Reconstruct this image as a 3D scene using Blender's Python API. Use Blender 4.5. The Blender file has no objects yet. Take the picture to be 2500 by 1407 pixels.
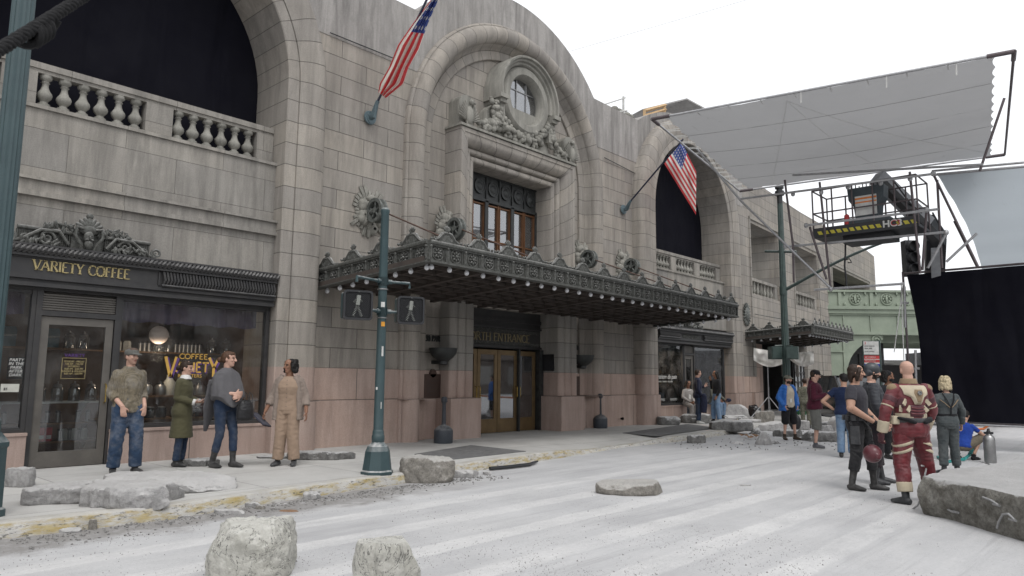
import bpy, bmesh, math, random
from math import sin, cos, pi, radians, sqrt, atan2, floor
from mathutils import Vector, Matrix, noise
random.seed(7)
SC = bpy.context.scene
COL = SC.collection
# ------------------------------------------------------------------ camera
W0, H0, F0 = 2500., 1407., 1750.
CX, CY = 1250., 703.5
CH = 1.55
_dx = Vector((2860 - CX, 941 - CY, F0)).normalized()
_n = _dx.cross(Vector((860 - CX, 941 - 17.6 - CY, F0))).normalized()
if _n.y > 0: _n = -_n
_dy = _n.cross(_dx)
R3 = Matrix((_dx, _dy, _n))            # camera (x right, y down, z forward) -> world
def ray(px, py): return R3 @ Vector((px - CX, py - CY, F0))
def G(px, py, z=0.):
    r = ray(px, py); t = (z - CH) / r.z
    return Vector((0, 0, CH)) + r * t
def PY(px, py, Y):
    r = ray(px, py); return Vector((0, 0, CH)) + r * (Y / r.y)
def PX(px, py, X):
    r = ray(px, py); return Vector((0, 0, CH)) + r * (X / r.x)
FWD = R3 @ Vector((0, 0, 1)); RGT = R3 @ Vector((1, 0, 0))
def depth(p): return (p - Vector((0, 0, CH))).dot(FWD)
cam_d = bpy.data.cameras.new("camera"); cam = bpy.data.objects.new("camera", cam_d); COL.objects.link(cam)
Mc = (R3 @ Matrix.Diagonal((1, -1, -1))).to_4x4()
Mc.translation = (0, 0, CH)
cam.matrix_world = Mc
cam_d.sensor_width = 36.; cam_d.lens = 36. * F0 / W0
cam_d.clip_start = .05; cam_d.clip_end = 1500
cam_d.dof.use_dof = True; cam_d.dof.focus_distance = 13.; cam_d.dof.aperture_fstop = 9.
SC.camera = cam
# ------------------------------------------------------------------ light (bright overcast)
wd = bpy.data.worlds.new("World"); SC.world = wd; wd.use_nodes = True
nt = wd.node_tree; nt.nodes.clear()
sky = nt.nodes.new('ShaderNodeTexSky'); sky.sky_type = 'NISHITA'; sky.sun_disc = False
SUN_EL, SUN_AZ = radians(58), radians(200)
sky.sun_elevation = SUN_EL; sky.sun_rotation = SUN_AZ; sky.air_density = 1.; sky.dust_density = 6.; sky.ozone_density = 1.
hs = nt.nodes.new('ShaderNodeHueSaturation'); hs.inputs['Saturation'].default_value = .10; hs.inputs['Value'].default_value = 1.
cl = nt.nodes.new('ShaderNodeMix'); cl.data_type = 'RGBA'; cl.inputs[0].default_value = .6
cl.inputs[7].default_value = (12., 12.2, 12.6, 1)
bg = nt.nodes.new('ShaderNodeBackground'); bg.inputs[1].default_value = .13
wo = nt.nodes.new('ShaderNodeOutputWorld')
nt.links.new(sky.outputs[0], hs.inputs['Color']); nt.links.new(hs.outputs[0], cl.inputs[6])
nt.links.new(cl.outputs[2], bg.inputs[0]); nt.links.new(bg.outputs[0], wo.inputs[0])
sd = bpy.data.lights.new("sun", 'SUN'); sd.energy = .9; sd.angle = radians(22); sd.color = (1, .97, .93)
so = bpy.data.objects.new("sun", sd); COL.objects.link(so)
_az = -radians(122)      # world direction the light comes from (street side, a little from the left)
_sv = Vector((cos(SUN_EL) * cos(_az), cos(SUN_EL) * sin(_az), sin(SUN_EL)))
sky.sun_rotation = pi / 2 - _az
so.rotation_euler = _sv.to_track_quat('Z', 'Y').to_euler()
SC.view_settings.view_transform = 'Standard'; SC.view_settings.look = 'None'
SC.view_settings.exposure = .10; SC.view_settings.gamma = 1.
SC.cycles.use_denoising = True
SC.cycles.max_bounces = 9; SC.cycles.diffuse_bounces = 6; SC.cycles.glossy_bounces = 3
SC.cycles.transmission_bounces = 4; SC.cycles.transparent_max_bounces = 12
# ------------------------------------------------------------------ node helpers
class NT:
    def __init__(s, name):
        m = bpy.data.materials.new(name); m.use_nodes = True; s.m = m; s.t = m.node_tree; s.t.nodes.clear()
        s.out = s.n('ShaderNodeOutputMaterial'); s.b = s.n('ShaderNodeBsdfPrincipled')
        s.t.links.new(s.b.outputs[0], s.out.inputs[0])
        s.b.inputs['Specular IOR Level'].default_value = .3
    def n(s, t, **k):
        x = s.t.nodes.new(t)
        for a, v in k.items(): setattr(x, a, v)
        return x
    def l(s, a, b): s.t.links.new(a, b)
    def geo(s): return s.n('ShaderNodeNewGeometry').outputs['Position']
    def tc(s, w='Object'): return s.n('ShaderNodeTexCoord').outputs[w]
    def mapn(s, v, sc=(1, 1, 1), loc=(0, 0, 0), rot=(0, 0, 0)):
        m = s.n('ShaderNodeMapping'); s.l(v, m.inputs[0])
        m.inputs['Scale'].default_value = sc; m.inputs['Location'].default_value = loc; m.inputs['Rotation'].default_value = rot
        return m.outputs[0]
    def noise(s, v, scale, detail=4, rough=.6, dist=0.):
        n = s.n('ShaderNodeTexNoise'); s.l(v, n.inputs['Vector']); n.inputs['Scale'].default_value = scale
        n.inputs['Detail'].default_value = detail; n.inputs['Roughness'].default_value = rough; n.inputs['Distortion'].default_value = dist
        return n.outputs[0]
    def ramp(s, f, a, b, ca=0., cb=1.):
        r = s.n('ShaderNodeMapRange'); s.l(f, r.inputs[0]); r.clamp = True
        r.inputs[1].default_value = a; r.inputs[2].default_value = b; r.inputs[3].default_value = ca; r.inputs[4].default_value = cb
        return r.outputs[0]
    def mix(s, f, a, b, bt='MIX'):
        m = s.n('ShaderNodeMix'); m.data_type = 'RGBA'; m.blend_type = bt
        for i, v in ((0, f), (6, a), (7, b)):
            if isinstance(v, (int, float)): m.inputs[i].default_value = v
            elif isinstance(v, (tuple, list)): m.inputs[i].default_value = (*v[:3], 1)
            else: s.l(v, m.inputs[i])
        return m.outputs[2]
    def math(s, op, a, b=0., c=None):
        m = s.n('ShaderNodeMath'); m.operation = op
        for i, v in ((0, a), (1, b), (2, c)):
            if v is None: continue
            if isinstance(v, (int, float)): m.inputs[i].default_value = v
            else: s.l(v, m.inputs[i])
        return m.outputs[0]
    def col(s, c):
        if isinstance(c, tuple): s.b.inputs['Base Color'].default_value = (*c[:3], 1)
        else: s.l(c, s.b.inputs['Base Color'])
    def rough(s, v):
        if isinstance(v, (int, float)): s.b.inputs['Roughness'].default_value = v
        else: s.l(v, s.b.inputs['Roughness'])
    def bump(s, h, st=.3, d=.01, prev=None):
        b = s.n('ShaderNodeBump'); s.l(h, b.inputs['Height']); b.inputs['Strength'].default_value = st; b.inputs['Distance'].default_value = d
        if prev: s.l(prev, b.inputs['Normal'])
        s.l(b.outputs[0], s.b.inputs['Normal']); return b.outputs[0]
    def sep(s, v):
        x = s.n('ShaderNodeSeparateXYZ'); s.l(v, x.inputs[0]); return x.outputs
def basic(name, c, rough=.6, metal=0., var=.15, scale=6., bump=.0, bscale=60., c2=None, spec=.3, dust=0.):
    s = NT(name); v = s.geo()
    f = s.noise(v, scale, 5, .65)
    c2 = c2 or tuple(x * (1 - var * 2) for x in c)
    cc = s.mix(s.ramp(f, .3, .7), c2, c)
    if dust:
        nz = s.sep(s.n('ShaderNodeNewGeometry').outputs['Normal'])[2]
        df = s.math('MULTIPLY', s.ramp(nz, .2, .9), s.ramp(s.noise(v, 9., 4), .35, .6, 0, dust))
        cc = s.mix(df, cc, (.5, .49, .48))
    s.col(cc); s.rough(rough); s.b.inputs['Metallic'].default_value = metal
    s.b.inputs['Specular IOR Level'].default_value = spec
    if bump: s.bump(s.noise(v, bscale, 3), bump, .01)
    return s.m
def stone(name, c1, c2, bw, rh, mode='wall', mortar=.008, stain=.35, jc=(.10, .092, .082), zoff=-1.75, xoff=0., grain=1.):
    s = NT(name); uv = s.n('ShaderNodeUVMap'); uv.uv_map = 'UVMap'
    v = s.mapn(uv.outputs[0], loc=(xoff, zoff, 0))
    g = s.geo()
    big = s.ramp(s.noise(g, .8, 5, .6), .3, .7)
    base = s.mix(big, c1, c2)
    if mode != 'plain':
        b = s.n('ShaderNodeTexBrick'); s.l(v, b.inputs['Vector'])
        b.offset = .5 if mode == 'wall' else 0.; b.squash = 1.
        b.inputs['Scale'].default_value = 1.; b.inputs['Brick Width'].default_value = bw; b.inputs['Row Height'].default_value = rh
        b.inputs['Mortar Size'].default_value = mortar; b.inputs['Mortar Smooth'].default_value = .3; b.inputs['Bias'].default_value = -.0
        b.inputs['Color1'].default_value = (.86, .865, .875, 1); b.inputs['Color2'].default_value = (1.10, 1.08, 1.04, 1); b.inputs['Mortar'].default_value = (.3, .3, .3, 1)
        base = s.mix(1., base, b.outputs[0], 'MULTIPLY')
    st = s.mapn(g, sc=(3.2, 3.2, .35))
    sf = s.ramp(s.noise(st, 1.3, 6, .7, .4), .40, .70, 0, stain * 1.25)
    base = s.mix(sf, base, tuple(x * .45 for x in c1))
    blot = s.ramp(s.noise(g, 2.3, 6, .7), .52, .72, 0, stain * .8)
    base = s.mix(blot, base, tuple(x * .6 for x in c2))
    lt = s.ramp(s.noise(s.mapn(g, sc=(5, 5, .6)), 1.1, 5, .7), .58, .8, 0, .25)
    base = s.mix(lt, base, tuple(min(1, x * 1.5) for x in c2))
    fine = s.ramp(s.noise(g, 55., 3, .7), .3, .7, .86, 1.12)
    x = s.n('ShaderNodeCombineColor')
    for i in range(3): s.l(fine, x.inputs[i])
    base = s.mix(grain, base, s.mix(1., base, x.outputs[0], 'MULTIPLY'))
    if mode != 'plain': base = s.mix(b.outputs[1], base, jc)
    s.col(base); s.rough(.85)
    h = s.noise(g, 70., 4, .7)
    nb = s.bump(h, .25, .004)
    if mode != 'plain':
        inv = s.math('SUBTRACT', 1., b.outputs[1]); s.bump(inv, .6, .012, nb)
    return s.m
# ------------------------------------------------------------------ mesh builder
SPLIT = {'upper_wall', 'granite_base', 'arch_base', 'central_arch_base', 'portal_granite', 'black_drape', 'wing_granite', 'valance', 'stay_cord', 'seam', 'wall_conduit', 'steel_band', 'hydraulic_hose', 'tan_harness_strap'}
class MB:
    def __init__(s): s.v = []; s.f = []; s.m = []; s.uv = {}
    def add(s, vs, fs, mi=0, uvs=None):
        o = len(s.v); s.v += [Vector(v) for v in vs]
        for k, f in enumerate(fs):
            s.f.append([o + i for i in f]); s.m.append(mi)
            if uvs: s.uv[len(s.f) - 1] = uvs[k]
        return s
    def box(s, x0, x1, y0, y1, z0, z1, mi=0, bev=0.):
        v = [(x, y, z) for z in (z0, z1) for y in (y0, y1) for x in (x0, x1)]
        return s.add(v, [(0, 2, 3, 1), (4, 5, 7, 6), (0, 1, 5, 4), (2, 6, 7, 3), (0, 4, 6, 2), (1, 3, 7, 5)], mi)
    def xbox(s, M, hx, hy, hz, mi=0):
        v = [M @ Vector((x * hx, y * hy, z * hz)) for z in (-1, 1) for y in (-1, 1) for x in (-1, 1)]
        return s.add(v, [(0, 2, 3, 1), (4, 5, 7, 6), (0, 1, 5, 4), (2, 6, 7, 3), (0, 4, 6, 2), (1, 3, 7, 5)], mi)
    def tube(s, pts, r, seg=8, mi=0, cap=True, flat=None, closed=False):
        pts = [Vector(p) for p in pts]; n = len(pts)
        rr = r if isinstance(r, (list, tuple)) else [r] * n
        rings = []; up = None
        for i, p in enumerate(pts):
            if closed: d = (pts[(i + 1) % n] - pts[i - 1])
            else: d = (pts[min(i + 1, n - 1)] - pts[max(i - 1, 0)])
            if d.length < 1e-9: d = Vector((0, 0, 1))
            d.normalize()
            if up is None:
                up = Vector((0, 0, 1)) if abs(d.z) < .9 else Vector((0, 1, 0))
                if flat: up = Vector(flat)
            a = up - d * up.dot(d)
            if a.length < 1e-6: a = d.orthogonal()
            a.normalize(); b = d.cross(a); up = a
            q = rr[i]; ra, rb = (q if isinstance(q, (tuple, list)) else (q, q))
            rings.append([p + a * (ra * sin(2 * pi * k / seg)) + b * (rb * cos(2 * pi * k / seg)) for k in range(seg)])
        vs = [v for ring in rings for v in ring]; fs = []
        m = n if closed else n - 1
        for i in range(m):
            j = (i + 1) % n
            for k in range(seg):
                fs.append((i * seg + k, i * seg + (k + 1) % seg, j * seg + (k + 1) % seg, j * seg + k))
        if cap and not closed:
            fs.append(tuple(range(seg))[::-1]); fs.append(tuple((n - 1) * seg + k for k in range(seg)))
        return s.add(vs, fs, mi)
    def lathe(s, prof, c=(0, 0, 0), seg=16, axis='z', mi=0, sx=1., sy=1., rot=0., cap=True):
        vs = []; c = Vector(c)
        for (r, h) in prof:
            for k in range(seg):
                a = 2 * pi * k / seg + rot; x, y = r * cos(a) * sx, r * sin(a) * sy
                vs.append(c + (Vector((x, y, h)) if axis == 'z' else Vector((x, h, y)) if axis == 'y' else Vector((h, x, y))))
        fs = []; n = len(prof)
        for i in range(n - 1):
            for k in range(seg):
                q = (i * seg + k, i * seg + (k + 1) % seg, (i + 1) * seg + (k + 1) % seg, (i + 1) * seg + k)
                fs.append(q if axis != 'y' else q[::-1])
        if cap:
            a, b = tuple(range(seg)), tuple((n - 1) * seg + k for k in range(seg))
            fs += [a[::-1], b] if axis != 'y' else [a, b[::-1]]
        return s.add(vs, fs, mi)
    def sph(s, c, r, seg=12, rings=8, mi=0, M=None):
        r = r if isinstance(r, (tuple, list)) else (r, r, r); c = Vector(c); vs = []
        for i in range(rings + 1):
            t = pi * i / rings
            for k in range(seg):
                a = 2 * pi * k / seg; p = Vector((r[0] * sin(t) * cos(a), r[1] * sin(t) * sin(a), -r[2] * cos(t)))
                vs.append(c + (M @ p if M else p))
        fs = [(i * seg + k, i * seg + (k + 1) % seg, (i + 1) * seg + (k + 1) % seg, (i + 1) * seg + k) for i in range(rings) for k in range(seg)]
        return s.add(vs, fs, mi)
    def prism(s, poly, y0, y1, holes=(), mi=0, M=None, back=True):
        """polygon in (x,z), extruded from y0 (front) to y1"""
        from mathutils.geometry import tessellate_polygon
        loops = [list(poly)] + [list(h) for h in holes]
        pl = [[Vector((a, 0, b)) for a, b in L] for L in loops]
        tri = tessellate_polygon(pl); flat = [p for L in loops for p in L]
        T = (lambda p: M @ Vector(p)) if M else (lambda p: Vector(p))
        def fixed(t):
            a, b, c = (flat[i] for i in t)
            ar = (b[0] - a[0]) * (c[1] - a[1]) - (b[1] - a[1]) * (c[0] - a[0])
            return t if ar > 0 else t[::-1]
        tri = [fixed(t) for t in tri]
        s.add([T((a, y0, b)) for a, b in flat], tri, mi)
        if back: s.add([T((a, y1, b)) for a, b in flat], [t[::-1] for t in tri], mi)
        for L in loops:
            n = len(L); ar = sum(L[i][0] * L[(i + 1) % n][1] - L[(i + 1) % n][0] * L[i][1] for i in range(n))
            q = [(i, (i + 1) % n, n + (i + 1) % n, n + i) for i in range(n)]
            hole = L is not loops[0]
            if (ar > 0) == (not hole): q = [t[::-1] for t in q]
            if hole != False and False: pass
            s.add([T((a, y0, b)) for a, b in L] + [T((a, y1, b)) for a, b in L], q, mi)
        return s
    def sweep(s, prof, path, mi=0, closed=False):
        """prof: (offset outwards from opening, y);  path: (x, z, nx, nz) with outward normals, UV in metres"""
        vs = []; us = []; L = 0.; n = len(path); m = len(prof)
        vv = [0.]
        for i in range(1, m): vv.append(vv[-1] + sqrt((prof[i][0] - prof[i - 1][0]) ** 2 + (prof[i][1] - prof[i - 1][1]) ** 2))
        o0 = prof[m // 2][0]
        for i, (x, z, nx, nz) in enumerate(path):
            if i: L += sqrt((x + nx * o0 - path[i - 1][0] - path[i - 1][2] * o0) ** 2 + (z + nz * o0 - path[i - 1][1] - path[i - 1][3] * o0) ** 2)
            us.append(L)
            for (o, y) in prof: vs.append((x + nx * o, y, z + nz * o))
        fs = []; uvs = []
        for i in range(n - 1):
            for k in range(m - 1):
                fs.append((i * m + k, i * m + k + 1, (i + 1) * m + k + 1, (i + 1) * m + k))
                uvs.append([(vv[k], us[i]), (vv[k + 1], us[i]), (vv[k + 1], us[i + 1]), (vv[k], us[i + 1])])
        return s.add(vs, fs, mi, uvs)
    def build(s, name, mats, parent=None, smooth=30., fix=False, local=False):
        if name in SPLIT and len(s.f) > 1:
            par = list(range(len(s.v)))
            def fd(a):
                while par[a] != a: par[a] = par[par[a]]; a = par[a]
                return a
            key = {}
            for i, v in enumerate(s.v):
                k = (round(v.x, 4), round(v.y, 4), round(v.z, 4)); j = key.setdefault(k, i); par[fd(i)] = fd(j)
            for f in s.f:
                for a in f[1:]: par[fd(a)] = fd(f[0])
            gr = {}
            for i, f in enumerate(s.f): gr.setdefault(fd(f[0]), []).append(i)
            if len(gr) > 1:
                r = None
                for ids in gr.values():
                    q = MB(); mp = {}
                    for i in ids:
                        g = []
                        for a in s.f[i]:
                            if a not in mp: mp[a] = len(q.v); q.v.append(s.v[a])
                            g.append(mp[a])
                        q.f.append(g); q.m.append(s.m[i])
                        if i in s.uv: q.uv[len(q.f) - 1] = s.uv[i]
                    o = q._build(name, mats, parent, smooth, fix, local); r = r or o
                return r
        return s._build(name, mats, parent, smooth, fix, local)
    def _build(s, name, mats, parent=None, smooth=30., fix=False, local=False):
        me = bpy.data.meshes.new(name)
        off = Vector((0, 0, 0))
        if parent is not None and not local:
            q = parent
            while q is not None: off = off + q.location; q = q.parent
        vs = [v - off for v in s.v]
        me.from_pydata(vs, [], s.f)
        mats = mats if isinstance(mats, (list, tuple)) else [mats]
        for m in mats: me.materials.append(m)
        if len(mats) > 1: me.polygons.foreach_set('material_index', s.m)
        if fix:
            bm = bmesh.new(); bm.from_mesh(me); bmesh.ops.remove_doubles(bm, verts=bm.verts, dist=1e-5)
            bmesh.ops.recalc_face_normals(bm, faces=bm.faces); bm.to_mesh(me); bm.free()
        ul = me.uv_layers.new(name='UVMap').data
        for p in me.polygons:
            if not fix and p.index in s.uv:
                for k, li in enumerate(p.loop_indices): ul[li].uv = s.uv[p.index][k]
            else:
                nn = p.normal; ax = max(range(3), key=lambda i: abs(nn[i]))
                for li in p.loop_indices:
                    c = me.vertices[me.loops[li].vertex_index].co + off
                    ul[li].uv = (c.y, c.z) if ax == 0 else (c.x, c.z) if ax == 1 else (c.x, c.y)
        if smooth:
            me.shade_smooth(); me.set_sharp_from_angle(angle=radians(smooth))
        o = bpy.data.objects.new(name, me); COL.objects.link(o)
        if parent is not None: o.parent = parent
        return o
def tag(o, label=None, cat=None, group=None, kind=None):
    if label: o['label'] = label
    if cat: o['category'] = cat
    if group: o['group'] = group
    if kind: o['kind'] = kind
    return o
def thing(name, label, cat, loc=(0, 0, 0), rz=0., group=None):
    o = bpy.data.objects.new(name, None); COL.objects.link(o); o.location = loc; o.rotation_euler = (0, 0, rz)
    o.empty_display_size = .2
    return tag(o, label, cat, group)
def dup(o, loc=None, rz=None, label=None, parent=None):
    c = o.copy(); COL.objects.link(c); c.parent = parent
    if loc is not None: c.location = loc
    if rz is not None: c.rotation_euler = (0, 0, rz)
    if label: c['label'] = label
    for ch in list(o.children):
        d = ch.copy(); COL.objects.link(d); d.parent = c
        for g in ch.children: e = g.copy(); COL.objects.link(e); e.parent = d
    return c
# ------------------------------------------------------------------ materials
S1, S2 = (.275, .253, .228), (.335, .312, .283)
M = {}
M['wall'] = stone('stone_wall', S1, S2, 1.3, .42, stain=.5)
M['ring'] = stone('stone_ring', S1, S2, 9., .44, 'ring', stain=.45)
M['jamb'] = stone('stone_jamb', (.27, .255, .235), (.31, .295, .27), 9., .42, 'ring', stain=.3)
M['panel'] = stone('stone_panel', (.25, .236, .216), (.315, .30, .276), 1.7, .62, stain=.6, mortar=.004, zoff=-2.9)
M['stucco'] = stone('smooth_stone', (.30, .285, .27), (.34, .325, .31), 1, 1, 'plain', stain=.7)
M['carved'] = stone('carved_stone', (.23, .225, .20), (.31, .30, .27), 1, 1, 'plain', stain=.6)
M['granite'] = stone('pink_granite', (.40, .295, .253), (.47, .37, .325), 2.35, 1.1, 'wall', stain=.35, zoff=0, xoff=.3)
M['granite_ring'] = stone('pink_granite_pier', (.39, .287, .245), (.46, .362, .317), 9., 1.1, 'ring', stain=.35, zoff=0)
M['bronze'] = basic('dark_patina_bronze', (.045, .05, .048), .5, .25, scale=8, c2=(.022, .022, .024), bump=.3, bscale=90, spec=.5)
M['verdigris'] = basic('green_bronze', (.125, .13, .122), .65, .1, scale=22, c2=(.05, .048, .043), bump=.4, bscale=120, dust=.5)
M['shopmetal'] = basic('shopfront_metal', (.052, .050, .049), .5, .3, scale=5, c2=(.034, .034, .036), spec=.5, bump=.15, dust=.3)
M['doormetal'] = basic('brown_door_metal', (.13, .12, .107), .5, .2, scale=4, c2=(.09, .083, .075), spec=.5, dust=.2)
M['brass'] = basic('brass', (.20, .135, .065), .42, .5, scale=4, c2=(.13, .088, .045), spec=.5)
M['brassbright'] = basic('polished_brass', (.6, .42, .12), .25, .9, scale=9)
M['woodframe'] = basic('copper_window_frame', (.16, .075, .035), .5, .3)
M['gold'] = basic('gold_lettering', (.44, .36, .18), .5, .2, scale=30)
def blackcloth():
    s = NT('black_cloth'); g = s.geo(); s.col(s.mix(s.ramp(s.noise(g, 1.5, 4), .3, .7), (.005, .005, .009), (.008, .008, .012))); s.rough(.8); s.b.inputs['Specular IOR Level'].default_value = .08
    s.bump(s.noise(s.mapn(g, sc=(1.3, 1.3, .35)), 1., 2, .5, .4), .7, .3); return s.m
M['blackcloth'] = blackcloth()
M['void'] = basic('dark_interior', (.012, .011, .011), .9)
M['inwall'] = basic('shop_inner_wall', (.10, .065, .045), .8)
def glass_mat(name, refl=.10, tint=(.9, .92, .92), dirt=.05):
    s = NT(name); t = s.n('ShaderNodeBsdfTransparent'); t.inputs[0].default_value = (*tint, 1)
    g = s.n('ShaderNodeBsdfGlossy'); g.inputs['Roughness'].default_value = .03; g.inputs[0].default_value = (.95, .97, 1, 1)
    fr = s.n('ShaderNodeFresnel'); fr.inputs[0].default_value = 1.5
    a = s.math('ADD', s.math('MULTIPLY', fr.outputs[0], 1.), refl)
    mx = s.n('ShaderNodeMixShader'); s.l(a, mx.inputs[0]); s.l(t.outputs[0], mx.inputs[1]); s.l(g.outputs[0], mx.inputs[2])
    d = s.n('ShaderNodeBsdfDiffuse'); d.inputs[0].default_value = (.5, .48, .46, 1)
    m2 = s.n('ShaderNodeMixShader'); s.l(s.ramp(s.noise(s.geo(), 3.5, 5), .4, .75, dirt * .3, dirt * 2), m2.inputs[0])
    s.l(mx.outputs[0], m2.inputs[1]); s.l(d.outputs[0], m2.inputs[2]); s.l(m2.outputs[0], s.out.inputs[0])
    return s.m
M['glass'] = glass_mat('shop_glass', .02, dirt=.03)
M['glass2'] = glass_mat('window_glass', .25, tint=(.5, .52, .55))
def road_mat():
    s = NT('dusty_road'); g = s.geo(); x, y, z = s.sep(g)
    big = s.noise(g, .55, 6, .62, .3)
    long = s.noise(s.mapn(g, sc=(.35, 1.6, 1), rot=(0, 0, .05)), 1.6, 6, .65)
    base = s.mix(s.ramp(big, .3, .7), (.355, .355, .36), (.475, .475, .48))
    base = s.mix(s.ramp(long, .42, .72, 0, .5), base, (.56, .555, .55))
    base = s.mix(s.ramp(s.noise(s.mapn(g, sc=(.12, 3., 1), rot=(0, 0, -.35)), 1.3, 7, .75), .54, .66, 0, .45), base, (.27, .27, .275))
    # painted crosswalk bars under the dust
    yy = s.math('ADD', y, s.math('MULTIPLY', s.math('SUBTRACT', s.noise(g, 1.2, 3), .5), .10))
    w = s.math('ADD', s.math('MULTIPLY', yy, 1 / .9), -.20)
    fr = s.math('ABSOLUTE', s.math('SUBTRACT', s.math('FRACT', w), .5))
    bar = s.ramp(s.math('ADD', fr, s.math('MULTIPLY', s.math('SUBTRACT', s.noise(g, 9., 5, .75), .5), .12)), .15, .19, 1, 0)
    lim = s.math('MULTIPLY', s.ramp(y, 1.9, 2.0), s.ramp(y, 7.65, 7.7, 1, 0))
    lim = s.math('MULTIPLY', lim, s.ramp(x, 8., 24., 1, .12))
    wear = s.ramp(s.noise(s.mapn(g, sc=(.5, 1, 1)), 1.5, 8, .78), .36, .62, .1, .95)
    bf = s.math('MULTIPLY', s.math('MULTIPLY', bar, lim), wear)
    base = s.mix(s.math('MULTIPLY', bf, .72), base, (.62, .615, .605))
    # dark swept gutter along the kerb
    gy = s.math('ADD', y, s.math('MULTIPLY', s.math('SUBTRACT', s.noise(g, 1.1, 5, .7), .5), 1.5))
    gut = s.math('MULTIPLY', s.ramp(gy, 7.45, 7.8), s.ramp(x, 8.6, 6.2, 0, .95))
    gut = s.math('MULTIPLY', gut, s.ramp(s.noise(g, 5., 5, .7), .3, .5, .5, 1))
    base = s.mix(gut, base, (.20, .19, .18))
    # crumbs and grit
    for sc, th, am in ((75., .30, .75), (38., .20, .8), (150., .34, .5)):
        vo = s.n('ShaderNodeTexVoronoi'); s.l(g, vo.inputs['Vector']); vo.inputs['Scale'].default_value = sc
        patch = s.ramp(s.noise(g, .9 + sc * .01, 5, .6), .47, .60)
        cr = s.math('MULTIPLY', s.ramp(vo.outputs['Distance'], th * .6, th, 1, 0), patch)
        pick = s.ramp(s.sep(vo.outputs['Color'])[0], .55, .56)
        base = s.mix(s.math('MULTIPLY', s.math('MULTIPLY', cr, pick), am), base, (.10, .10, .105))
    fine = s.ramp(s.noise(g, 26., 6, .8), .35, .7, 0, .42)
    base = s.mix(fine, base, (.30, .30, .305))
    s.col(base); s.rough(.9); s.b.inputs['Specular IOR Level'].default_value = .15
    nb = s.bump(s.noise(g, 60., 5, .7), .35, .008); s.bump(big, .3, .05, nb)
    return s.m
def pave_mat():
    s = NT('sidewalk_concrete'); g = s.geo()
    b = s.n('ShaderNodeTexBrick'); s.l(s.mapn(g, loc=(.4, .3, 0)), b.inputs['Vector']); b.offset = 0.
    b.inputs['Scale'].default_value = 1; b.inputs['Brick Width'].default_value = 1.75; b.inputs['Row Height'].default_value = 1.5
    b.inputs['Mortar Size'].default_value = .008; b.inputs['Color1'].default_value = (.93, .93, .93, 1); b.inputs['Color2'].default_value = (1.04, 1.04, 1.03, 1); b.inputs['Mortar'].default_value = (1, 1, 1, 1)
    base = s.mix(s.ramp(s.noise(g, .9, 6, .65), .3, .7), (.40, .39, .375), (.50, .495, .48))
    base = s.mix(1., base, b.outputs[0], 'MULTIPLY')
    base = s.mix(s.ramp(s.noise(g, 2.6, 6, .7), .5, .7, 0, .4), base, (.32, .31, .30))
    base = s.mix(s.ramp(s.noise(g, 40., 4, .7), .35, .7, 0, .2), base, (.27, .27, .265))
    base = s.mix(s.math('MULTIPLY', b.outputs[1], .75), base, (.16, .155, .15))
    s.col(base); s.rough(.9); s.b.inputs['Specular IOR Level'].default_value = .15
    nb = s.bump(s.noise(g, 60., 4, .7), .25, .005); s.bump(s.math('SUBTRACT', 1., b.outputs[1]), .5, .01, nb)
    return s.m
def kerb_mat():
    s = NT('yellow_painted_kerb'); g = s.geo(); z = s.sep(g)[2]
    x = s.sep(g)[0]
    base = s.mix(s.ramp(s.noise(g, 4., 5, .7), .3, .7), (.33, .32, .30), (.47, .46, .44))
    st = s.mapn(g, sc=(2.2, 2.2, 9))
    pf = s.ramp(s.noise(st, 1.6, 6, .72), .44, .60)
    pf = s.math('MULTIPLY', pf, s.ramp(z, .125, .145, 1, .15)); pf = s.math('MULTIPLY', pf, s.ramp(x, 12., 14., 1, .35)); pf = s.math('MULTIPLY', pf, s.ramp(x, 20., 23., 1, 0))
    y1 = s.mix(s.ramp(s.noise(g, 9., 4), .3, .7), (.30, .22, .06), (.38, .32, .17))
    base = s.mix(s.math('MULTIPLY', pf, .9), base, y1)
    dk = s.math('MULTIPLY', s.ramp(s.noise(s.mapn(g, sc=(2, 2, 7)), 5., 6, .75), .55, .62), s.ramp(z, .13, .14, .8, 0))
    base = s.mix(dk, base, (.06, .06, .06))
    s.col(base); s.rough(.85); s.bump(s.noise(g, 40., 5, .75), .6, .012)
    return s.m
M['road'] = road_mat(); M['pave'] = pave_mat(); M['kerb'] = kerb_mat()
# ------------------------------------------------------------------ ground
g = MB(); g.add([(-400, -400, 0), (600, -400, 0), (600, 400, 0), (-400, 400, 0)], [(0, 1, 2, 3)])
tag(g.build('road', M['road'], smooth=0), kind='structure')
kl = [(-14, 8.45), (2, 8.32), (3.5, 8.2), (5.15, 8.42), (6.85, 8.55), (8.9, 8.85), (11.2, 9.1), (12.6, 9.3), (14.2, 9.55), (16.1, 9.52), (17.6, 9.5), (20.9, 9.85), (23, 10.1), (27, 10.3), (60, 10.6)]
def kz(x):
    if x < 11.3: return .15
    if x < 13: return .15 - .10 * (x - 11.3) / 1.7
    if x < 15: return .05
    if x < 16.5: return .05 + .07 * (x - 15) / 1.5
    return .13
kp = []
for i in range(len(kl) - 1):
    a, b = kl[i], kl[i + 1]; n = max(2, int((b[0] - a[0]) / .25))
    for k in range(n): t = k / n; kp.append((a[0] + (b[0] - a[0]) * t, a[1] + (b[1] - a[1]) * t))
kp.append(kl[-1])
sw = MB(); kb = MB()
vs = []; fs = []
for i, (x, y) in enumerate(kp):
    h = kz(x); nn = (noise.noise(Vector((x * 1.7, 0, 3))) * .5 + noise.noise(Vector((x * 6, 1, 3))) * .25) * .05
    vs += [(x, y + nn, 0), (x, y + .03 + nn, h - .022), (x, y + .055, h), (x, y + .2, h + .001)]
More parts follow.
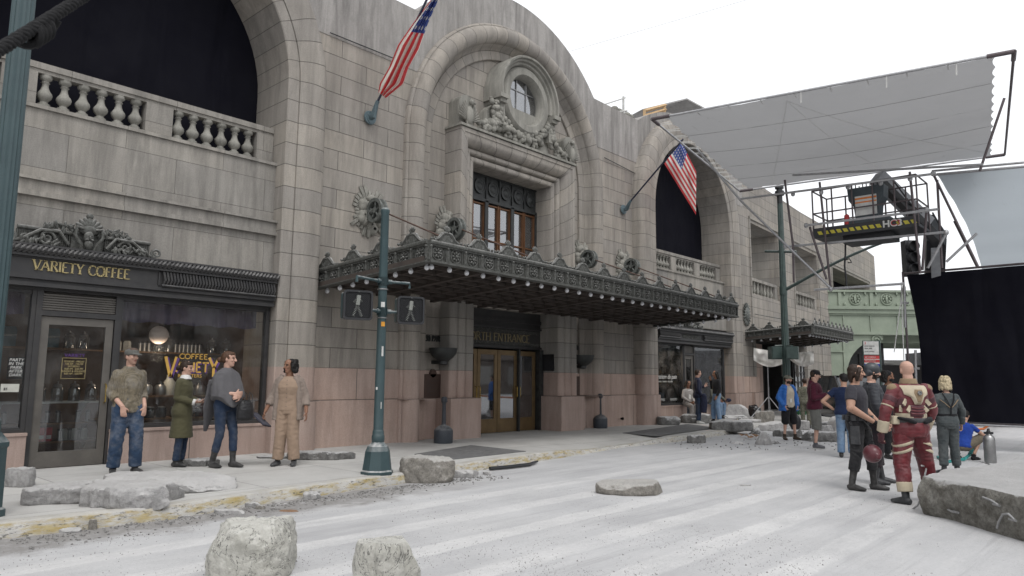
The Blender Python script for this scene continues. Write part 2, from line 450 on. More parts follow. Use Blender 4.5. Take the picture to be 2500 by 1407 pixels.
for i in range(len(kp) - 1):
    a = i * 4
    for k in range(3): fs.append((a + k, a + 4 + k, a + 5 + k, a + 1 + k))
kb.add(vs, fs); tag(kb.build('kerb', M['kerb'], smooth=40), kind='structure')
vs = []; fs = []
for i, (x, y) in enumerate(kp):
    h = kz(x)
    vs += [(x, y + .2, h + .002), (x, y + 1.3, .151), (x, 15.2, .151)]
for i in range(len(kp) - 1):
    a = i * 3
    for k in range(2): fs.append((a + k, a + 3 + k, a + 4 + k, a + 1 + k))
sw.add(vs, fs); tag(sw.build('pavement', M['pave'], smooth=0), kind='structure')
ZG = .152
# ------------------------------------------------------------------ the stone building
YW = 12.8
bld = thing('stone_building', 'grey limestone station building with big arches and pink granite base', 'building', (14, 12.8, 0))
def arcpts(cx, cz, r, a0, a1, n): return [(cx + r * cos(radians(a0 + (a1 - a0) * i / n)), cz + r * sin(radians(a0 + (a1 - a0) * i / n))) for i in range(n + 1)]
def archpath(cx, hw, zc, z0, n=36):
    """right jamb up, over, left jamb down; normals outwards"""
    p = []; k = max(2, int((zc - z0) / .44))
    for i in range(k): p.append((cx + hw, z0 + (zc - z0) * i / k, 1., 0.))
    for i in range(n + 1):
        a = pi * i / n; p.append((cx + hw * cos(a), zc + hw * sin(a), cos(a), sin(a)))
    for i in range(1, k + 1): p.append((cx - hw, zc - (zc - z0) * i / k, -1., 0.))
    return p
ARCH = [(4.22, 2.8, 7.4), (23.62, 2.8, 7.45)]
CC, CR, CZ = 14.14, 3.0, 7.27            # central arch: inner radius of its ring
def parapet(x0, x1):
    pts = [(x0, 10.4)]
    def bulge(c, hc, sag):
        R = (hc * hc + sag * sag) / (2 * sag); out = []
        for i in range(25):
            d = -hc + 2 * hc * i / 24; out.append((c + d, 10.4 + sqrt(R * R - d * d) - (R - sag)))
        return out
    for (c, hc, sg) in ((4.22, 3.6, 1.35), (14.15, 3.62, 1.7), (23.62, 3.3, 1.0)): pts += bulge(c, hc, sg)
    pts.append((x1, 10.4)); return pts
XL, XR = -13., 28.4
zS = 8.86                                 # above: smooth stone
def notch(cx, hw, zc, z, n=40):           # outline of an arch opening from height z
    if z < zc: return [(cx - hw, z)] + arcpts(cx, zc, hw, 180, 0, n) + [(cx + hw, z)]
    a = math.degrees(math.asin((z - zc) / hw)); return arcpts(cx, zc, hw, 180 - a, a, n)
OW = .93                                  # ring width
def wallpoly(z0, z1top, top=None, bays=None):
    lo = [(XL, z0)]
    for (cx, hw, zc) in bays: lo += notch(cx, hw, zc, z0)
    lo.append((XR, z0))
    up = top[::-1] if top else [(XR, z1top), (XL, z1top)]
    return lo + up
bays = [(ARCH[0][0], ARCH[0][1] + OW - .05, ARCH[0][2]), (CC, CR + .9, CZ), (ARCH[1][0], ARCH[1][1] + OW - .05, ARCH[1][2])]
w = MB(); w.prism(wallpoly(zS, 0, parapet(XL, XR), bays), YW - .01, YW + .6, mi=0); w.build('parapet_wall', M['stucco'], bld, smooth=20)
def rects(z0, z1):
    xs = [XL]
    for b in bays: xs += [b[0] - b[1], b[0] + b[1]]
    xs.append(XR); return [(xs[i], xs[i + 1], z0, z1) for i in range(0, len(xs), 2)]
w = MB()
zl = 7.2
for (a, b, c, d) in rects(1.75, zl): w.box(a, b, YW, YW + .6, c, d)
lo = [(XL, zl)]
for (cx, hw, zc) in bays: lo += notch(cx, hw, zc, zl)
lo += [(XR, zl), (XR, zS)]
for (cx, hw, zc) in bays[::-1]: lo += notch(cx, hw, zc, zS)[::-1]
lo += [(XL, zS)]
# split at bays: polygons between arches
xs = [XL] + [b[0] for b in bays] + [XR]
for i in range(4):
    left = [] if i == 0 else None
    a = [(XL, zl), (XL, zS)] if i == 0 else None
    def side(b, sgn):
        cx, hw, zc = b; out = []
        for k in range(15):
            z = zl + (zS - zl) * k / 14
            out.append((cx + sgn * (sqrt(max(0, hw * hw - (z - zc) ** 2)) if z > zc else hw), z))
        return out
    L_ = side(bays[i - 1], 1) if i > 0 else [(XL, zl), (XL, zS)]
    R_ = side(bays[i], -1) if i < 3 else [(XR, zl), (XR, zS)]
    w.prism(R_ + L_[::-1], YW, YW + .6)
w.build('upper_wall', M['wall'], bld, smooth=20)
w = MB()
for (a, b, c, d) in rects(0, 1.1): w.box(a, b, YW - .10, YW + .6, c, d)
for (a, b, c, d) in rects(1.1, 1.75): w.box(a, b, YW - .05, YW + .6, c, d)
w.build('granite_base', M['granite'], bld, smooth=0)
def ringprof(flip=False):
    p = [(0, YW + .9), (0, 12.47), (.02, 12.45), (.23, 12.45), (.235, 12.47), (.25, 12.47), (.255, 12.44)]
    for i in range(9):
        t = i / 8; p.append((.27 + .45 * t, 12.44 - .06 * sin(pi * t * .8)))
    for i in range(1, 7):
        a = pi / 2 * i / 6; p.append((.72 + .2 * sin(a), 12.60 - (12.60 - 12.405) * cos(a)))
    p.append((.93, YW + .02))
    return p
for k, (cx, hw, zc) in enumerate(ARCH):
    r = MB(); r.sweep(ringprof(), archpath(cx, hw, zc, 1.75)); r.build('arch_surround', M['ring'], bld, smooth=25)
    r = MB(); lp = [(o, y - (.0 if y > 12.9 else 0)) for o, y in ringprof()]
    for sg in (1, -1):
        pth = [(cx + sg * hw, 1.1, sg, 0), (cx + sg * hw, 1.75, sg, 0)]; lw = [(cx + sg * (hw - .03), 0, sg, 0), (cx + sg * (hw - .03), 1.1, sg, 0)]
        if sg < 0: pth = pth[::-1]; lw = lw[::-1]
        r.sweep(lp, pth); r.sweep([(o * 1.07, y - .06) for o, y in lp], lw)
        xa, xb = sorted((cx + sg * (hw - .03), cx + sg * (hw + .96)))
        r.box(xa, xb, 12.41, YW + .1, 1.085, 1.1)
    r.build('arch_base', M['granite_ring'], bld, smooth=25)
    # recess soffit closing wall behind opening: black cloth, side walls
    m = MB(); poly = notch(cx, hw + .3, zc, 5.2)
    pts = []
    m.prism(poly, 13.72, 13.74)
    o = m.build('arch_curtain', M['blackcloth'], bld, smooth=0)
    # spandrel panel under the balustrade
    m = MB()
    m.box(cx - hw, cx + hw, 12.70, 13.6, 3.5, 4.28); m.box(cx - hw, cx + hw, 12.62, 13.6, 4.28, 4.36); m.box(cx - hw, cx + hw, 12.655, 13.6, 4.36, 4.53)
    m.box(cx - hw, cx + hw, 12.60, 13.6, 4.53, 4.575)
    zt_ = (5.76, 5.43)[k]; m.box(cx - hw, cx + hw, 12.78, 13.6, 4.575, zt_ - .06); m.box(cx - hw + .0, cx + hw, 12.74, 13.65, zt_ - .06, zt_)
    m.build('spandrel_panel', M['panel'], bld, smooth=20)
def balustrade(parent, x0, x1, yc, zb, zt, groups, zsc=1.):
    """stone balustrade: rail, piers, turned balusters"""
    h = zt - zb
    m = MB(); m.box(x0, x1, yc - .12, yc + .12, zt - .10, zt); m.box(x0, x1, yc - .09, yc + .09, zt - .16, zt - .10)
    m.box(x0, x1, yc - .11, yc + .11, zb, zb + .06)
    xs = []; e = x0; n = len(groups); gw = groups[0][1] - groups[0][0]
    for (a, b, k) in groups:
        if a > e: m.box(e, a, yc - .115, yc + .115, zb + .06, zt - .16)
        for i in range(k): xs.append(a + (b - a) * (i + .5) / k)
        e = b
    if x1 > e: m.box(e, x1, yc - .115, yc + .115, zb + .06, zt - .16)
    rail = m.build('balustrade', M['carved'] if False else M['panel'], parent, smooth=20)
    hh = h - .22; rr = min(.115, gw / groups[0][2] * .46)
    prof = [(rr * .8, 0), (rr * .8, .09), (rr * .55, .11), (rr * .48, .16), (rr * .62, .2), (rr * .9, .27), (rr, .36), (rr * .92, .43), (rr * .62, .52), (rr * .46, .62), (rr * .42, .72), (rr * .6, .77), (rr * .42, .8), (rr * .5, .84), (rr * .78, .88), (rr * .82, .92), (rr * .82, 1.)]
    b = MB(); b.lathe([(r, zb + .06 + t * hh) for r, t in prof], (0, 0, 0), seg=8 if zsc < 1 else 8, rot=pi / 8)
    first = None
    for x in xs:
        if first is None:
            first = b.build('baluster', M['carved'], None, smooth=50); first.parent = rail; ob = first
        else: ob = first.copy(); COL.objects.link(ob)
        ob.location = (x - bld.location.x, yc - bld.location.y, 0)
    return rail
balustrade(bld, ARCH[0][0] - 2.79, ARCH[0][0] + 2.79, 13.03, 5.76, 6.5, [(1.6, 2.45, 3), (2.93, 4.58, 6), (5.04, 6.66, 6)])
balustrade(bld, ARCH[1][0] - 2.79, ARCH[1][0] + 2.79, 13.03, 5.43, 6.13, [(21.3, 22.55, 6), (22.95, 24.3, 6), (24.72, 26.04, 6)])
# ---- central bay
r = MB()
cp = [(-.02, 12.98), (0, 12.93)]
cp = [(0, 13.0), (0, 12.93), (.02, 12.91), (.24, 12.91), (.245, 12.93), (.255, 12.93), (.26, 12.91), (.33, 12.84), (.37, 12.75)]
for i in range(13):
    a = pi * (1 - i / 12); cp.append((.62 + .24 * cos(a), 12.74 - .21 * sin(a)))
cp += [(.86, 12.73)]
for i in range(7):
    a = pi / 2 * i / 6; cp.append((.86 + .06 * sin(a) , 12.74 - .06 * cos(a)))
cp.append((.93, YW + .02))
r.sweep(cp, archpath(CC, CR, CZ, 1.75, 44)); r.build('central_arch_surround', M['ring'], bld, smooth=25)
r = MB()
for sg in (1, -1):
    for z0, z1, ex in ((0, 1.1, .05), (1.1, 1.75, 0)):
        pth = [(CC + sg * CR, z0, sg, 0), (CC + sg * CR, z1, sg, 0)]
        if sg < 0: pth = pth[::-1]
        r.sweep([(o * (1 + ex), y - ex) for o, y in cp], pth)
    xa, xb = sorted((CC + sg * CR, CC + sg * (CR + .97))); r.box(xa, xb, 12.49, YW + .1, 1.085, 1.1)
r.build('central_arch_base', M['granite_ring'], bld, smooth=25)
# tympanum wall with window opening and doorway
OX0, OX1, OZ1 = 12.42, 15.52, 7.02
DX0, DX1 = 12.2, 15.95
t = MB(); YT = 12.98
def tyrect(a, b, z0, z1, mi=0): t.box(a, b, YT, YT + .5, z0, z1)
tyrect(CC - CR - .05, OX0 - .02, 3.4, CZ); tyrect(OX1 + .02, CC + CR + .05, 3.4, CZ)
t.prism([(CC + (CR + .05), CZ)] + arcpts(CC, CZ, CR + .05, 0, 180, 40)[1:], YT, YT + .5) if False else t.prism(arcpts(CC, CZ, CR + .05, 0, 180, 40), YT, YT + .5, holes=())
tyrect(OX0 - .02, OX1 + .02, OZ1 + .02, CZ)
tyrect(CC - CR - .05, DX0, 1.75, 3.4); tyrect(DX1, CC + CR + .05, 1.75, 3.4)
tyrect(OX0, OX1, 3.4, 4.0)
t.build('tympanum_wall', M['wall'], bld, smooth=0)
t = MB(); t.box(CC - CR - .05, DX0, YT - .04, YT + .5, 0, 1.745); t.box(DX1, CC + CR + .05, YT - .04, YT + .5, 0, 1.745)
t.build('portal_granite', M['granite'], bld, smooth=0)
# window surround: stepped mouldings swept round three sides
def uframe(m, x0, x1, z0, z1, prof):
    """mitred sweep along left jamb up, lintel, right jamb down (outer normals)"""
    q = sqrt(2)
    pth = [(x1, z0, 1, 0), (x1, z1, 1, 1), (x0, z1, -1, 1), (x0, z0, -1, 0)]
    vs = []; fs = []; uvs = []; n = len(prof); vv = [0]
    for i in range(1, n): vv.append(vv[-1] + math.dist(prof[i], prof[i - 1]))
    us = [0, z1 - z0, z1 - z0 + x1 - x0, 2 * (z1 - z0) + x1 - x0]
    for (x, z, nx, nz) in pth:
        for (o, y) in prof: vs.append((x + nx * o, y, z + nz * o))
    for i in range(3):
        for k in range(n - 1):
            fs.append((i * n + k, i * n + k + 1, (i + 1) * n + k + 1, (i + 1) * n + k))
            uvs.append([(vv[k], us[i]), (vv[k + 1], us[i]), (vv[k + 1], us[i + 1]), (vv[k], us[i + 1])])
    m.add(vs, fs, 0, uvs)
def halfroll(o0, o1, y, d, n=8): return [(o0 + (o1 - o0) * (1 - cos(pi * i / n)) / 2, y - d * sin(pi * i / n)) for i in range(n + 1)]
pf = [(0, 13.5)] + [(0, 12.78)] + halfroll(0.005, .17, 12.76, .09) + [(.18, 12.74)] + halfroll(.185, .33, 12.70, .09) + [(.34, 12.68)]
pf += [(.34 + .27 * (1 - cos(pi / 2 * i / 8)), 12.68 - .26 * sin(pi / 2 * i / 8)) for i in range(1, 9)] + [(.62, 12.40), (.72, 12.40), (.74, 12.44), (.74, 13.0)]
m = MB(); uframe(m, OX0, OX1, 3.6, OZ1, pf); m.build('window_surround', M['ring'], bld, smooth=35)
# crown line on lintel top
m = MB(); m.box(OX0 - .78, OX1 + .78, 12.36, 12.99, OZ1 + .74, OZ1 + .80); m.build('lintel_cap', M['carved'], bld, smooth=0)
# upper window
win = MB(); yg = 13.33
win.box(OX0, OX1, yg - .05, yg + .05, OZ1 - .7, OZ1, 0)
for i in range(4):
    x = OX0 + (OX1 - OX0) * (i) / 3.
    win.box(max(OX0, x - .06), min(OX1, x + .06), yg - .10, yg + .06, 3.6, OZ1 - .7, 0)
nM = 6
for i in range(nM):
    x = OX0 + (OX1 - OX0) * (i + .5) / nM
    win.lathe([(.205, -.02), (.205, -.045), (.175, -.045), (.17, -.03), (.12, -.03), (.09, -.05), (.03, -.06), (0.001, -.06)], (x, yg - .05, OZ1 - .34), 20, 'y', cap=False)
    win.box(x - (OX1 - OX0) / nM / 2 - .02, x - (OX1 - OX0) / nM / 2 + .02, yg - .09, yg - .04, OZ1 - .66, OZ1 - .04)
win.box(OX0, OX1, yg - .10, yg - .04, OZ1 - .74, OZ1 - .66); win.box(OX0, OX1, yg - .09, yg - .04, OZ1 - .04, OZ1)
wo_ = win.build('upper_window', M['bronze'], bld, smooth=30)
m = MB()
for i in range(3):
    a = OX0 + (OX1 - OX0) * i / 3 + .06; b = OX0 + (OX1 - OX0) * (i + 1) / 3 - .06; c = (a + b) / 2
    for x in (a, c - .035, c + .035, b): m.box(x - .018, x + .018, yg - .06, yg + .03, 3.6, OZ1 - .74)
    for z in (4.3, 5.25, 6.22): m.box(a, b, yg - .052, yg + .03, z - .018, z + .018)
m.build('window_frame', M['woodframe'], wo_, smooth=0)
m = MB(); m.box(OX0, OX1, yg + .0, yg + .01, 3.6, OZ1 - .7); m.build('window_pane', M['glass2'], wo_, smooth=0)
m = MB(); m.box(OX0 - .2, OX1 + .2, 13.52, 13.54, 3.5, OZ1 + .2); m.build('inner_blind', basic('grey_blind', (.16, .15, .145), .9), wo_, smooth=0)
ob = thing('facing_building', 'plain brick building across the street seen in the glass', 'building', (15, -26, 0))
m = MB()
m.box(-50, 90, -40, -26, 0, 7); m.box(-50, 90, -25.9, -25.4, 3.6, 4.1)
ow = m.build('facing_wall', basic('dusky_brick', (.20, .17, .15), .8, scale=.5), ob, smooth=0)
m = MB()
for i in range(28):
    for z in (1., 4.6): m.box(-48 + 5 * i, -45.6 + 5 * i, -25.99, -25.9, z, z + 1.9)
m.build('window_band', basic('pale_frames', (.35, .34, .32), .6), ob, smooth=0)
# ------------------------------------------------------------------ lettering
LT = {  # stroke letters: width, strokes (thick?, points)
 'A': (.72, [(0, [(.0, 0), (.35, 1)]), (1, [(.33, 1), (.68, 0)]), (0, [(.14, .36), (.55, .36)])]),
 'C': (.7, [(0, [(.68, .80), (.6, .93), (.42, 1)]), (1, [(.42, 1), (.18, .9), (.06, .68), (.03, .45), (.1, .2), (.26, .05)]), (0, [(.26, .05), (.42, 0), (.6, .07), (.69, .2)])]),
 'D': (.74, [(1, [(.1, 0), (.1, 1)]), (0, [(.1, 1), (.38, 1)]), (1, [(.38, 1), (.6, .9), (.7, .65), (.7, .38), (.6, .12), (.38, 0)]), (0, [(.38, 0), (.1, 0)])]),
 'E': (.58, [(1, [(.1, 0), (.1, 1)]), (0, [(.1, 1), (.5, 1)]), (0, [(.1, .53), (.42, .53)]), (0, [(.1, 0), (.53, 0)])]),
 'F': (.54, [(1, [(.1, 0), (.1, 1)]), (0, [(.1, 1), (.5, 1)]), (0, [(.1, .53), (.42, .53)])]),
 'H': (.76, [(1, [(.1, 0), (.1, 1)]), (1, [(.66, 0), (.66, 1)]), (0, [(.1, .53), (.66, .53)])]),
 'I': (.22, [(1, [(.11, 0), (.11, 1)])]),
 'K': (.7, [(1, [(.1, 0), (.1, 1)]), (0, [(.1, .4), (.58, 1)]), (1, [(.27, .58), (.66, 0)])]),
 'M': (.9, [(0, [(.1, 0), (.13, 1)]), (1, [(.13, 1), (.45, .12)]), (0, [(.45, .12), (.77, 1)]), (1, [(.78, 1), (.81, 0)])]),
 'N': (.78, [(0, [(.1, 0), (.1, 1)]), (1, [(.1, 1), (.68, 0)]), (0, [(.68, 0), (.68, 1)])]),
 'O': (.8, [(1, [(.4, 1), (.16, .9), (.04, .65), (.04, .35), (.16, .1), (.4, 0)]), (1, [(.4, 0), (.64, .1), (.76, .35), (.76, .65), (.64, .9), (.4, 1)])]),
 'P': (.6, [(1, [(.1, 0), (.1, 1)]), (0, [(.1, 1), (.34, 1), (.5, .93)]), (1, [(.5, .93), (.54, .76), (.48, .58)]), (0, [(.48, .58), (.34, .5), (.1, .5)])]),
 'R': (.68, [(1, [(.1, 0), (.1, 1)]), (0, [(.1, 1), (.34, 1), (.48, .93)]), (1, [(.48, .93), (.53, .76), (.47, .6)]), (0, [(.47, .6), (.34, .53), (.1, .53)]), (1, [(.32, .53), (.66, 0)])]),
 'S': (.5, [(0, [(.46, .82), (.38, .96), (.24, 1), (.1, .9)]), (1, [(.1, .9), (.07, .74), (.2, .58), (.4, .42), (.46, .24), (.38, .07)]), (0, [(.38, .07), (.24, 0), (.1, .05), (.04, .2)])]),
 'T': (.64, [(1, [(.32, 0), (.32, 1)]), (0, [(.02, .97), (.62, .97)])]),
 'U': (.74, [(1, [(.1, 1), (.1, .3), (.2, .06), (.37, 0)]), (0, [(.37, 0), (.56, .06), (.64, .3), (.64, 1)])]),
 'V': (.7, [(1, [(.03, 1), (.35, 0)]), (0, [(.35, 0), (.66, 1)])]),
 'Y': (.68, [(1, [(.03, 1), (.34, .48)]), (0, [(.64, 1), (.34, .48)]), (1, [(.34, .5), (.34, 0)])]),
 '2': (.55, [(0, [(.06, .76), (.12, .93), (.28, 1)]), (1, [(.28, 1), (.45, .9), (.46, .7), (.36, .5)]), (0, [(.36, .5), (.05, .03)]), (1, [(.05, .03), (.52, .05)])]),
 '3': (.52, [(0, [(.07, .82), (.16, .96), (.28, 1)]), (1, [(.28, 1), (.42, .88), (.4, .68), (.24, .55)]), (1, [(.24, .55), (.44, .46), (.46, .2), (.3, .02)]), (0, [(.3, .02), (.14, .02), (.04, .14)])]),
 '0': (.6, [(1, [(.3, 1), (.12, .85), (.06, .5), (.12, .15), (.3, 0)]), (1, [(.3, 0), (.48, .15), (.54, .5), (.48, .85), (.3, 1)])]),
 ' ': (.34, [])}
def letters(mb, text, x0, z0, h, y, th=.02, width=None, Tk=.13, tk=.065, serif=True, mi=0, gap=.06):
    tot = sum(LT[c][0] + gap for c in text) - gap
    s = h; sx = (width / tot) if width else h
    x = x0
    for c in text:
        w, st = LT[c]
        for thick, pts in st:
            t = (Tk if thick else tk) * s
            P = [Vector((x + p[0] * sx, 0, z0 + p[1] * h)) for p in pts]
            for i in range(len(P) - 1):
                a, b = P[i], P[i + 1]; d = (b - a); L = d.length; d.normalize(); n = Vector((-d.z, 0, d.x)) * t / 2
                a = a - d * (t * .18 if i else 0); b = b + d * (t * .18 if i < len(P) - 2 else 0)
                mb.prism([((a + n).x, (a + n).z), ((a - n).x, (a - n).z), ((b - n).x, (b - n).z), ((b + n).x, (b + n).z)], y - th, y, mi=mi)
            if serif and len(P) == 2:
                for e, o in ((P[0], P[1]), (P[1], P[0])):
                    if abs(e.z - z0) < 1e-6 or abs(e.z - z0 - h) < .04 * h:
                        if abs(e.x - o.x) < .75 * sx * .6:
                            ww = .085 * sx + t / 2; zz = e.z if e.z < z0 + h / 2 else e.z - .05 * h
                            mb.prism([(e.x - ww, zz), (e.x + ww, zz), (e.x + ww, zz + .05 * h), (e.x - ww, zz + .05 * h)], y - th * .9, y, mi=mi)
        x += (w + gap) * sx
    return x
def textobj(name, body, size, mat, parent, loc, rz=0., ext=.002, shear=0., off=0., align='LEFT', sx=1., tilt=pi / 2, flip=False):
    cu = bpy.data.curves.new(name, 'FONT'); cu.body = body; cu.size = size; cu.extrude = ext; cu.shear = shear; cu.offset = off
    cu.align_x = align; cu.space_line = .9
    o = bpy.data.objects.new(name, cu); COL.objects.link(o)
    bpy.context.view_layer.update()
    me = bpy.data.meshes.new_from_object(o.evaluated_get(bpy.context.evaluated_depsgraph_get()))
    COL.objects.unlink(o); bpy.data.objects.remove(o)
    me.name = name; me.materials.clear(); me.materials.append(mat)
    mm = Matrix.Translation(Vector(loc)) @ Matrix.Rotation(rz, 4, 'Z') @ Matrix.Rotation(tilt, 4, 'X') @ Matrix.Diagonal((sx, 1, 1, 1))
    off_ = Vector((0, 0, 0)); q = parent
    while q is not None: off_ = off_ + q.location; q = q.parent
    me.transform(Matrix.Translation(-off_) @ mm)
    ob = bpy.data.objects.new(name, me); COL.objects.link(ob)
    if parent is not None: ob.parent = parent
    return ob
# ------------------------------------------------------------------ shopfronts
M['tealbag'] = basic('teal_print', (.03, .10, .13), .6); M['whitepaint'] = basic('white_enamel', (.62, .62, .60), .4)
M['ltgrey'] = basic('light_grey_print', (.55, .55, .53), .7); M['purple'] = basic('purple_valance', (.10, .078, .125), .9, scale=3)
M['steel'] = basic('brushed_steel', (.34, .34, .34), .38, .8); M['darkjar'] = basic('dark_glass_jar', (.03, .03, .032), .15, spec=.6)
M['cream'] = basic('cream_ceramic', (.52, .52, .47), .35); M['redprint'] = basic('red_print', (.45, .05, .05), .6)
M['wood'] = basic('shelf_wood', (.16, .09, .045), .6, scale=12); s_ = NT('lit_opal_globe'); s_.col((.6, .5, .45)); s_.b.inputs['Emission Color'].default_value = (1, .82, .7, 1); s_.b.inputs['Emission Strength'].default_value = .05; M['globe'] = s_.m
M['logoyellow'] = basic('mustard_paint', (.62, .38, .09), .6); M['logopurple'] = basic('purple_paint', (.12, .06, .22), .6)
def ropebar(mb, x0, x1, y, z, r, mi=0):
    n = max(3, int((x1 - x0) / .07)); step = (x1 - x0) / n
    for i in range(n):
        xa = x0 + i * step
        mb.tube([(xa - .01, y - .0, z - r * .8), (xa + step * .8, y - r * .75, z), (xa + step * 1.3, y - .0, z + r * .8)], r * .55, 6, mi)
    mb.tube([(x0, y, z), (x1, y, z)], r * .8, 8, mi)
def scroll(mb, cx, cz, y, r, turns, sgn, tr, a0=0., mi=0):
    pts = []
    for i in range(int(14 * turns) + 1):
        t = i / (14. * turns); a = a0 + sgn * t * turns * 2 * pi; rr = r * (1 - .82 * t)
        pts.append((cx + rr * cos(a), y, cz + rr * sin(a)))
    n = len(pts); mb.tube(pts, [tr * (1 - .5 * i / n) for i in range(n)], 6, mi)
def leafclump(mb, cx, cz, y, w, h, n, rnd, mi=0):
    for i in range(n):
        a = rnd.uniform(0, pi); px = cx + rnd.uniform(-w, w) * .5; pz = cz + rnd.uniform(0, h) * (1 - abs(px - cx) / w)
        Mx = Matrix.Rotation(rnd.uniform(-1.2, 1.2), 3, 'Y') @ Matrix.Rotation(rnd.uniform(-.5, .5), 3, 'X')
        mb.sph((px, y + rnd.uniform(-.03, .03), pz), (.022, .02, .06), 6, 5, mi, Mx)
def cresting(mb, cx, z, y, s, rnd):
    """bronze relief over a shop sign: back rail, scrolls, mask with shell above"""
    m = mb
    for k in range(-1, 2, 2):
        xa, xb = sorted((cx + k * .25 * s, cx + k * 1.05 * s)); m.box(xa, xb, y, y + .04, z + .02, z + .24 * s)
        m.tube([(xa, y - .02, z + .27 * s), (xb, y - .02, z + .27 * s)], .035 * s, 8)
        n = int((xb - xa) / .03)
        for i in range(n): m.box(xa + i * .03, xa + i * .03 + .014, y - .012, y, z + .03, z + .23 * s)
        scroll(m, cx + k * .62 * s, z + .13 * s, y - .05, .12 * s, 1.4, -k, .026 * s, a0=(pi if k > 0 else 0))
        scroll(m, cx + k * .92 * s, z + .10 * s, y - .05, .09 * s, 1.3, k, .022 * s, a0=(pi if k > 0 else 0))
        scroll(m, cx + k * 1.16 * s, z + .09 * s, y - .05, .10 * s, 1.5, -k, .03 * s, a0=-pi / 2)
        m.tube([(cx + k * .3 * s, y - .05, z + .06 * s), (cx + k * .45 * s, y - .06, z + .26 * s), (cx + k * .72 * s, y - .06, z + .25 * s), (cx + k * 1.0 * s, y - .05, z + .05 * s), (cx + k * 1.15 * s, y - .04, z + .02)], .03 * s, 7)
        leafclump(m, cx + k * .42 * s, z + .27 * s, y - .03, .5 * s, .16 * s, 42, rnd)
        leafclump(m, cx + k * .72 * s, z + .02 * s, y - .05, .6 * s, .12 * s, 34, rnd)
        m.tube([(cx + k * .10 * s, y - .09, z + .36 * s), (cx + k * .2 * s, y - .1, z + .38 * s), (cx + k * .22 * s, y - .1, z + .24 * s), (cx + k * .12 * s, y - .1, z + .08 * s), (cx + k * .1 * s, y - .07, z)], .03 * s, 7)
    m.sph((cx, y - .07, z + .22 * s), (.085 * s, .08 * s, .12 * s), 12, 8); m.sph((cx, y - .15, z + .2 * s), (.016, .03, .035), 6, 5)
    for k in (-1, 1): m.sph((cx + k * .03 * s, y - .13, z + .245 * s), (.018, .015, .01), 6, 4); m.sph((cx + k * .035, y - .13, z + .17 * s), (.03, .03, .018), 6, 4)
    m.sph((cx, y - .1, z + .09 * s), (.07 * s, .06 * s, .08 * s), 8, 6); m.box(cx - .3 * s, cx + .3 * s, y, y + .05, z, z + .34 * s)
    for i in range(-3, 4):
        a = i * .36; Mx = Matrix.Rotation(a, 3, 'Y'); m.sph(Vector((cx, y - .06, z + .34 * s)) + Mx @ Vector((0, 0, .12 * s)), (.05 * s, .04, .13 * s), 8, 6, 0, Mx)
    m.sph((cx, y - .05, z + .60 * s), (.06 * s, .04, .06 * s), 8, 6); m.sph((cx, y - .06, z + .36 * s), (.17 * s, .05, .1 * s), 12, 6)
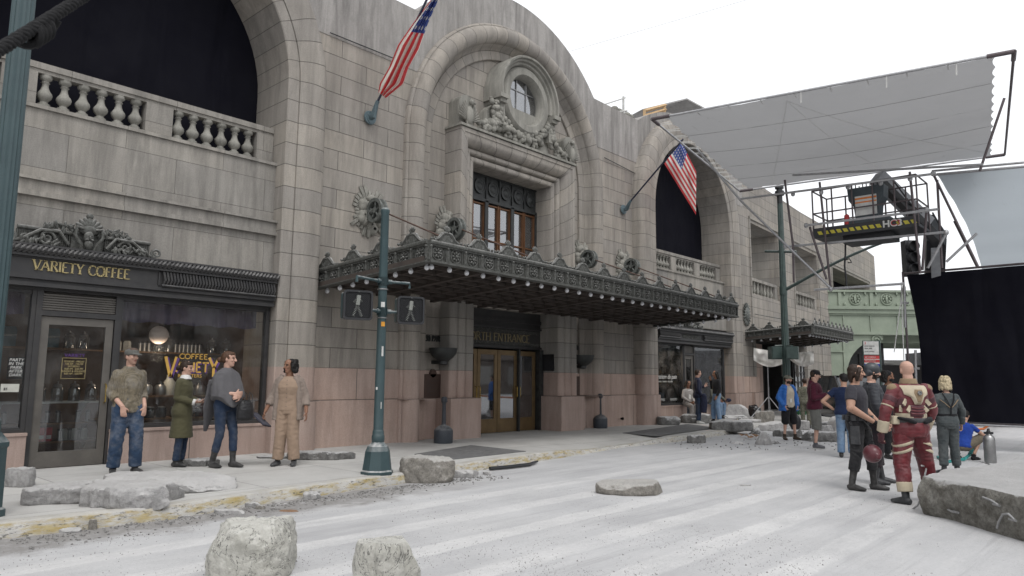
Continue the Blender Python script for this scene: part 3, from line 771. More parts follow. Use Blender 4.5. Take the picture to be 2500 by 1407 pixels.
def shopfront(x0, x1, zf, door, wins, sill, cresth, cxc, sign, signw, back=True, head=2.84, dz=0.):
    """dark metal shop front in an arch bay: entablature, frames, louvre, door, windows on granite sills"""
    e = MB(); yb = 12.72
    zb, zt = zf
    e.box(x0, x1, 12.50, 13.0, zb, zb + .06); e.box(x0, x1, 12.53, 13.0, zb + .06, zb + .11); e.box(x0, x1, 12.47, 13.0, zb + .11, zb + .17)
    e.box(x0, x1, 12.50, 13.0, zb + .17, zt - .12); e.box(x0, x1, 12.42, 13.0, zt - .12, zt - .08); e.box(x0, x1, 12.46, 13.0, zt - .08, zt)
    ropebar(e, x0, x1, 12.43, zt - .02, .06); e.box(x0, x1, 12.40, 13.0, zt + .04, zt + .07)
    sx0, sx1 = sign
    e.box(sx0, sx1, 12.475, 12.5, zb + .17, zb + .19); e.box(sx0, sx1, 12.475, 12.5, zt - .14, zt - .12)
    e.box(sx0, sx0 + .02, 12.475, 12.5, zb + .17, zt - .12); e.box(sx1 - .02, sx1, 12.475, 12.5, zb + .17, zt - .12)
    for (a, b) in ((x0, sx0), (sx1, x1)):
        if b - a < .2: continue
        n = int((b - a) / .055)
        for i in range(n):
            x = a + .03 + (b - a - .06) * (i + .5) / n
            e.tube([(x, 12.48, zb + .18), (x + .02, 12.43, (zb + zt) / 2), (x, 12.46, zt - .13)], .02, 6)
        e.tube([(a + .02, 12.44, zb + .19), (b - .02, 12.44, zb + .19)], .022, 6)
    en = e.build('shop_entablature', M['shopmetal'], bld, smooth=40)
    f = MB()
    f.box(x0, x1, 12.66, 12.82, head, zb)
    fx = sorted(set([w[0] for w in wins] + [w[1] for w in wins]))
    for (a, b) in wins:
        f.box(a - .07, a, 12.68, 12.80, sill, head); f.box(b, b + .07, 12.68, 12.80, sill, head)
        f.box(a, b, 12.68, 12.80, sill, sill + .05); f.box(a, b, 12.70, 12.80, sill + .05, sill + .075); f.box(a, b, 12.70, 12.80, head - .05, head)
    d0, d1 = door
    f.box(d0 - .08, d0, 12.665, 12.815, ZG, head); f.box(d1, d1 + .08, 12.665, 12.815, ZG, head)
    f.box(d0, d1, 12.665, 12.815, 2.46 + dz, 2.54 + dz)
    fr = f.build('shop_frame', M['shopmetal'], bld, smooth=0)
    lv = MB(); lv.box(d0, d1, 12.79, 12.81, 2.54 + dz, head)
    n = 7
    for i in range(n):
        z = 2.56 + dz + (head - 2.6 - dz) * i / (n - .5); lv.box(d0, d1, 12.694, 12.70, z - .006, z + .018); lv.add([(d0, 12.70, z), (d1, 12.70, z), (d1, 12.78, z + .035), (d0, 12.78, z + .035), (d0, 12.70, z - .01), (d1, 12.70, z - .01), (d1, 12.78, z + .025), (d0, 12.78, z + .025)], [(0, 1, 2, 3), (4, 7, 6, 5), (0, 4, 5, 1), (3, 2, 6, 7)])
    lv.build('louvre', M['doormetal'], bld, smooth=0)
    for (a, b) in wins:
        g = MB(); g.box(a, b, 12.735, 12.742, sill + .05, head - .05); g.build('window_pane', M['glass'], fr, smooth=0)
        g = MB(); g.box(a - .07, b + .07, 12.60, 13.0, ZG - .15, sill - .045); g.box(a - .075, b + .075, 12.58, 13.0, sill - .043, sill)
        g.build('granite_sill', M['granite'], bld, smooth=0)
    dm = MB(); y0, y1 = 12.70, 12.745
    dm.box(d0 + .01, d0 + .12, y0, y1, ZG + .01, 2.45 + dz); dm.box(d1 - .12, d1 - .01, y0, y1, ZG + .01, 2.45 + dz)
    dm.box(d0 + .12, d1 - .12, y0, y1, 2.33 + dz, 2.45 + dz); dm.box(d0 + .12, d1 - .12, y0, y1, ZG + .01, .4)
    do = dm.build('shop_door', M['doormetal'], bld, smooth=0)
    g = MB(); g.box(d0 + .12, d1 - .12, 12.72, 12.726, .4, 2.33 + dz); g.build('door_pane', M['glass'], do, smooth=0)
    g = MB(); xh = d1 - .06; g.tube([(xh, y0, 1.42), (xh, y0 - .05, 1.40), (xh, y0 - .05, 1.14), (xh, y0, 1.12)], .011, 8); g.build('door_handle', M['brassbright'], do, smooth=40)
    # inner room
    r = MB(); r.box(x0 - .2, x1 + .2, 15.6, 15.65, 0, 3.4); r.box(x0 - .25, x0 - .2, 13.0, 15.6, 0, 3.4); r.box(x1 + .2, x1 + .25, 13.0, 15.6, 0, 3.4)
    r.box(x0 - .2, x1 + .2, 12.8, 15.6, 3.0, 3.05); r.build('shop_room', M['inwall'], bld, smooth=0)
    c = MB(); cresting(c, cxc, zt + .07, 12.5, cresth, random.Random(3)); c.build('bronze_cresting', M['verdigris'], bld, smooth=50)
    return en, fr, do
en, fr, do = shopfront(1.45, 6.98, (2.88, 3.44), (3.22, 4.26), [(1.55, 3.08), (4.37, 6.92)], .70, .9, 3.70, (2.3, 4.84), 0)
m = MB(); letters(m, 'VARIETY COFFEE', 3.0, 3.125, .155, 12.499, .02, width=1.36, Tk=.16, tk=.085); m.build('sign_lettering', M['gold'], en, smooth=0)
en2, fr2, do2 = shopfront(20.9, 26.36, (2.84, 3.34), (22.98, 23.62), [(20.95, 22.85), (23.75, 26.0)], .72, .85, 22.9, (22.3, 24.0), 0, head=2.82, dz=0.)
m = MB(); letters(m, 'MAISON DU PAIN', 22.55, 3.04, .14, 12.499, .02, width=1.2, Tk=.16, tk=.085); m.build('sign_lettering', M['verdigris'], en2, smooth=0)
# window lettering, shop one
LY = 12.73
m = MB(); letters(m, 'COFFEE', 5.36, 1.86, .085, LY, .004, width=.5, Tk=.16, tk=.16, serif=False)
letters(m, 'V', 5.12, 1.55, .34, LY, .004, width=.2, Tk=.14, tk=.11, serif=False); letters(m, 'ARIET', 5.32, 1.63, .17, LY, .004, width=.57, Tk=.17, tk=.17, serif=False)
letters(m, 'Y', 5.88, 1.55, .34, LY, .004, width=.2, Tk=.14, tk=.11, serif=False); m.build('window_lettering', M['logoyellow'], fr, smooth=0)
m = MB(); letters(m, 'V', 5.14, 1.525, .345, LY + .004, .003, width=.21, Tk=.2, tk=.17, serif=False); letters(m, 'ARIET', 5.335, 1.61, .17, LY + .004, .003, width=.57, Tk=.22, tk=.22, serif=False)
letters(m, 'Y', 5.90, 1.525, .345, LY + .004, .003, width=.21, Tk=.2, tk=.17, serif=False); m.build('lettering_shadow', M['logopurple'], fr, smooth=0)
textobj('window_lettering', 'ROASTERS', .085, M['logoyellow'], fr, (5.35, LY - .004, 1.535), sx=1.05)
textobj('window_lettering', 'maison du pain', .22, M['whitepaint'], fr2, (21.15, LY - .004, 1.62), shear=.35, sx=1.0)
textobj('window_lettering', 'COFFEE   BAKERY   KITCHEN', .07, M['whitepaint'], fr2, (21.2, LY - .004, 1.5), sx=1.1)
textobj('window_lettering', 'COFFEE          BAKERY', .12, M['whitepaint'], fr2, (21.2, LY - .004, .88), sx=1.1)
m = MB(); m.box(3.56, 3.90, 12.712, 12.714, 1.50, 1.506); m.box(3.56, 3.90, 12.712, 12.714, 1.82, 1.826); m.box(3.56, 3.566, 12.712, 12.714, 1.5, 1.826); m.box(3.894, 3.9, 12.712, 12.714, 1.5, 1.826)
m.build('door_notice_border', M['gold'], do, smooth=0)
textobj('door_notice', 'VARIETY', .075, M['logopurple'], do, (3.73, 12.712, 1.84), align='CENTER')
textobj('door_notice', 'MONDAY - FRIDAY\n7:00 AM - 7:00 PM\nSATURDAY\n8:00 AM - 6:00 PM\nSUNDAY & HOLIDAYS\n8:00 AM - 5:00 PM', .042, M['gold'], do, (3.73, 12.712, 1.755), align='CENTER', sx=.8)
m = MB(); m.box(2.86, 3.07, 12.745, 12.75, 1.49, 1.82); m.build('poster', M['blackcloth'], fr, smooth=0)
textobj('poster_text', 'PARTY\nIN THE\nPARK\nAFTER\nDARK', .062, M['whitepaint'], fr, (2.965, 12.733, 1.755), align='CENTER', shear=.2)
m = MB(); m.box(2.8, 3.03, 12.73, 12.734, 1.30, 1.42); m.build('price_card', M['cream'], fr, smooth=0)
textobj('price_card_text', '$5', .05, M['blackcloth'], fr, (2.83, 12.727, 1.33), shear=.2)
# purple valance behind the shop glass
m = MB()
for (a, b) in ((1.6, 3.05), (4.4, 6.88)):
    n = int((b - a) / .02); vs = []
    for i in range(n + 1):
        x = a + (b - a) * i / n; y = 12.98 + .018 * sin(x * 22) + .012 * sin(x * 51)
        vs += [(x, y, 2.84), (x, y, 2.47 + .015 * sin(x * 13))]
    m.add(vs, [(2 * i, 2 * i + 1, 2 * i + 3, 2 * i + 2) for i in range(n)])
m.build('valance', M['purple'], bld, smooth=60)
m = MB()
for (a, b) in ((21.0, 22.8), (23.8, 25.95)):
    n = int((b - a) / .02); vs = []
    for i in range(n + 1):
        x = a + (b - a) * i / n; y = 12.92 + .03 * sin(x * 30) + .012 * sin(x * 71)
        vs += [(x, y, 2.80), (x, y, 2.5 + .02 * sin(x * 33))]
    m.add(vs, [(2 * i, 2 * i + 1, 2 * i + 3, 2 * i + 2) for i in range(n)])
m.build('valance', basic('grey_linen', (.42, .42, .43), .9), bld, smooth=60)
# shelves and goods inside shop one
def shelf(x0, x1, y, z, d=.35, label='', mat='wood'):
    m = MB(); m.box(x0, x1, y, y + d, z - .03, z)
    for x in (x0 + .2, x1 - .2): m.add([(x - .01, y + .05, z - .03), (x + .01, y + .05, z - .03), (x + .01, y + d, z - .03), (x - .01, y + d, z - .03), (x - .01, y + d, z - .25), (x + .01, y + d, z - .25)], [(0, 1, 2, 3), (0, 4, 5, 1), (0, 3, 4), (1, 5, 2), (3, 2, 5, 4)])
    return tag(m.build('shelf', M[mat], smooth=0), label, 'shelf')
shelf(3.6, 7.6, 14.35, 2.02, label='upper wooden shelf of jars behind coffee shop glass')
shelf(4.4, 7.3, 13.75, 1.20, label='middle shelf of jugs and pots behind coffee shop glass')
shelf(4.3, 7.1, 13.3, .82, .5, label='low display ledge along the coffee shop window')
shelf(2.8, 4.4, 13.4, 1.13, .45, label='pale counter top behind the coffee shop door', mat='ltgrey')
shelf(2.7, 4.5, 13.6, .78, .35, label='counter shelf with tins behind the coffee shop door')
shelf(2.7, 4.5, 13.6, .48, .35, label='bottom counter shelf with packets behind the door')
def jar(name, label, cat, prof, mat, capm, lid=None, seg=14):
    t = thing(name, label, cat); m = MB(); m.lathe(prof, (0, 0, 0), seg); m.build('jar_body', mat, t, smooth=40, local=True)
    if lid: m = MB(); m.lathe(lid, (0, 0, 0), seg); m.build('lid', capm, t, smooth=40, local=True)
    return t
JG = 'jars and pots on the coffee shop shelves'
M['clearjar'] = glass_mat('clear_jar_glass', .10, tint=(.75, .78, .8), dirt=.12)
ja = jar('glass_jar', 'glass storage jar with dark lid on coffee shop shelf', 'jar', [(.085, 0), (.09, .02), (.09, .2), (.06, .24)], M['clearjar'], M['steel'], [(.065, .24), (.07, .25), (.05, .28), (.012, .29), (.015, .32), (.004, .33)])
jb = jar('steel_pot', 'small round steel coffee pot with black lid on middle shelf', 'pot', [(.09, 0), (.1, .02), (.1, .15), (.07, .2)], M['steel'], M['darkjar'], [(.07, .2), (.06, .23), (.02, .25), (.02, .27), (.005, .28)])
jc = jar('cream_jug', 'tall cream jug on middle shelf of coffee shop', 'jug', [(.1, 0), (.105, .03), (.105, .24), (.06, .3), (.05, .36), (.06, .38)], M['cream'], M['cream'])
jd = jar('tin', 'slim steel tin on upper shelf of coffee shop', 'tin', [(.035, 0), (.035, .16)], M['steel'], M['darkjar'], [(.036, .16), (.036, .19), (.02, .195)])
je = jar('white_packet', 'pale coffee packet on upper shelf', 'packet', [(.07, 0), (.07, .15), (.05, .19)], M['ltgrey'], M['ltgrey'], None, 4)
jf = jar('bean_jar', 'jar of coffee beans on low window ledge', 'jar', [(.08, 0), (.09, .02), (.09, .14), (.07, .17)], M['darkjar'], M['steel'], [(.07, .17), (.07, .19), (.01, .2)])
protos = []
def putjar(p, xs, y, z, grp):
    for i, x in enumerate(xs):
        if p not in protos: protos.append(p); o = p; o.location = (x, y, z)
        else: o = dup(p, (x, y, z))
        o['group'] = grp; o['label'] = 'one of the ' + grp
putjar(je, (4.95, 5.12), 14.5, 2.02, 'pale packets on upper coffee shop shelf')
putjar(jd, (5.35, 5.43, 5.51, 6.02, 6.1, 6.18, 6.26, 6.34, 6.42, 6.5), 14.5, 2.02, 'steel tins on upper coffee shop shelf')
ja['label'] = 'lidded glass storage jar standing in a row on the shelf behind coffee shop glass'
putjar(ja, (3.75, 4.15, 4.38, 5.7, 5.88, 6.75, 7.05, 7.35), 14.5, 2.02, 'glass jars on upper coffee shop shelf')
putjar(jb, (5.3, 5.54), 13.9, 1.20, 'steel coffee pots on middle shelf')
putjar(jc, (5.72, 5.97), 13.95, 1.20, 'cream jugs on middle shelf')
putjar(jf, (4.6, 4.8, 5.0, 5.2, 5.4, 5.65, 5.9, 6.1, 6.4, 6.6), 13.45, .82, 'bean jars on window ledge')
putjar(jb, (6.3, 6.52, 6.74, 6.95), 13.95, 1.20, 'steel coffee pots on middle shelf')
putjar(je, (2.85, 3.0, 3.2, 3.4, 3.6, 3.95, 4.1, 4.25), 13.72, .48, 'pale packets on bottom counter shelf')
putjar(ja, (3.3, 3.5, 3.75, 4.0, 4.25), 13.5, 1.13, 'glass jars on the counter top')
for i, (x, z) in enumerate(((2.9, .78), (3.1, .78), (3.55, .78), (3.7, .78), (3.85, .78), (4.15, .78), (4.3, .78), (3.75, .48), (3.9, .48), (4.05, .48), (4.2, .48))):
    o = dup(jd, (x, 13.72, z), label='dark labelled bottle on counter shelf behind the shop door'); o['group'] = 'bottles on the counter shelves'
m = MB()
for i in range(4):
    m = MB(); x = 3.35 + .11 * i; m.box(x, x + .09, 13.65, 13.75, .48, .70); o = m.build('red_packet', M['redprint'], smooth=0)
    tag(o, 'red and white coffee packet on the bottom counter shelf', 'packet', 'red packets behind the shop door')
    m = MB(); m.box(x + .01, x + .08, 13.645, 13.65, .52, .58); m.build('packet_label', M['whitepaint'], o)
for x, l in ((3.0, 'dark blue coffee bag in left window of the coffee shop'), (3.62, 'dark blue coffee bag behind the door glass of the coffee shop')):
    m = MB(); m.prism([(x, 2.02), (x + .2, 2.02), (x + .21, 2.28), (x + .19, 2.34), (x + .01, 2.34), (x - .01, 2.28)], 13.9, 14.0); o = m.build('coffee_bag', M['tealbag'], smooth=0); tag(o, l, 'coffee bag')
    textobj('bag_text', 'VARIETY', .05, M['ltgrey'], o, (x + .02, 13.895, 2.18))
m = MB(); m.box(2.8, 4.2, 13.9, 14.3, 1.98, 2.02); tag(m.build('shelf', M['wood'], smooth=0), 'short shelf carrying the dark blue coffee bags', 'shelf')
t = thing('pendant_globe', 'round opal globe lamp hanging behind the coffee shop window', 'lamp', (5.33, 13.6, 2.3))
m = MB(); m.sph((0, 0, 0), .165, 24, 16); m.build('lamp_globe', M['globe'], t, smooth=60, local=True)
def glow(t, e, z):
    l = bpy.data.lights.new('glow', 'POINT'); l.energy = e; l.color = (1, .78, .58); l.shadow_soft_size = .15; o = bpy.data.objects.new('glow', l); COL.objects.link(o); o.parent = t; o.location = (0, -.0, z)
glow(t, 18, -.35)
m = MB(); m.tube([(0, 0, .16), (0, 0, .7)], .008, 6); m.build('cord', M['darkjar'], t, local=True)
t = thing('shade_lamp', 'lit half round lamp shade inside the second shop window', 'lamp', (22.0, 13.9, 2.35))
m = MB(); m.lathe([(.02, .2), (.1, .18), (.26, .0), (.25, -.01)], (0, 0, 0), 20, cap=False); m.build('lamp_shade', M['logoyellow'], t, local=True); glow(t, 60, -.2)
# bread-shop interior: warm shelves
M['warmwood'] = basic('warm_bakery_wood', (.36, .20, .10), .7, scale=5)
t = MB(); t.box(21.2, 26.0, 15.0, 15.5, 0, .9)
tag(t.build('bakery_counter', M['warmwood'], smooth=0), 'warm wooden counter inside the bread shop', 'counter')
for z in (1.3, 1.7, 2.1):
    m = MB(); m.box(23.6, 26.2, 15.2, 15.55, z, z + .04); tag(m.build('bread_shelf', M['warmwood'], smooth=0), 'wooden bread shelf on back wall of bread shop at %s height' % {1.3: 'waist', 1.7: 'chest', 2.1: 'head'}[z], 'shelf')
# ------------------------------------------------------------------ portal
m = MB()
def rolls(m, xa, xb, z0, z1, y, d, n):
    """bundle of vertical half-rolls between xa..xb; extruded polygon with UVs"""
    pts = [(xa, 13.6), (xa, y + .04)]; w = (xb - xa) / n
    for i in range(n): pts += [(xa + w * i + w * (1 - cos(pi * k / 7)) / 2, y + .02 - d * sin(pi * k / 7)) for k in range(8)]
    pts += [(xb, y + .04), (xb, 13.6)]
    vs = []; L = [0.]
    for i in range(1, len(pts)): L.append(L[-1] + math.dist(pts[i], pts[i - 1]))
    for z in (z0, z1): vs += [(p[0], p[1], z) for p in pts]
    N = len(pts); fs = [(i, i + 1, N + i + 1, N + i) for i in range(N - 1)]
    m.add(vs, fs, 0, [[(L[i], z0), (L[i + 1], z0), (L[i + 1], z1), (L[i], z1)] for i in range(N - 1)])
for (a, b) in ((11.62, 12.42), (15.75, 16.6)):
    m = MB(); rolls(m, a, b, 1.75, 3.5, 12.62, .07, 3); m.build('portal_pier', M['jamb'], bld, smooth=35)
    m = MB(); rolls(m, a, b, 1.1, 1.75, 12.62, .07, 3); m.build('portal_pier_base', M['granite_ring'], bld, smooth=35)
    m = MB(); ax, bx = a - .1, b + .1
    m.prism([(ax, 0), (bx, 0), (bx, 1.1), (ax, 1.1)], 12.42, 13.4);
    m.build('portal_block', M['granite_ring'], bld, smooth=0)
m = MB(); m.box(12.42, 15.75, 13.28, 13.6, 2.38, 3.5); m.box(12.42, 15.75, 13.22, 13.3, 2.93, 2.98); m.box(12.42, 15.75, 13.22, 13.3, 2.40, 2.45); m.box(12.42, 15.75, 13.24, 13.3, 3.1, 3.2)
sg = m.build('portal_sign', M['shopmetal'], bld, smooth=0)
m = MB(); rr = random.Random(4)
for zz in (2.50, 2.84):
    x = 12.5
    while x < 15.7:
        scroll(m, x, zz, 13.265, .036, 1., rr.choice((-1, 1)), .009, a0=rr.uniform(0, 6)); scroll(m, x + .03, zz + .035, 13.265, .03, 1., 1, .008, a0=rr.uniform(0, 6)); x += .062
m.build('lattice', M['verdigris'], sg, smooth=40)
m = MB(); letters(m, 'NORTH ENTRANCE', 12.72, 2.57, .21, 13.279, .025, width=2.55, Tk=.13, tk=.07); m.build('sign_lettering', basic('dull_bronze_lettering', (.24, .20, .12), .6), sg, smooth=0)
M['doorglass'] = glass_mat('door_glass', .22, tint=(.35, .35, .37))
dxs = [12.45, 13.22, 13.99, 14.78, 15.55]
m = MB(); m.box(15.58, 15.75, 13.15, 13.5, 0, 2.38); m.box(14.76, 14.82, 13.2, 13.4, 0, 2.38); m.box(12.42, 12.45, 13.2, 13.4, 0, 2.38); m.build('portal_frame', M['bronze'], bld, smooth=0)
for i in range(4):
    a, b = dxs[i] + .01, dxs[i + 1] - .01
    m = MB(); y0, y1 = (13.28, 13.33)
    m.box(a, a + .11, y0, y1, ZG + .01, 2.33); m.box(b - .11, b, y0, y1, ZG + .01, 2.33); m.box(a + .11, b - .11, y0, y1, 2.2, 2.33); m.box(a + .11, b - .11, y0, y1, ZG + .01, .52)
    m.box(a + .11, b - .11, y0 - .01, y0, .505, .52); m.box(a + .11, b - .11, y0 - .01, y0, 2.2, 2.212)
    d_ = m.build('brass_door', M['brass'], bld, smooth=0)
    m = MB(); m.box(a + .11, b - .11, 13.30, 13.306, .52, 2.2); m.build('door_pane', M['doorglass'], d_, smooth=0)
    xh = b - .055 if i % 2 == 0 else a + .055
    m = MB(); m.tube([(xh, 13.28, 1.36), (xh, 13.22, 1.35), (xh, 13.22, 1.08), (xh, 13.28, 1.07)], .014, 8); m.build('door_handle', M['brassbright'], d_, smooth=40)
m = MB(); m.box(12.3, 15.9, 14.9, 14.95, 0, 3.2); m.box(12.3, 15.9, 13.4, 14.9, 2.5, 2.55); m.box(12.2, 12.3, 13.4, 14.95, 0, 3.2); m.box(15.9, 16., 13.4, 14.95, 0, 3.2); m.build('lobby_wall', M['inwall'], bld, smooth=0)
m = MB()
m = MB(); m.box(15.70, 15.76, 12.76, 13.2, 1.80, 2.26); o = m.build('reveal_plaque', basic('dark_plaque', (.02, .02, .022), .4), bld, smooth=0)
for cx_ in (11.38, 16.85):
    m = MB(); m.box(cx_ - .27, cx_ + .27, 12.9, 12.935, 1.10, 1.66); m.lathe([(.1, 0), (.1, .03)], (cx_, 12.9, 1.68), 20, 'y')
    m.build('bronze_plaque', basic('brown_bronze_plaque', (.085, .055, .045), .5, .3, scale=30), bld, smooth=30)
    m = MB()
    for k in range(12): m.box(cx_ - .2, cx_ + .2, 12.895, 12.9, 1.15 + .033 * k, 1.155 + .033 * k)
    m.build('plaque_lettering', M['bronze'], bld, smooth=0)
    m = MB(); m.lathe([(.05, -.33), (.11, -.31), (.11, -.24), (.14, -.22), (.25, -.14), (.31, -.05), (.33, .04), (.335, .07), (.30, .07), (.26, -.05)], (cx_ + .05, 12.62, 2.2), 24, cap=False); m.box(cx_, cx_ + .1, 12.62, 12.98, 1.9, 1.98)
    m.build('uplight_bowl', M['bronze'], bld, smooth=50)
    m = MB(); letters(m, '230 PARK', cx_ - .28, 2.44, .13, 12.978, .03, width=.62, Tk=.2, tk=.12); m.build('address_lettering', M['bronze'], bld, smooth=0)
# ------------------------------------------------------------------ oculus, garlands, eagles
OCX, OCZ, OY = 14.24, 9.17, 12.5
def diskprof(prof, a0, a1, n, cx, cz, m, cl=False):
    pth = [(cx, cz, cos(radians(a0 + (a1 - a0) * i / n)), sin(radians(a0 + (a1 - a0) * i / n))) for i in range(n + 1)]
    m.sweep(prof, pth)
m = MB()
diskprof([(.64, 13.1), (.65, 12.6), (.69, OY + .02), (.72, OY - .02), (.88, OY - .02), (.94, OY + .03), (.98, OY + .12), (1.0, 13.1)], 0, 360, 48, OCX, OCZ, m)
m.build('oculus_ring', M['carved'], bld, smooth=35)
m = MB()
diskprof([(.96, OY + .1), (.97, OY + .02), (1.0, OY - .02), (1.05, OY - .02), (1.07, OY - .09), (1.12, OY - .1), (1.14, OY - .17), (1.19, OY - .18), (1.21, OY - .14), (1.21, 13.05)], -8, 188, 36, OCX, OCZ, m)
for k in (-1, 1):
    xa, xb = sorted((OCX + k * .95, OCX + k * 1.25)); m.box(xa, xb, OY - .19, 13.05, OCZ - .28, OCZ - .17); xa, xb = sorted((OCX + k * .94, OCX + k * 1.18)); m.box(xa, xb, OY - .12, 13.05, OCZ - .38, OCZ - .28)
    xa, xb = sorted((OCX + k * .92, OCX + k * 1.1)); m.box(xa, xb, OY - .02, 13.05, OCZ - .95, OCZ - .38)
m.build('oculus_hood', M['carved'], bld, smooth=35)
m = MB(); m.lathe([(.66, 0), (.66, .01)], (OCX, 12.75, OCZ), 40, 'y'); op = m.build('oculus_pane', M['glass2'], bld, smooth=0)
m = MB(); m.lathe([(.67, 0), (.67, .01)], (OCX, 13.0, OCZ), 24, 'y'); m.build('oculus_blind', basic('dark_blind', (.10, .10, .11), .9), op, smooth=0)
m = MB()
for x in (-.2, .2): m.box(OCX + x - .012, OCX + x + .012, 12.72, 12.75, OCZ - .64, OCZ + .64)
for z in (-.26, .3): m.box(OCX - .62, OCX + .62, 12.725, 12.752, OCZ + z - .012, OCZ + z + .012)
m.build('oculus_bars', M['steel'], op, smooth=0)
gr = random.Random(11)
def garland(m, pts, r0, r1, n, y0, dy=.14):
    P = [Vector((p[0], 0, p[1])) for p in pts]; seg = [(P[i + 1] - P[i]).length for i in range(len(P) - 1)]; T = sum(seg)
    for i in range(n):
        t = gr.random() * T; k = 0
        while k < len(seg) - 1 and t > seg[k]: t -= seg[k]; k += 1
        c = P[k].lerp(P[k + 1], t / seg[k]); wd = r0 + (r1 - r0) * sin(pi * i / n); a = gr.uniform(0, 2 * pi); q = gr.random() ** .5
        s_ = gr.uniform(.045, .1)
        m.sph(c + Vector((cos(a) * wd * q, y0 - dy * (1 - q) - gr.random() * .05, sin(a) * wd * q)), (s_, s_ * .8, s_ * gr.uniform(.7, 1.25)), 8, 6, 0, Matrix.Rotation(gr.uniform(0, 3), 3, 'Y'))
m = MB()
m.prism([(12.75, 7.82), (15.35, 7.82), (15.3, 8.5), (14.9, 8.9), (13.2, 8.9), (12.8, 8.5)], 12.66, 13.0)
garland(m, [(13.0, 8.75), (13.15, 8.45), (13.5, 8.15), (14.05, 8.02), (14.6, 8.15), (14.95, 8.45), (15.1, 8.75)], .14, .24, 190, 12.62, .16)
for k in (-1, 1):
    garland(m, [(OCX + k * 1.08, 8.8), (OCX + k * 1.12, 8.4), (OCX + k * 1.3, 8.1), (OCX + k * 1.75, 7.95)], .13, .17, 110, 12.62, .14)
m.build('fruit_garland', M['carved'], bld, smooth=60)
for k in (-1, 1):
    m = MB(); ex = OCX - .1 + k * 2.1
    m.box(ex - .27, ex + .27, 12.62, 13.0, 7.83, 8.5); m.lathe([(.265, 0), (.265, .36)], (ex, 12.60, 8.42), 20, 'y')
    m.sph((ex, 12.52, 8.12), (.13, .12, .25), 12, 8); m.sph((ex - k * .03, 12.46, 8.46), (.07, .08, .08), 10, 7); m.sph((ex - k * .1, 12.42, 8.44), (.05, .03, .025), 8, 5)
    for s_ in (-1, 1):
        for i in range(7):
            a = .25 + i * .16; Mx = Matrix.Rotation(s_ * a, 3, 'Y'); m.sph(Vector((ex + s_ * (.1 + .025 * i), 12.5, 8.3 - i * .045)), (.028, .045, .2 - .01 * i), 8, 6, 0, Mx)
    for i in range(5): m.sph((ex + (i - 2) * .04, 12.5, 7.9), (.022, .03, .12), 6, 5)
    m.build('carved_eagle', M['carved'], bld, smooth=60)
# sunburst bosses, pulleys and tie rods
M['wheel'] = basic('grey_green_iron', (.19, .20, .19), .55, .3, scale=14, c2=(.07, .075, .07), bump=.3)
def sunburst(x, z):
    m = MB(); rs = random.Random(int(x * 10))
    for i in range(28):
        a = 2 * pi * i / 28; L = (.46 if i % 4 < 2 else .37) * (1.25 if abs(sin(a)) > .6 else .95); Mx = Matrix.Rotation(-a + pi / 2, 3, 'Y')
        for j in (-1, 0, 1): m.sph(Vector((x, 12.78, z)) + Vector((cos(a + j * .05), 0, sin(a + j * .05))) * L * .68, (.024, .035, L * .36), 6, 5, 0, Matrix.Rotation(-a - j * .05 + pi / 2, 3, 'Y'))
    for i in range(26):
        a = rs.uniform(0, 2 * pi); r = rs.uniform(.05, .30); m.sph((x + r * cos(a), 12.75, z + r * sin(a) * 1.4), (rs.uniform(.09, .15), .10, rs.uniform(.09, .15)), 10, 7)
    m.sph((x, 12.76, z - .45), (.05, .06, .16), 8, 6)
    m.build('sunburst_boss', M['carved'], bld, smooth=60)
    w_ = MB(); c = Vector((x - .05, 12.42, z - .05)); R = .27
    w_.lathe([(R * .72, -.09), (R, -.09), (R, -.05), (R * .82, -.03), (R * .82, .03), (R, .05), (R, .09), (R * .72, .09)], c, 28, 'x', cap=False)
    w_.lathe([(R * .72, -.09), (R * .72, .09)], c, 28, 'x', cap=False); w_.lathe([(.0, -.08), (.06, -.08), (.06, .08), (0., .08)], c, 12, 'x', cap=False)
    for i in range(5):
        a = 2 * pi * i / 5 + .3; d = Vector((0, cos(a), sin(a))); w_.tube([c + d * .04 - Vector((.04, 0, 0)), c + d * R * .75 - Vector((.04, 0, 0))], .022, 6)
    w_.lathe([(.0, .0), (R * .72, .0), (R * .72, .02), (0, .02)], c + Vector((.03, 0, 0)), 20, 'x', cap=False)
    w_.tube([c + Vector((0, .1, 0)), c + Vector((0, .45, 0))], .07, 10)
    w_.build('pulley_wheel', M['wheel'], bld, smooth=40)
    r_ = MB(); r_.tube([c + Vector((0, -R * .8, -.05)), (x - .02, 9.55, 3.98)], .017, 8); r_.build('tie_rod', basic('rusty_rod', (.13, .085, .07), .6, .3), bld, smooth=60)
for x, z in ((9.28, 5.2), (11.62, 5.18), (17.0, 5.15), (19.3, 5.2)): sunburst(x, z)
m = MB(); m.tube([PY(806, 80, 12.75), PY(962, 143, 12.75)], .012, 6); m.tube([PY(1476, 385, 12.75), PY(1578, 438, 12.75)], .012, 6); m.build('wall_conduit', M['bronze'], bld)
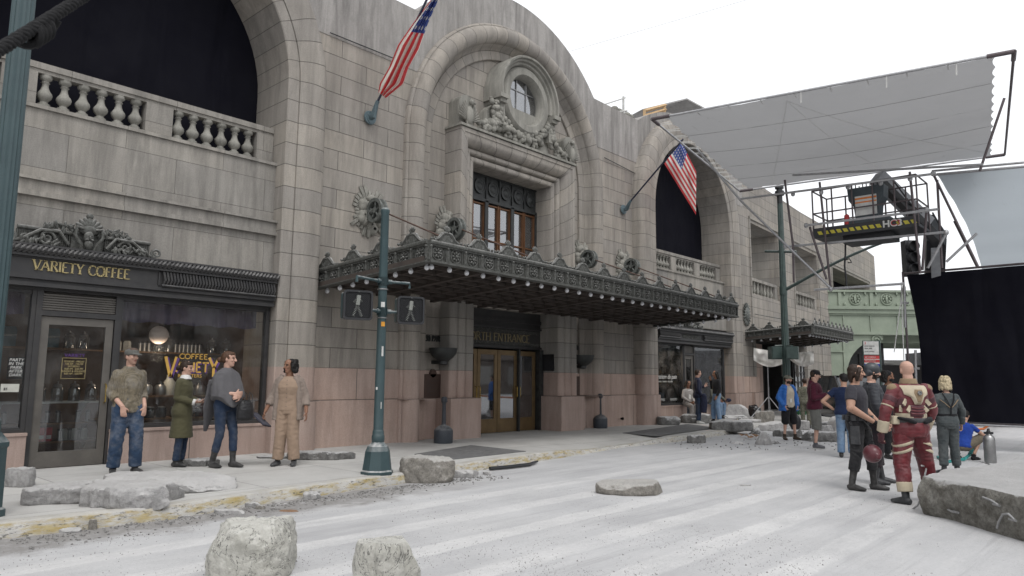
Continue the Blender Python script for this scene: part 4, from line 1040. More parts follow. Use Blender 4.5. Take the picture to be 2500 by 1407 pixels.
# ------------------------------------------------------------------ canopies
def canopy(A, B, WB, WA, th, parent, pitch=.43, crest_every=.80, beam=1.45):
    """A,B front corners, WB,WA wall corners (top edge of fascia)"""
    A, B, WB, WA = (Vector(p) for p in (A, B, WB, WA)); dz = Vector((0, 0, -th))
    m = MB()
    m.add([A, B, WB, WA, A + dz * .25, B + dz * .25, WB + dz * .25, WA + dz * .25], [(0, 1, 2, 3), (4, 7, 6, 5)])
    body = None; crest_pos = []; bulbs = []
    for (P, Q, inn) in ((WA, A, None), (A, B, None), (B, WB, None)):
        d = (Q - P); L = d.length; d.normalize(); nrm = d.cross(Vector((0, 0, 1))).normalized()   # outward
        up = nrm.cross(d).normalized() * 1.
        if up.z < 0: up = -up
        def fr_(t, o=0., h=0.): return P + d * t + nrm * o + Vector((0, 0, 1)) * h
        def bar(t0, t1, o0, o1, h0, h1):
            v = [fr_(t, o, h) for h in (h0, h1) for o in (o0, o1) for t in (t0, t1)]
            m.add(v, [(0, 2, 3, 1), (4, 5, 7, 6), (0, 1, 5, 4), (2, 6, 7, 3), (0, 4, 6, 2), (1, 3, 7, 5)])
        bar(0, L, -.06, -.01, -th, 0)
        m.tube([fr_(0, .03, .0), fr_(L, .03, .0)], .042, 8); bar(0, L, -.02, .035, -.06, -.03)
        bar(-.0, L, -.04, .05, -th - .0, -th + .025); bar(0, L, -.12, .07, -th - .02, -th)
        n = max(1, round(L / pitch)); w = L / n
        for i in range(n + 1):
            t = min(max(i * w, .03), L - .03); bar(t - .035, t + .035, -.01, .025, -th + .02, -.05); m.sph(fr_(t, .03, -.075), .03, 8, 5); m.tube([fr_(t, .03, -th + .05), fr_(t, .03, -.09)], .014, 6)
        for i in range(n):
            t = (i + .5) * w; c = fr_(t, .0, -th / 2 - .01); R = min(th * .36, w * .36)
            bar(t - w / 2 + .05, t - w / 2 + .065, -.01, .012, -th + .04, -.07); bar(t + w / 2 - .065, t + w / 2 - .05, -.01, .012, -th + .04, -.07)
            Mx = Matrix((d, nrm, Vector((0, 0, 1)))).transposed()
            ring = [c + Mx @ Vector((R * cos(2 * pi * k / 12), .0, R * sin(2 * pi * k / 12))) for k in range(12)]
            m.tube(ring, .014, 5, closed=True)
            for k in range(8):
                a = 2 * pi * k / 8; m.sph(c + Mx @ Vector((R * .55 * cos(a), .01, R * .55 * sin(a))), (R * .3, .022, R * .16), 6, 4, 0, Mx @ Matrix.Rotation(-a, 3, 'Y'))
            m.sph(c + nrm * .02, R * .24, 8, 5)
        nc = max(1, round(L / crest_every))
        for i in range(nc): crest_pos.append((fr_((i + .5) * L / nc, .02, .03), atan2(d.y, d.x)))
        nb = max(2, round(L / (pitch * 1.0)))
        for i in range(nb): bulbs.append(fr_((i + .5) * L / nb, -.16, -th - .03))
    body = m.build('canopy_fascia', M['verdigris'], parent, smooth=45)
    # soffit with ribs
    s = MB(); ux = (B - A); uy = (WA - A); Lx = ux.length; Ly = uy.length
    def sp(u, v, h): return A + ux * u + (WA - A) * v * (1 - u) + (WB - B) * v * u + Vector((0, 0, -th + h))
    s.add([sp(0, 0, .09), sp(1, 0, .09), sp(1, 1, .09), sp(0, 1, .09)], [(0, 3, 2, 1)])
    def rib(u0, v0, u1, v1, wd, h0, h1):
        a, b = sp(u0, v0, 0), sp(u1, v1, 0); dd = (b - a).normalized(); pp = dd.cross(Vector((0, 0, 1))) * wd / 2
        v = [q + o + Vector((0, 0, h)) for h in (h0, h1) for o in (-pp, pp) for q in (a, b)]
        s.add(v, [(0, 2, 3, 1), (4, 5, 7, 6), (0, 1, 5, 4), (2, 6, 7, 3), (0, 4, 6, 2), (1, 3, 7, 5)])
    nb_ = round(Lx / beam)
    for i in range(nb_ + 1): rib(i / nb_, .02, i / nb_, .99, .12, -.01, .09)
    nr = round(Ly / .36)
    for i in range(nr):
        for j in range(nb_):
            u0, u1 = j / nb_, (j + 1) / nb_; v = (i + .5) / nr
            rib(u0, v, u1, v, .06, .02, .088)
    for j in range(nb_ * 3):
        if j % 3: rib(j / (nb_ * 3), .02, j / (nb_ * 3), .99, .05, .025, .087)
    s.build('canopy_soffit', basic('dark_canopy_soffit', (.075, .06, .052), .7, c2=(.05, .042, .038)), parent, smooth=0)
    return body, crest_pos, bulbs
c = MB()
for i in range(-2, 3):
    a = i * .42; Mx = Matrix.Rotation(a, 3, 'Y'); c.sph(Mx @ Vector((0, 0, .05)) + Vector((0, 0, .2)), (.028, .024, .075 - abs(i) * .006), 6, 5, 0, Mx)
c.sph((0, -.0, .17), (.03, .03, .04), 8, 5)
for k in (-1, 1):
    scroll(c, k * .085, .075, 0, .06, 1.2, -k, .028, a0=pi / 2); c.tube([(k * .03, 0, .18), (k * .10, 0, .16), (k * .2, 0, .06), (k * .29, 0, .02)], [.032, .038, .03, .028], 6)
    scroll(c, k * .27, .045, 0, .035, 1., k, .014, a0=pi); c.sph((k * .36, 0, .035), .03, 6, 5)
c.box(-.2, .2, -.02, .02, -.02, .03); c.sph((0, .0, .09), (.13, .02, .09), 10, 6); c.sph((0, .0, .05), (.24, .018, .05), 10, 6)
crest0 = None
bulbm = MB(); bulbm.sph((0, 0, -.035), (.047, .047, .05), 12, 8); bulbm.tube([(0, 0, .03), (0, 0, 0)], [.02, .03], 8)
M['bulb'] = basic('frosted_bulb', (.78, .79, .82), .25, spec=.6)
bulb0 = None; bme = None
def dress(body, cps, bulbs, sc=1.):
    global crest0, bulb0
    off = bld.location
    for (p, a) in cps:
        if crest0 is None: crest0 = c.build('palmette_finial', M['verdigris'], None, smooth=50); o = crest0
        else: o = crest0.copy(); COL.objects.link(o)
        o.parent = body; o.location = p - off; o.rotation_euler = (0, 0, a); o.scale = (sc,) * 3
    for p in bulbs:
        if bulb0 is None: bulb0 = bulbm.build('light_bulb', M['bulb'], None, smooth=60); o = bulb0
        else: o = bulb0.copy(); COL.objects.link(o)
        o.parent = body; o.location = p - off
cb, cc_, bb = canopy((8.12, 9.4, 3.93), (20.25, 9.4, 3.80), (20.6, 12.8, 3.64), (8.02, 12.8, 3.70), .34, bld)
dress(cb, cc_, bb, 1.0)
#@@P3
# ------------------------------------------------------------------ far wing of the building
FO = Vector((28.4, YW, 0)); FA = radians(4.1); FD = Vector((cos(FA), sin(FA), 0)); FN = Vector((-sin(FA), cos(FA), 0))
def FW(px, py, o=0.):
    r = ray(px, py); p0 = Vector((0, 0, CH)); t = (FO + FN * o - p0).dot(FN) / r.dot(FN); p = p0 + r * t
    return ((p - FO).dot(FD), p.z)
FM = Matrix(((FD.x, FN.x, 0, FO.x), (FD.y, FN.y, 0, FO.y), (0, 0, 1, 0), (0, 0, 0, 1)))
def fbox(m, u0, u1, y0, y1, z0, z1): m.prism([(u0, z0), (u1, z0), (u1, z1), (u0, z1)], y0, y1, M=FM)
o1 = (FW(1832, 556)[0], FW(1899, 590)[0], 5.25, 8.35); o2 = (FW(1938, 605)[0], FW(1994, 625)[0], 5.3, 8.3); o3 = (FW(2031, 648)[0], FW(2121, 684)[0], 5.3, 8.1)
uE = FW(2136, 660)[0]
m = MB(); zt0, zt1 = 10.35, FW(2135, 627)[1]
u = [-.01, uE]
dr = (FW(1848, 900)[0], FW(1972, 900)[0])
uV = FW(2028, 850)[0]
m.prism([(0, 1.75), (dr[0], 1.75), (dr[0], 3.4), (dr[1], 3.4), (dr[1], 1.75), (uV, 1.75), (uV, 4.9), (uE, 4.9), (uE, zt1), (o3[1], zt1 + .1), (8, 10.2), (0, zt0)], 0, .45, holes=[[(a, c_), (b, c_), (b, d_), (a, d_)] for a, b, c_, d_ in (o1, o2, o3)], M=FM)
wing = thing('station_wing', 'pale stone wing with square balcony openings beyond the second big arch', 'building', (36, 13.2, 0))
m.build('wing_wall', M['wall'], wing, smooth=0)
m = MB(); fbox(m, 0, dr[0], -.08, .4, 0, 1.75); fbox(m, dr[1], uV, -.08, .4, 0, 1.75); fbox(m, .2, dr[0] - .02, -.2, .3, 0, 1.1); m.build('wing_granite', M['granite'], wing, smooth=0)
m = MB()
for (a, b, c_, d_) in (o1, o2, o3):
    fbox(m, a - .35, a, .45, 2.2, c_ - .2, d_ + .1); fbox(m, b, b + .35, .45, 2.2, c_ - .2, d_ + .1); fbox(m, a - .3, b + .3, .452, 2.2, d_, d_ + .2); fbox(m, a - .3, b + .3, .452, 2.2, c_ - .3, c_)
    fbox(m, a - .22, a - .12, -.05, .1, 0 + 1.8, d_ + .25); fbox(m, a - .22, b + .22, -.05, .1, d_ + .15, d_ + .25); fbox(m, b + .12, b + .22, -.05, .1, 1.8, d_ + .15)
m.build('opening_reveal', M['jamb'], wing, smooth=0)
m = MB()
for (a, b, c_, d_) in (o1, o2, o3): fbox(m, a - .3, a + (b - a) * .45, 1.6, 1.62, c_, d_)
fbox(m, o3[0] - .3, o3[1] + .3, 1.5, 1.52, o3[2], o3[3]); m.build('black_drape', M['blackcloth'], wing, smooth=0)
m = MB(); bprof = [(.09, 0), (.09, .06), (.05, .1), (.1, .24), (.05, .42), (.045, .5), (.08, .58), (.08, .62)]
for (a, b, c_, d_) in (o1, o2):
    m = MB(); fbox(m, a, b, .1, .34, c_ + .62, c_ + .75); fbox(m, b - .35, b, .11, .33, c_, c_ + .62); fbox(m, a, b, .1, .34, c_ - .02, c_ + .06); ra = m.build('wing_balustrade', M['panel'], wing, smooth=0)
    k = 7
    for i in range(k):
        uu = a + .1 + (b - a - .5) * (i + .5) / k; p = FM @ Vector((uu, .22, c_)); m = MB(); m.lathe([(r, h) for r, h in bprof], p, 8); m.build('baluster', M['carved'], ra, smooth=50)
m = MB(); fbox(m, dr[0] - .1, dr[1] + 1.1, 1.9, 1.95, 0, 3.6); fbox(m, dr[0] - .05, dr[0], .45, 1.9, 0, 3.5); fbox(m, dr[1], dr[1] + .05, .45, 1.9, 0, 3.5); fbox(m, dr[0], dr[1], .45, 1.9, 3.4, 3.45); m.build('dark_doorway', M['shopmetal'], wing, smooth=0)
m = MB(); fbox(m, dr[0] + 2.6, dr[0] + 3.6, 1.0, 1.9, 0, 3.3); m.build('door_pier', M['granite'], wing, smooth=0)
m = MB()
us = FW(1948, 900)[0]; ue = FW(1992, 900)[0]
fbox(m, us, ue, .2, .24, 1.1, 2.9)
wp = m.build('far_window', basic('bright_window', (.45, .47, .48), .3), wing, smooth=0)
m = MB()
for i in range(7): fbox(m, us + (ue - us) * i / 6 - .03, us + (ue - us) * i / 6 + .03, .14, .2, 1.1, 2.9)
for z in (1.1, 1.55, 2., 2.45, 2.9): fbox(m, us, ue, .13, .2, z - .03, z + .03)
m.build('window_bar', M['shopmetal'], wp, smooth=0)
pb = FM @ Vector((FW(1820, 768)[0] + .02, -.05, FW(1820, 768)[1]))
m = MB();
for i in range(20):
    a = 2 * pi * i / 20; m.sph(pb + Vector((.26 * cos(a), 0, .38 * sin(a))), (.03, .04, .12), 6, 5, 0, Matrix.Rotation(-a + pi / 2, 3, 'Y'))
m.sph(pb, (.2, .1, .3), 10, 8); m.build('sunburst_boss', M['wheel'], wing, smooth=50)
c2 = (Vector((28.2, 10.05, 3.72)), Vector((34.3, 10.48, 3.74)), FM @ Vector((6.2, 0, 3.5)), Vector((28.3, 12.8, 3.56)))
_b = bld; bld = wing
cb2, cc2, bb2 = canopy(c2[0], c2[1], c2[2], c2[3], .30, wing, pitch=.42, crest_every=.62, beam=1.2)
dress(cb2, cc2, bb2, .95)
bld = _b
m = MB(); m.tube([FM @ Vector((1.0, -.02, 4.4)), (30.0, 10.3, 3.8)], .018, 6); m.build('tie_rod', M['wheel'], wing)
# ------------------------------------------------------------------ green steel viaduct
QD = depth(FM @ Vector((FW(2026, 760)[0], 0, 3)))
FH = Vector((FWD.x, FWD.y, 0)).normalized(); RH = Vector((FH.y, -FH.x, 0))
def VP_(px, py, dd=0.):
    r = ray(px, py); t = (QD + dd) / (r.x * FH.x + r.y * FH.y); p = Vector((0, 0, CH)) + r * t
    return p
V0 = VP_(2024, 900); V0.z = 0
VM = Matrix(((RH.x, FH.x, 0, V0.x), (RH.y, FH.y, 0, V0.y), (0, 0, 1, 0), (0, 0, 0, 1)))
def vu(px, py): p = VP_(px, py); return ((p - V0).dot(RH), p.z)
def vbox(m, a, b, y0, y1, z0, z1): m.prism([(a, z0), (b, z0), (b, z1), (a, z1)], y0, y1, M=VM)
M['green'] = basic('pale_green_painted_steel', (.27, .31, .245), .65, scale=1.2, c2=(.20, .235, .185), bump=.2, bscale=20)
vd = thing('steel_viaduct', 'pale green steel viaduct with rosette parapet crossing the street', 'bridge', V0)
zp = vu(2025, 708)[1]; zq = vu(2025, 750)[1]; zr = vu(2025, 775)[1]; zs = vu(2025, 815)[1]
m = MB(); uR = 16.
vbox(m, 0, uR, 0, .5, zq + .05, zp - .1); vbox(m, -.05, uR, -.12, .6, zp - .12, zp); vbox(m, -.05, uR, -.2, .6, zq - .12, zq + .06); vbox(m, 0, uR, -.1, .6, zq - .35, zq - .12)
un = 1.75
for i in range(9):
    a = .75 + i * un; vbox(m, a - .09, a + .09, -.08, 0, zq + .06, zp - .12)
    m2c = VM @ Vector((a + un / 2, -.03, (zq + zp) / 2 - .02)); Rr = (zp - zq) * .33
    ring = [m2c + RH * (Rr * cos(t * pi / 8)) + Vector((0, 0, Rr * sin(t * pi / 8))) for t in range(16)]
    m.tube(ring, .045, 6, closed=True); m.sph(m2c, (.2, .06, .2), 8, 6)
    for t in range(8): m.sph(m2c + RH * (Rr * .6 * cos(t * pi / 4)) + Vector((0, 0, Rr * .6 * sin(t * pi / 4))), .08, 6, 4)
    for (sx, sz) in ((-1, -1), (1, -1), (-1, 1), (1, 1)): m.sph(m2c + RH * (sx * un * .33) + Vector((0, 0, sz * Rr * .95)), (.16, .05, .1), 6, 5)
m.build('parapet', M['green'], vd, smooth=30)
m = MB(); zb_ = vu(2100, 812)[1]
vbox(m, 0, uR, .05, .5, zb_, zq - .35); vbox(m, 0, uR, -.06, .6, zb_ - .12, zb_ + .05); vbox(m, 0, uR, -.02, .6, zq - .45, zq - .35)
for i in range(12): vbox(m, .9 + i * 1.5, .97 + i * 1.5, .0, .06, zb_, zq - .4)
m.build('girder', M['green'], vd, smooth=0)
m = MB(); uP = vu(2066, 900)[0]
vbox(m, 0, uP, .05, 1.2, 0, zb_ - .1); vbox(m, uP - .12, uP, -.02, .05, 0, zb_ - .1); vbox(m, 0, .12, -.02, .05, 0, zb_ - .1)
for z in (1.5, 3.2): vbox(m, 0, uP, -.04, .05, z, z + .08)
m.build('pier', M['green'], vd, smooth=0)
uA = vu(2142, 815)[0]; zA = vu(2066, 915)[1]
m = MB(); pts = [(uP - .02, zA - .1), (uP + .12, zA)]
for i in range(11):
    a = pi - (pi / 2) * i / 10; pts.append((uA + .35 + (uA + .25 - uP) * cos(a), zA + (zb_ - .35 - zA) * sin(a)))
pts += [(uA + .35, zb_ - .1), (uP - .02, zb_ - .1)]
m.prism(pts, .1, .35, M=VM)
for (sx, sz, rr_) in ((uP + .25, zA - .12, .22), (uA - .05, zb_ - .42, .3)):
    c_ = VM @ Vector((sx, .05, sz)); P = []
    for i in range(24):
        t = i / 24; r_ = rr_ * (1 - .8 * t); a = t * 3 * pi; P.append(c_ + RH * r_ * cos(a) + Vector((0, 0, r_ * sin(a))))
    m.tube(P, .05, 6)
    m.lathe([(rr_ * .95, -.0), (rr_ * .95, .2)], (0, 0, 0), 16, 'y');
    for k in range(32): m.v[-32 + k] = VM @ (m.v[-32 + k] + Vector((sx, .08, sz)))
m.build('scroll_bracket', M['green'], vd, smooth=30)
m = MB()
for i in range(5): vbox(m, .5, uR, 1.2 + i * 1.6, 1.5 + i * 1.6, zb_ - .5, zb_ + .2)
vbox(m, 0, uR, .6, 9., zb_ + .2, zb_ + .3); m.build('deck_beam', M['green'], vd, smooth=0)
uA2 = vu(2190, 860)[0]; m = MB(); pts = [(uA2 + 1.2, zb_ - .4), (uA2 + 1.2, 0), (uA2 - 1.2, 0)]
pts = [(uA2 - .9, 0)] + [(uA2 - .9 + 1.9 * (1 - cos(pi / 2 * i / 8)), zb_ - 2.3 + 2. * sin(pi / 2 * i / 8)) for i in range(9)] + [(uA2 - 2.6, zb_ - .1), (uA2 - 2.6, zb_ - 2.0), (uA2 - 1.7, 0)]
m.prism(pts, 7.5, 8.0, M=VM); m.build('far_bracket', M['green'], vd, smooth=0)
# dark frontage under the viaduct
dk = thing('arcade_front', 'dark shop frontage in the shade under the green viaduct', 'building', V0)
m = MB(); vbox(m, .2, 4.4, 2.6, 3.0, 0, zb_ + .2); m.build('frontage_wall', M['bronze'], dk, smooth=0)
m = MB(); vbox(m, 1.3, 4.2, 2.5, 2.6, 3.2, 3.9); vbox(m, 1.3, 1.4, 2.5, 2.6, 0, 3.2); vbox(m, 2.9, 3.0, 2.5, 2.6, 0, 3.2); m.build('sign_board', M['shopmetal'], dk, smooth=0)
textobj('sign_text', 'PLAZA', .34, M['gold'], dk, VM @ Vector((1.7, 2.48, 3.42)), rz=atan2(RH.y, RH.x))
m = MB(); vbox(m, uA2 - 1.6, uA2 + 12, 10, 10.3, 0, 3.1); m.build('pale_end_wall', basic('pale_far_wall', (.42, .41, .40), .8), dk, smooth=0)
m = MB()
for i in range(8): vbox(m, uA2 - 1.4 + i * .8, uA2 - 1.35 + i * .8, 9.85, 9.95, .3, 2.9)
for z in (.6, 1.2, 1.8, 2.4, 2.9): vbox(m, uA2 - 1.4, uA2 + 5, 9.85, 9.95, z, z + .06)
m.build('window_grid', M['whitepaint'], dk, smooth=0)
far = MB(); far.box(58, 60, -60, 6, 0, 4.2); tag(far.build('far_building', basic('far_grey', (.35, .35, .36), .9), smooth=0), 'low pale building closing the end of the street', 'building')
# ------------------------------------------------------------------ poles and signals
M['pole'] = basic('blue_green_pole_paint', (.036, .066, .072), .4, scale=5, c2=(.026, .050, .056), spec=.5, dust=.9, bump=.15)
M['poledark'] = basic('dark_green_pole_paint', (.045, .07, .062), .45, scale=7, c2=(.025, .042, .04), spec=.5, dust=.4)
M['signalblack'] = basic('black_signal_housing', (.016, .017, .020), .45, spec=.5)
M['galv'] = basic('galvanised_pipe', (.42, .42, .43), .4, .6, scale=14); M['pipedark'] = basic('dark_pipe', (.12, .10, .105), .5, .4)
sp = thing('signal_pole', 'dark green round pole with two pedestrian signals standing at the yellow kerb', 'traffic signal', (6.70, 8.80, 0))
L0 = Vector((6.70, 8.80, 0))
m = MB(); m.lathe([(.245, .15), (.245, .19), (.222, .21), (.185, .48), (.155, .55), (.11, .59), (.085, .62)], L0, 8, rot=pi / 8);
m.build('cast_base', M['pole'], sp, smooth=0)
m = MB(); m.lathe([(.085, .6), (.095, .62), (.095, .70), (.085, .72), (.085, .76), (.078, .78), (.074, .8), (.062, 4.08), (.07, 4.10), (.07, 4.14), (.05, 4.17), (.0, 4.18)], L0, 20); m.build('pole_shaft', M['pole'], sp, smooth=30)
RW = RH;
def pedsignal(p, face, arm_z, parent, s=.42):
    """square pedestrian signal head: housing, visor grid, symbol, brackets"""
    R_ = Vector((-face.y, face.x, 0)); Mx = Matrix(((R_.x, -face.x, 0, p.x), (R_.y, -face.y, 0, p.y), (0, 0, 1, p.z), (0, 0, 0, 1)))
    m = MB(); a = s / 2; r_ = .05
    def rr(a, r, n=5):
        o = []
        for (cx, cz, t0) in ((a - r, a - r, 0), (-a + r, a - r, pi / 2), (-a + r, -a + r, pi), (a - r, -a + r, 3 * pi / 2)): o += [(cx + r * cos(t0 + pi / 2 * i / n), cz + r * sin(t0 + pi / 2 * i / n)) for i in range(n + 1)]
        return o
    m.prism(rr(a - .01, r_), .02, .2, M=Mx); h = m.build('signal_housing', M['pole'], parent, smooth=30)
    m = MB(); m.prism(rr(a, r_), -.02, .02, holes=[rr(a - .03, .035)[::-1]], M=Mx); m.prism(rr(a - .032, .035), .014, .018, M=Mx)
    n = 13
    for i in range(-n, n + 1):
        for sg in (-1, 1):
            c_ = i * (2 * a) / n; x0 = max(-a + .035, c_ - a + .03); x1 = min(a - .035, c_ + a - .03)
            if x1 - x0 < .03: continue
            z0 = sg * (x0 - c_); z1 = sg * (x1 - c_); z0 = max(min(z0, a - .035), -a + .035); z1 = max(min(z1, a - .035), -a + .035)
            m.tube([Mx @ Vector((x0, -.012, z0)), Mx @ Vector((x1, -.012, z1))], .0035, 4)
    m.build('visor_grid', M['signalblack'], h, smooth=30)
    m = MB(); q = a * .95
    for (x0, z0, x1, z1, w) in ((.02, .35, -.02, .0, .05), (.0, .25, -.16, .08, .022), (.02, .25, .15, .12, .022), (-.02, 0, -.16, -.4, .03), (-.02, 0, .14, -.4, .03), (.02, .46, .021, .47, .05)):
        m.tube([Mx @ Vector((x0 * q * 2, .010, z0 * q * 2)), Mx @ Vector((x1 * q * 2, .010, z1 * q * 2))], w * .75, 6)
    m.build('walking_symbol', basic('unlit_white_lens', (.26, .27, .25), .5), h, smooth=30)
    return h
for (pxc, pyc, fa) in ((874, 745, None), (1003, 758, None)):
    p = PY(pxc, pyc, 8.6)
    face = -Vector((FH.x, FH.y, 0)); face = Matrix.Rotation(radians(26 if pxc < 900 else 24), 3, 'Z') @ face
    hd = pedsignal(p, face, 0, sp, .43)
    m = MB(); zT, zB = 3.03, 2.55
    for z, dz_ in ((3.02, -.08), (2.56, .06)):
        e = Vector((p.x, p.y + .05, z)); b = Vector((L0.x, L0.y, z)); m.tube([b, e, e + Vector((0, 0, dz_))], .022, 8); m.tube([b + (e - b).normalized() * .05, b + (e - b).normalized() * .14], .035, 8)
        m.lathe([(.083, -.06), (.083, .06)], b, 16)
    m.build('signal_bracket', M['pole'], sp, smooth=30)
m = MB()
for z in (2.9, 2.46): m.lathe([(.082, -.008), (.082, .008)], L0 + Vector((0, 0, z)), 16)
m.build('steel_band', M['steel'], sp, smooth=30)
def sticker(name, mat, a0, z0, w, h, r=.0785):
    m = MB(); n = 5; vs = []
    for i in range(n + 1):
        a = a0 + (w / r) * (i / n - .5); vs += [L0 + Vector((r * cos(a), r * sin(a), z0)), L0 + Vector((r * cos(a), r * sin(a), z0 + h))]
    m.add(vs, [(2 * i, 2 * i + 2, 2 * i + 3, 2 * i + 1) for i in range(n)]); return m.build(name, mat, sp, smooth=40)
af = atan2(-L0.y, -L0.x)
sticker('white_sticker', M['whitepaint'], af + .15, 2.62, .06, .08, .072); sticker('orange_sticker', basic('orange_sticker', (.65, .30, .04), .5), af + .3, 2.33, .06, .07, .074); sticker('torn_sticker', M['ltgrey'], af + .35, 1.88, .03, .15, .076)
sticker('torn_sticker', M['ltgrey'], af + .4, 1.1, .015, .10, .077); sticker('torn_sticker', M['whitepaint'], af - .6, 1.38, .03, .04, .077)
# near fluted street lamp at the left edge
lpx = PY(16, 690, 8.75); LP = Vector((PY(2, 1000, 8.75).x - .15, 8.75, 0))
lp = thing('fluted_lamp_post', 'tall blue green fluted lamp post on the left edge of the pavement', 'lamp post', LP)
m = MB(); n = 16; rings = [(.165, 1.0), (.16, 1.1), (.116, 1.2), (.114, 1.4), (.102, 9.)]; vs = []
for (r, z) in rings:
    for k in range(n * 4):
        a = 2 * pi * k / (n * 4); q = r * (1 - .09 * (.5 - .5 * cos(a * n)) ** .5) if z > 1.15 else r; vs.append(LP + Vector((q * cos(a), q * sin(a), z)))
m.add(vs, [(i * n * 4 + k, i * n * 4 + (k + 1) % (n * 4), (i + 1) * n * 4 + (k + 1) % (n * 4), (i + 1) * n * 4 + k) for i in range(len(rings) - 1) for k in range(n * 4)])
m.build('fluted_shaft', M['pole'], lp, smooth=25)
m = MB(); m.lathe([(.27, .15), (.27, .22), (.24, .24), (.235, .82), (.25, .84), (.25, .88), (.16, 1.0)], LP, 4, rot=pi / 4 + atan2(RH.y, RH.x)); m.build('square_base', M['pole'], lp, smooth=0)
# far street lamp with mast arm
Yk = 10.4; pb_ = PY(1921, 925, Yk); FPx = pb_.x; FP = Vector((FPx, Yk, 0)); ztop = PY(1906, 480, Yk).z
fl = thing('mast_arm_pole', 'dark green fluted pole with curved mast arm over the street, beside far canopy', 'lamp post', FP)
m = MB(); n = 12; vs = []
for (r, z) in ((.2, .15), (.2, .9), (.15, 1.0), (.14, 2.), (.095, ztop)):
    for k in range(n * 4): a = 2 * pi * k / (n * 4); q = r * (1 - .12 * (.5 - .5 * cos(a * n))); vs.append(FP + Vector((q * cos(a), q * sin(a), z)))
m.add(vs, [(i * n * 4 + k, i * n * 4 + (k + 1) % (n * 4), (i + 1) * n * 4 + (k + 1) % (n * 4), (i + 1) * n * 4 + k) for i in range(4) for k in range(n * 4)])
m.build('fluted_shaft', M['poledark'], fl, smooth=25)
m = MB(); m.lathe([(.0, .42), (.16, .4), (.16, .28), (.11, .27), (.11, .2), (.17, .18), (.17, .02), (.1, 0), (.1, -.3)], FP + Vector((0, 0, ztop)), 16); m.build('lamp_collar', M['signalblack'], fl, smooth=30)
zar = PY(1918, 712, Yk).z; pend = PX(2222, 572, FPx)
m = MB(); P = []
for i in range(13):
    t = i / 12; P.append(Vector((FPx + .0, Yk + (pend.y - Yk) * t, zar + (pend.z - zar) * (sin(t * pi / 2) ** 1.0 * .55 + .45 * t))))
m.tube(P, [.065 - .025 * i / 12 for i in range(13)], 8); m.lathe([(.14, -.15), (.14, .15)], (FPx, Yk, zar), 12); m.build('mast_arm', M['poledark'], fl, smooth=40)
m = MB(); m.tube([PX(1868, 614, FPx), PX(1944, 615, FPx)], .05, 8); m.build('cross_bar', M['poledark'], fl)
for (pxc, pyc, rz_) in ((1892, 862, .3), (1935, 862, -1.2)):
    p = PX(pxc, pyc, FPx - .3); m = MB(); mm = Matrix.Translation(p) @ Matrix.Rotation(atan2(RH.y, RH.x) + rz_ * .4, 4, 'Z')
    m.xbox(mm, .2, .16, .23); m.xbox(mm @ Matrix.Translation((0, -.17, 0)), .17, .02, .2); m.tube([p + Vector((0, 0, .26)), Vector((FPx, Yk, p.z + .28))], .03, 6); m.build('signal_housing', M['poledark'], fl, smooth=0)
tl = thing('traffic_light', 'black three lens traffic light hanging from the curved mast arm', 'traffic light', pend)
p = PX(2221, 632, FPx); m = MB(); mm = Matrix.Translation(p) @ Matrix.Rotation(atan2(RH.y, RH.x), 4, 'Z')
m.xbox(mm, .2, .14, .60)
m.build('signal_body', M['signalblack'], tl, smooth=0)
for dz_ in (-.38, 0, .38):
    m = MB(); c_ = mm @ Vector((0, -.14, dz_)); Q = []
    m2 = MB(); m2.lathe([(.17, -.22), (.19, 0), (.17, .02), (.0, .03)], (0, 0, 0), 16, 'y', cap=False); m2.v = [mm @ (v + Vector((0, -.13, dz_))) for v in m2.v]; m2.build('signal_visor', M['signalblack'], tl, smooth=40)
m = MB(); m.tube([p + Vector((0, 0, .6)), Vector((p.x, p.y, pend.z))], .025, 6); m.sph((p.x, p.y, pend.z), (.12, .12, .06), 8, 6); m.build('hanger', M['steel'], tl)
# bus stop sign
bp = Vector((0, 0, CH)) + ray(2155, 1000) * (23. / F0); bp.z = 0; bz = lambda y: CH + (930 - y) * 23. / F0
bs = thing('bus_stop_sign', 'narrow red and white parking sign panel on dark green post beneath the green viaduct', 'street sign', bp)
m = MB(); m.tube([bp, bp + Vector((0, 0, bz(826)))], .045, 10); m.build('sign_post', M['poledark'], bs)
pc = bp - RH * .30 - FH * .06; a_ = atan2(RH.y, RH.x)
def sbox(name, mat, w, z0, z1, o, tx=0.):
    m = MB(); mm = Matrix.Translation(Vector((pc.x, pc.y, (z0 + z1) / 2)) - FH * o + RH * tx) @ Matrix.Rotation(a_, 4, 'Z'); m.xbox(mm, w / 2, .008, (z1 - z0) / 2); return m.build(name, mat, bs, smooth=0)
zt_, zb2 = bz(829), bz(894); hh = zt_ - zb2
sbox('sign_panel', M['poledark'], .54, zb2 - .02, zt_ + .02, 0); sbox('sign_face', M['ltgrey'], .49, zb2 + hh * .5, zt_, .012); sbox('red_field', M['redprint'], .49, zb2 + hh * .2, zb2 + hh * .46, .012); sbox('blue_field', basic('blue_print', (.03, .05, .30), .5), .49, zb2, zb2 + hh * .15, .012)
sbox('sign_face', M['ltgrey'], .49, zb2 + hh * .15, zb2 + hh * .2, .012); sbox('sign_face', M['ltgrey'], .49, zb2 + hh * .31, zb2 + hh * .335, .014)
for (t, z, s_, mt) in (('3', .88, .12, 'redprint'), ('HOUR PARKING', .80, .045, 'darkjar'), ('9AM-7PM', .70, .06, 'darkjar'), ('EXCEPT SUNDAY', .60, .04, 'darkjar'), ('NO STANDING', .38, .05, 'whitepaint'), ('NO STANDING', .24, .05, 'whitepaint'), ('104470', .03, .075, 'whitepaint')):
    q = pc - FH * .024 - RH * .22; textobj('sign_text', t, s_, M[mt], bs, (q.x, q.y, zb2 + hh * z), rz=a_)
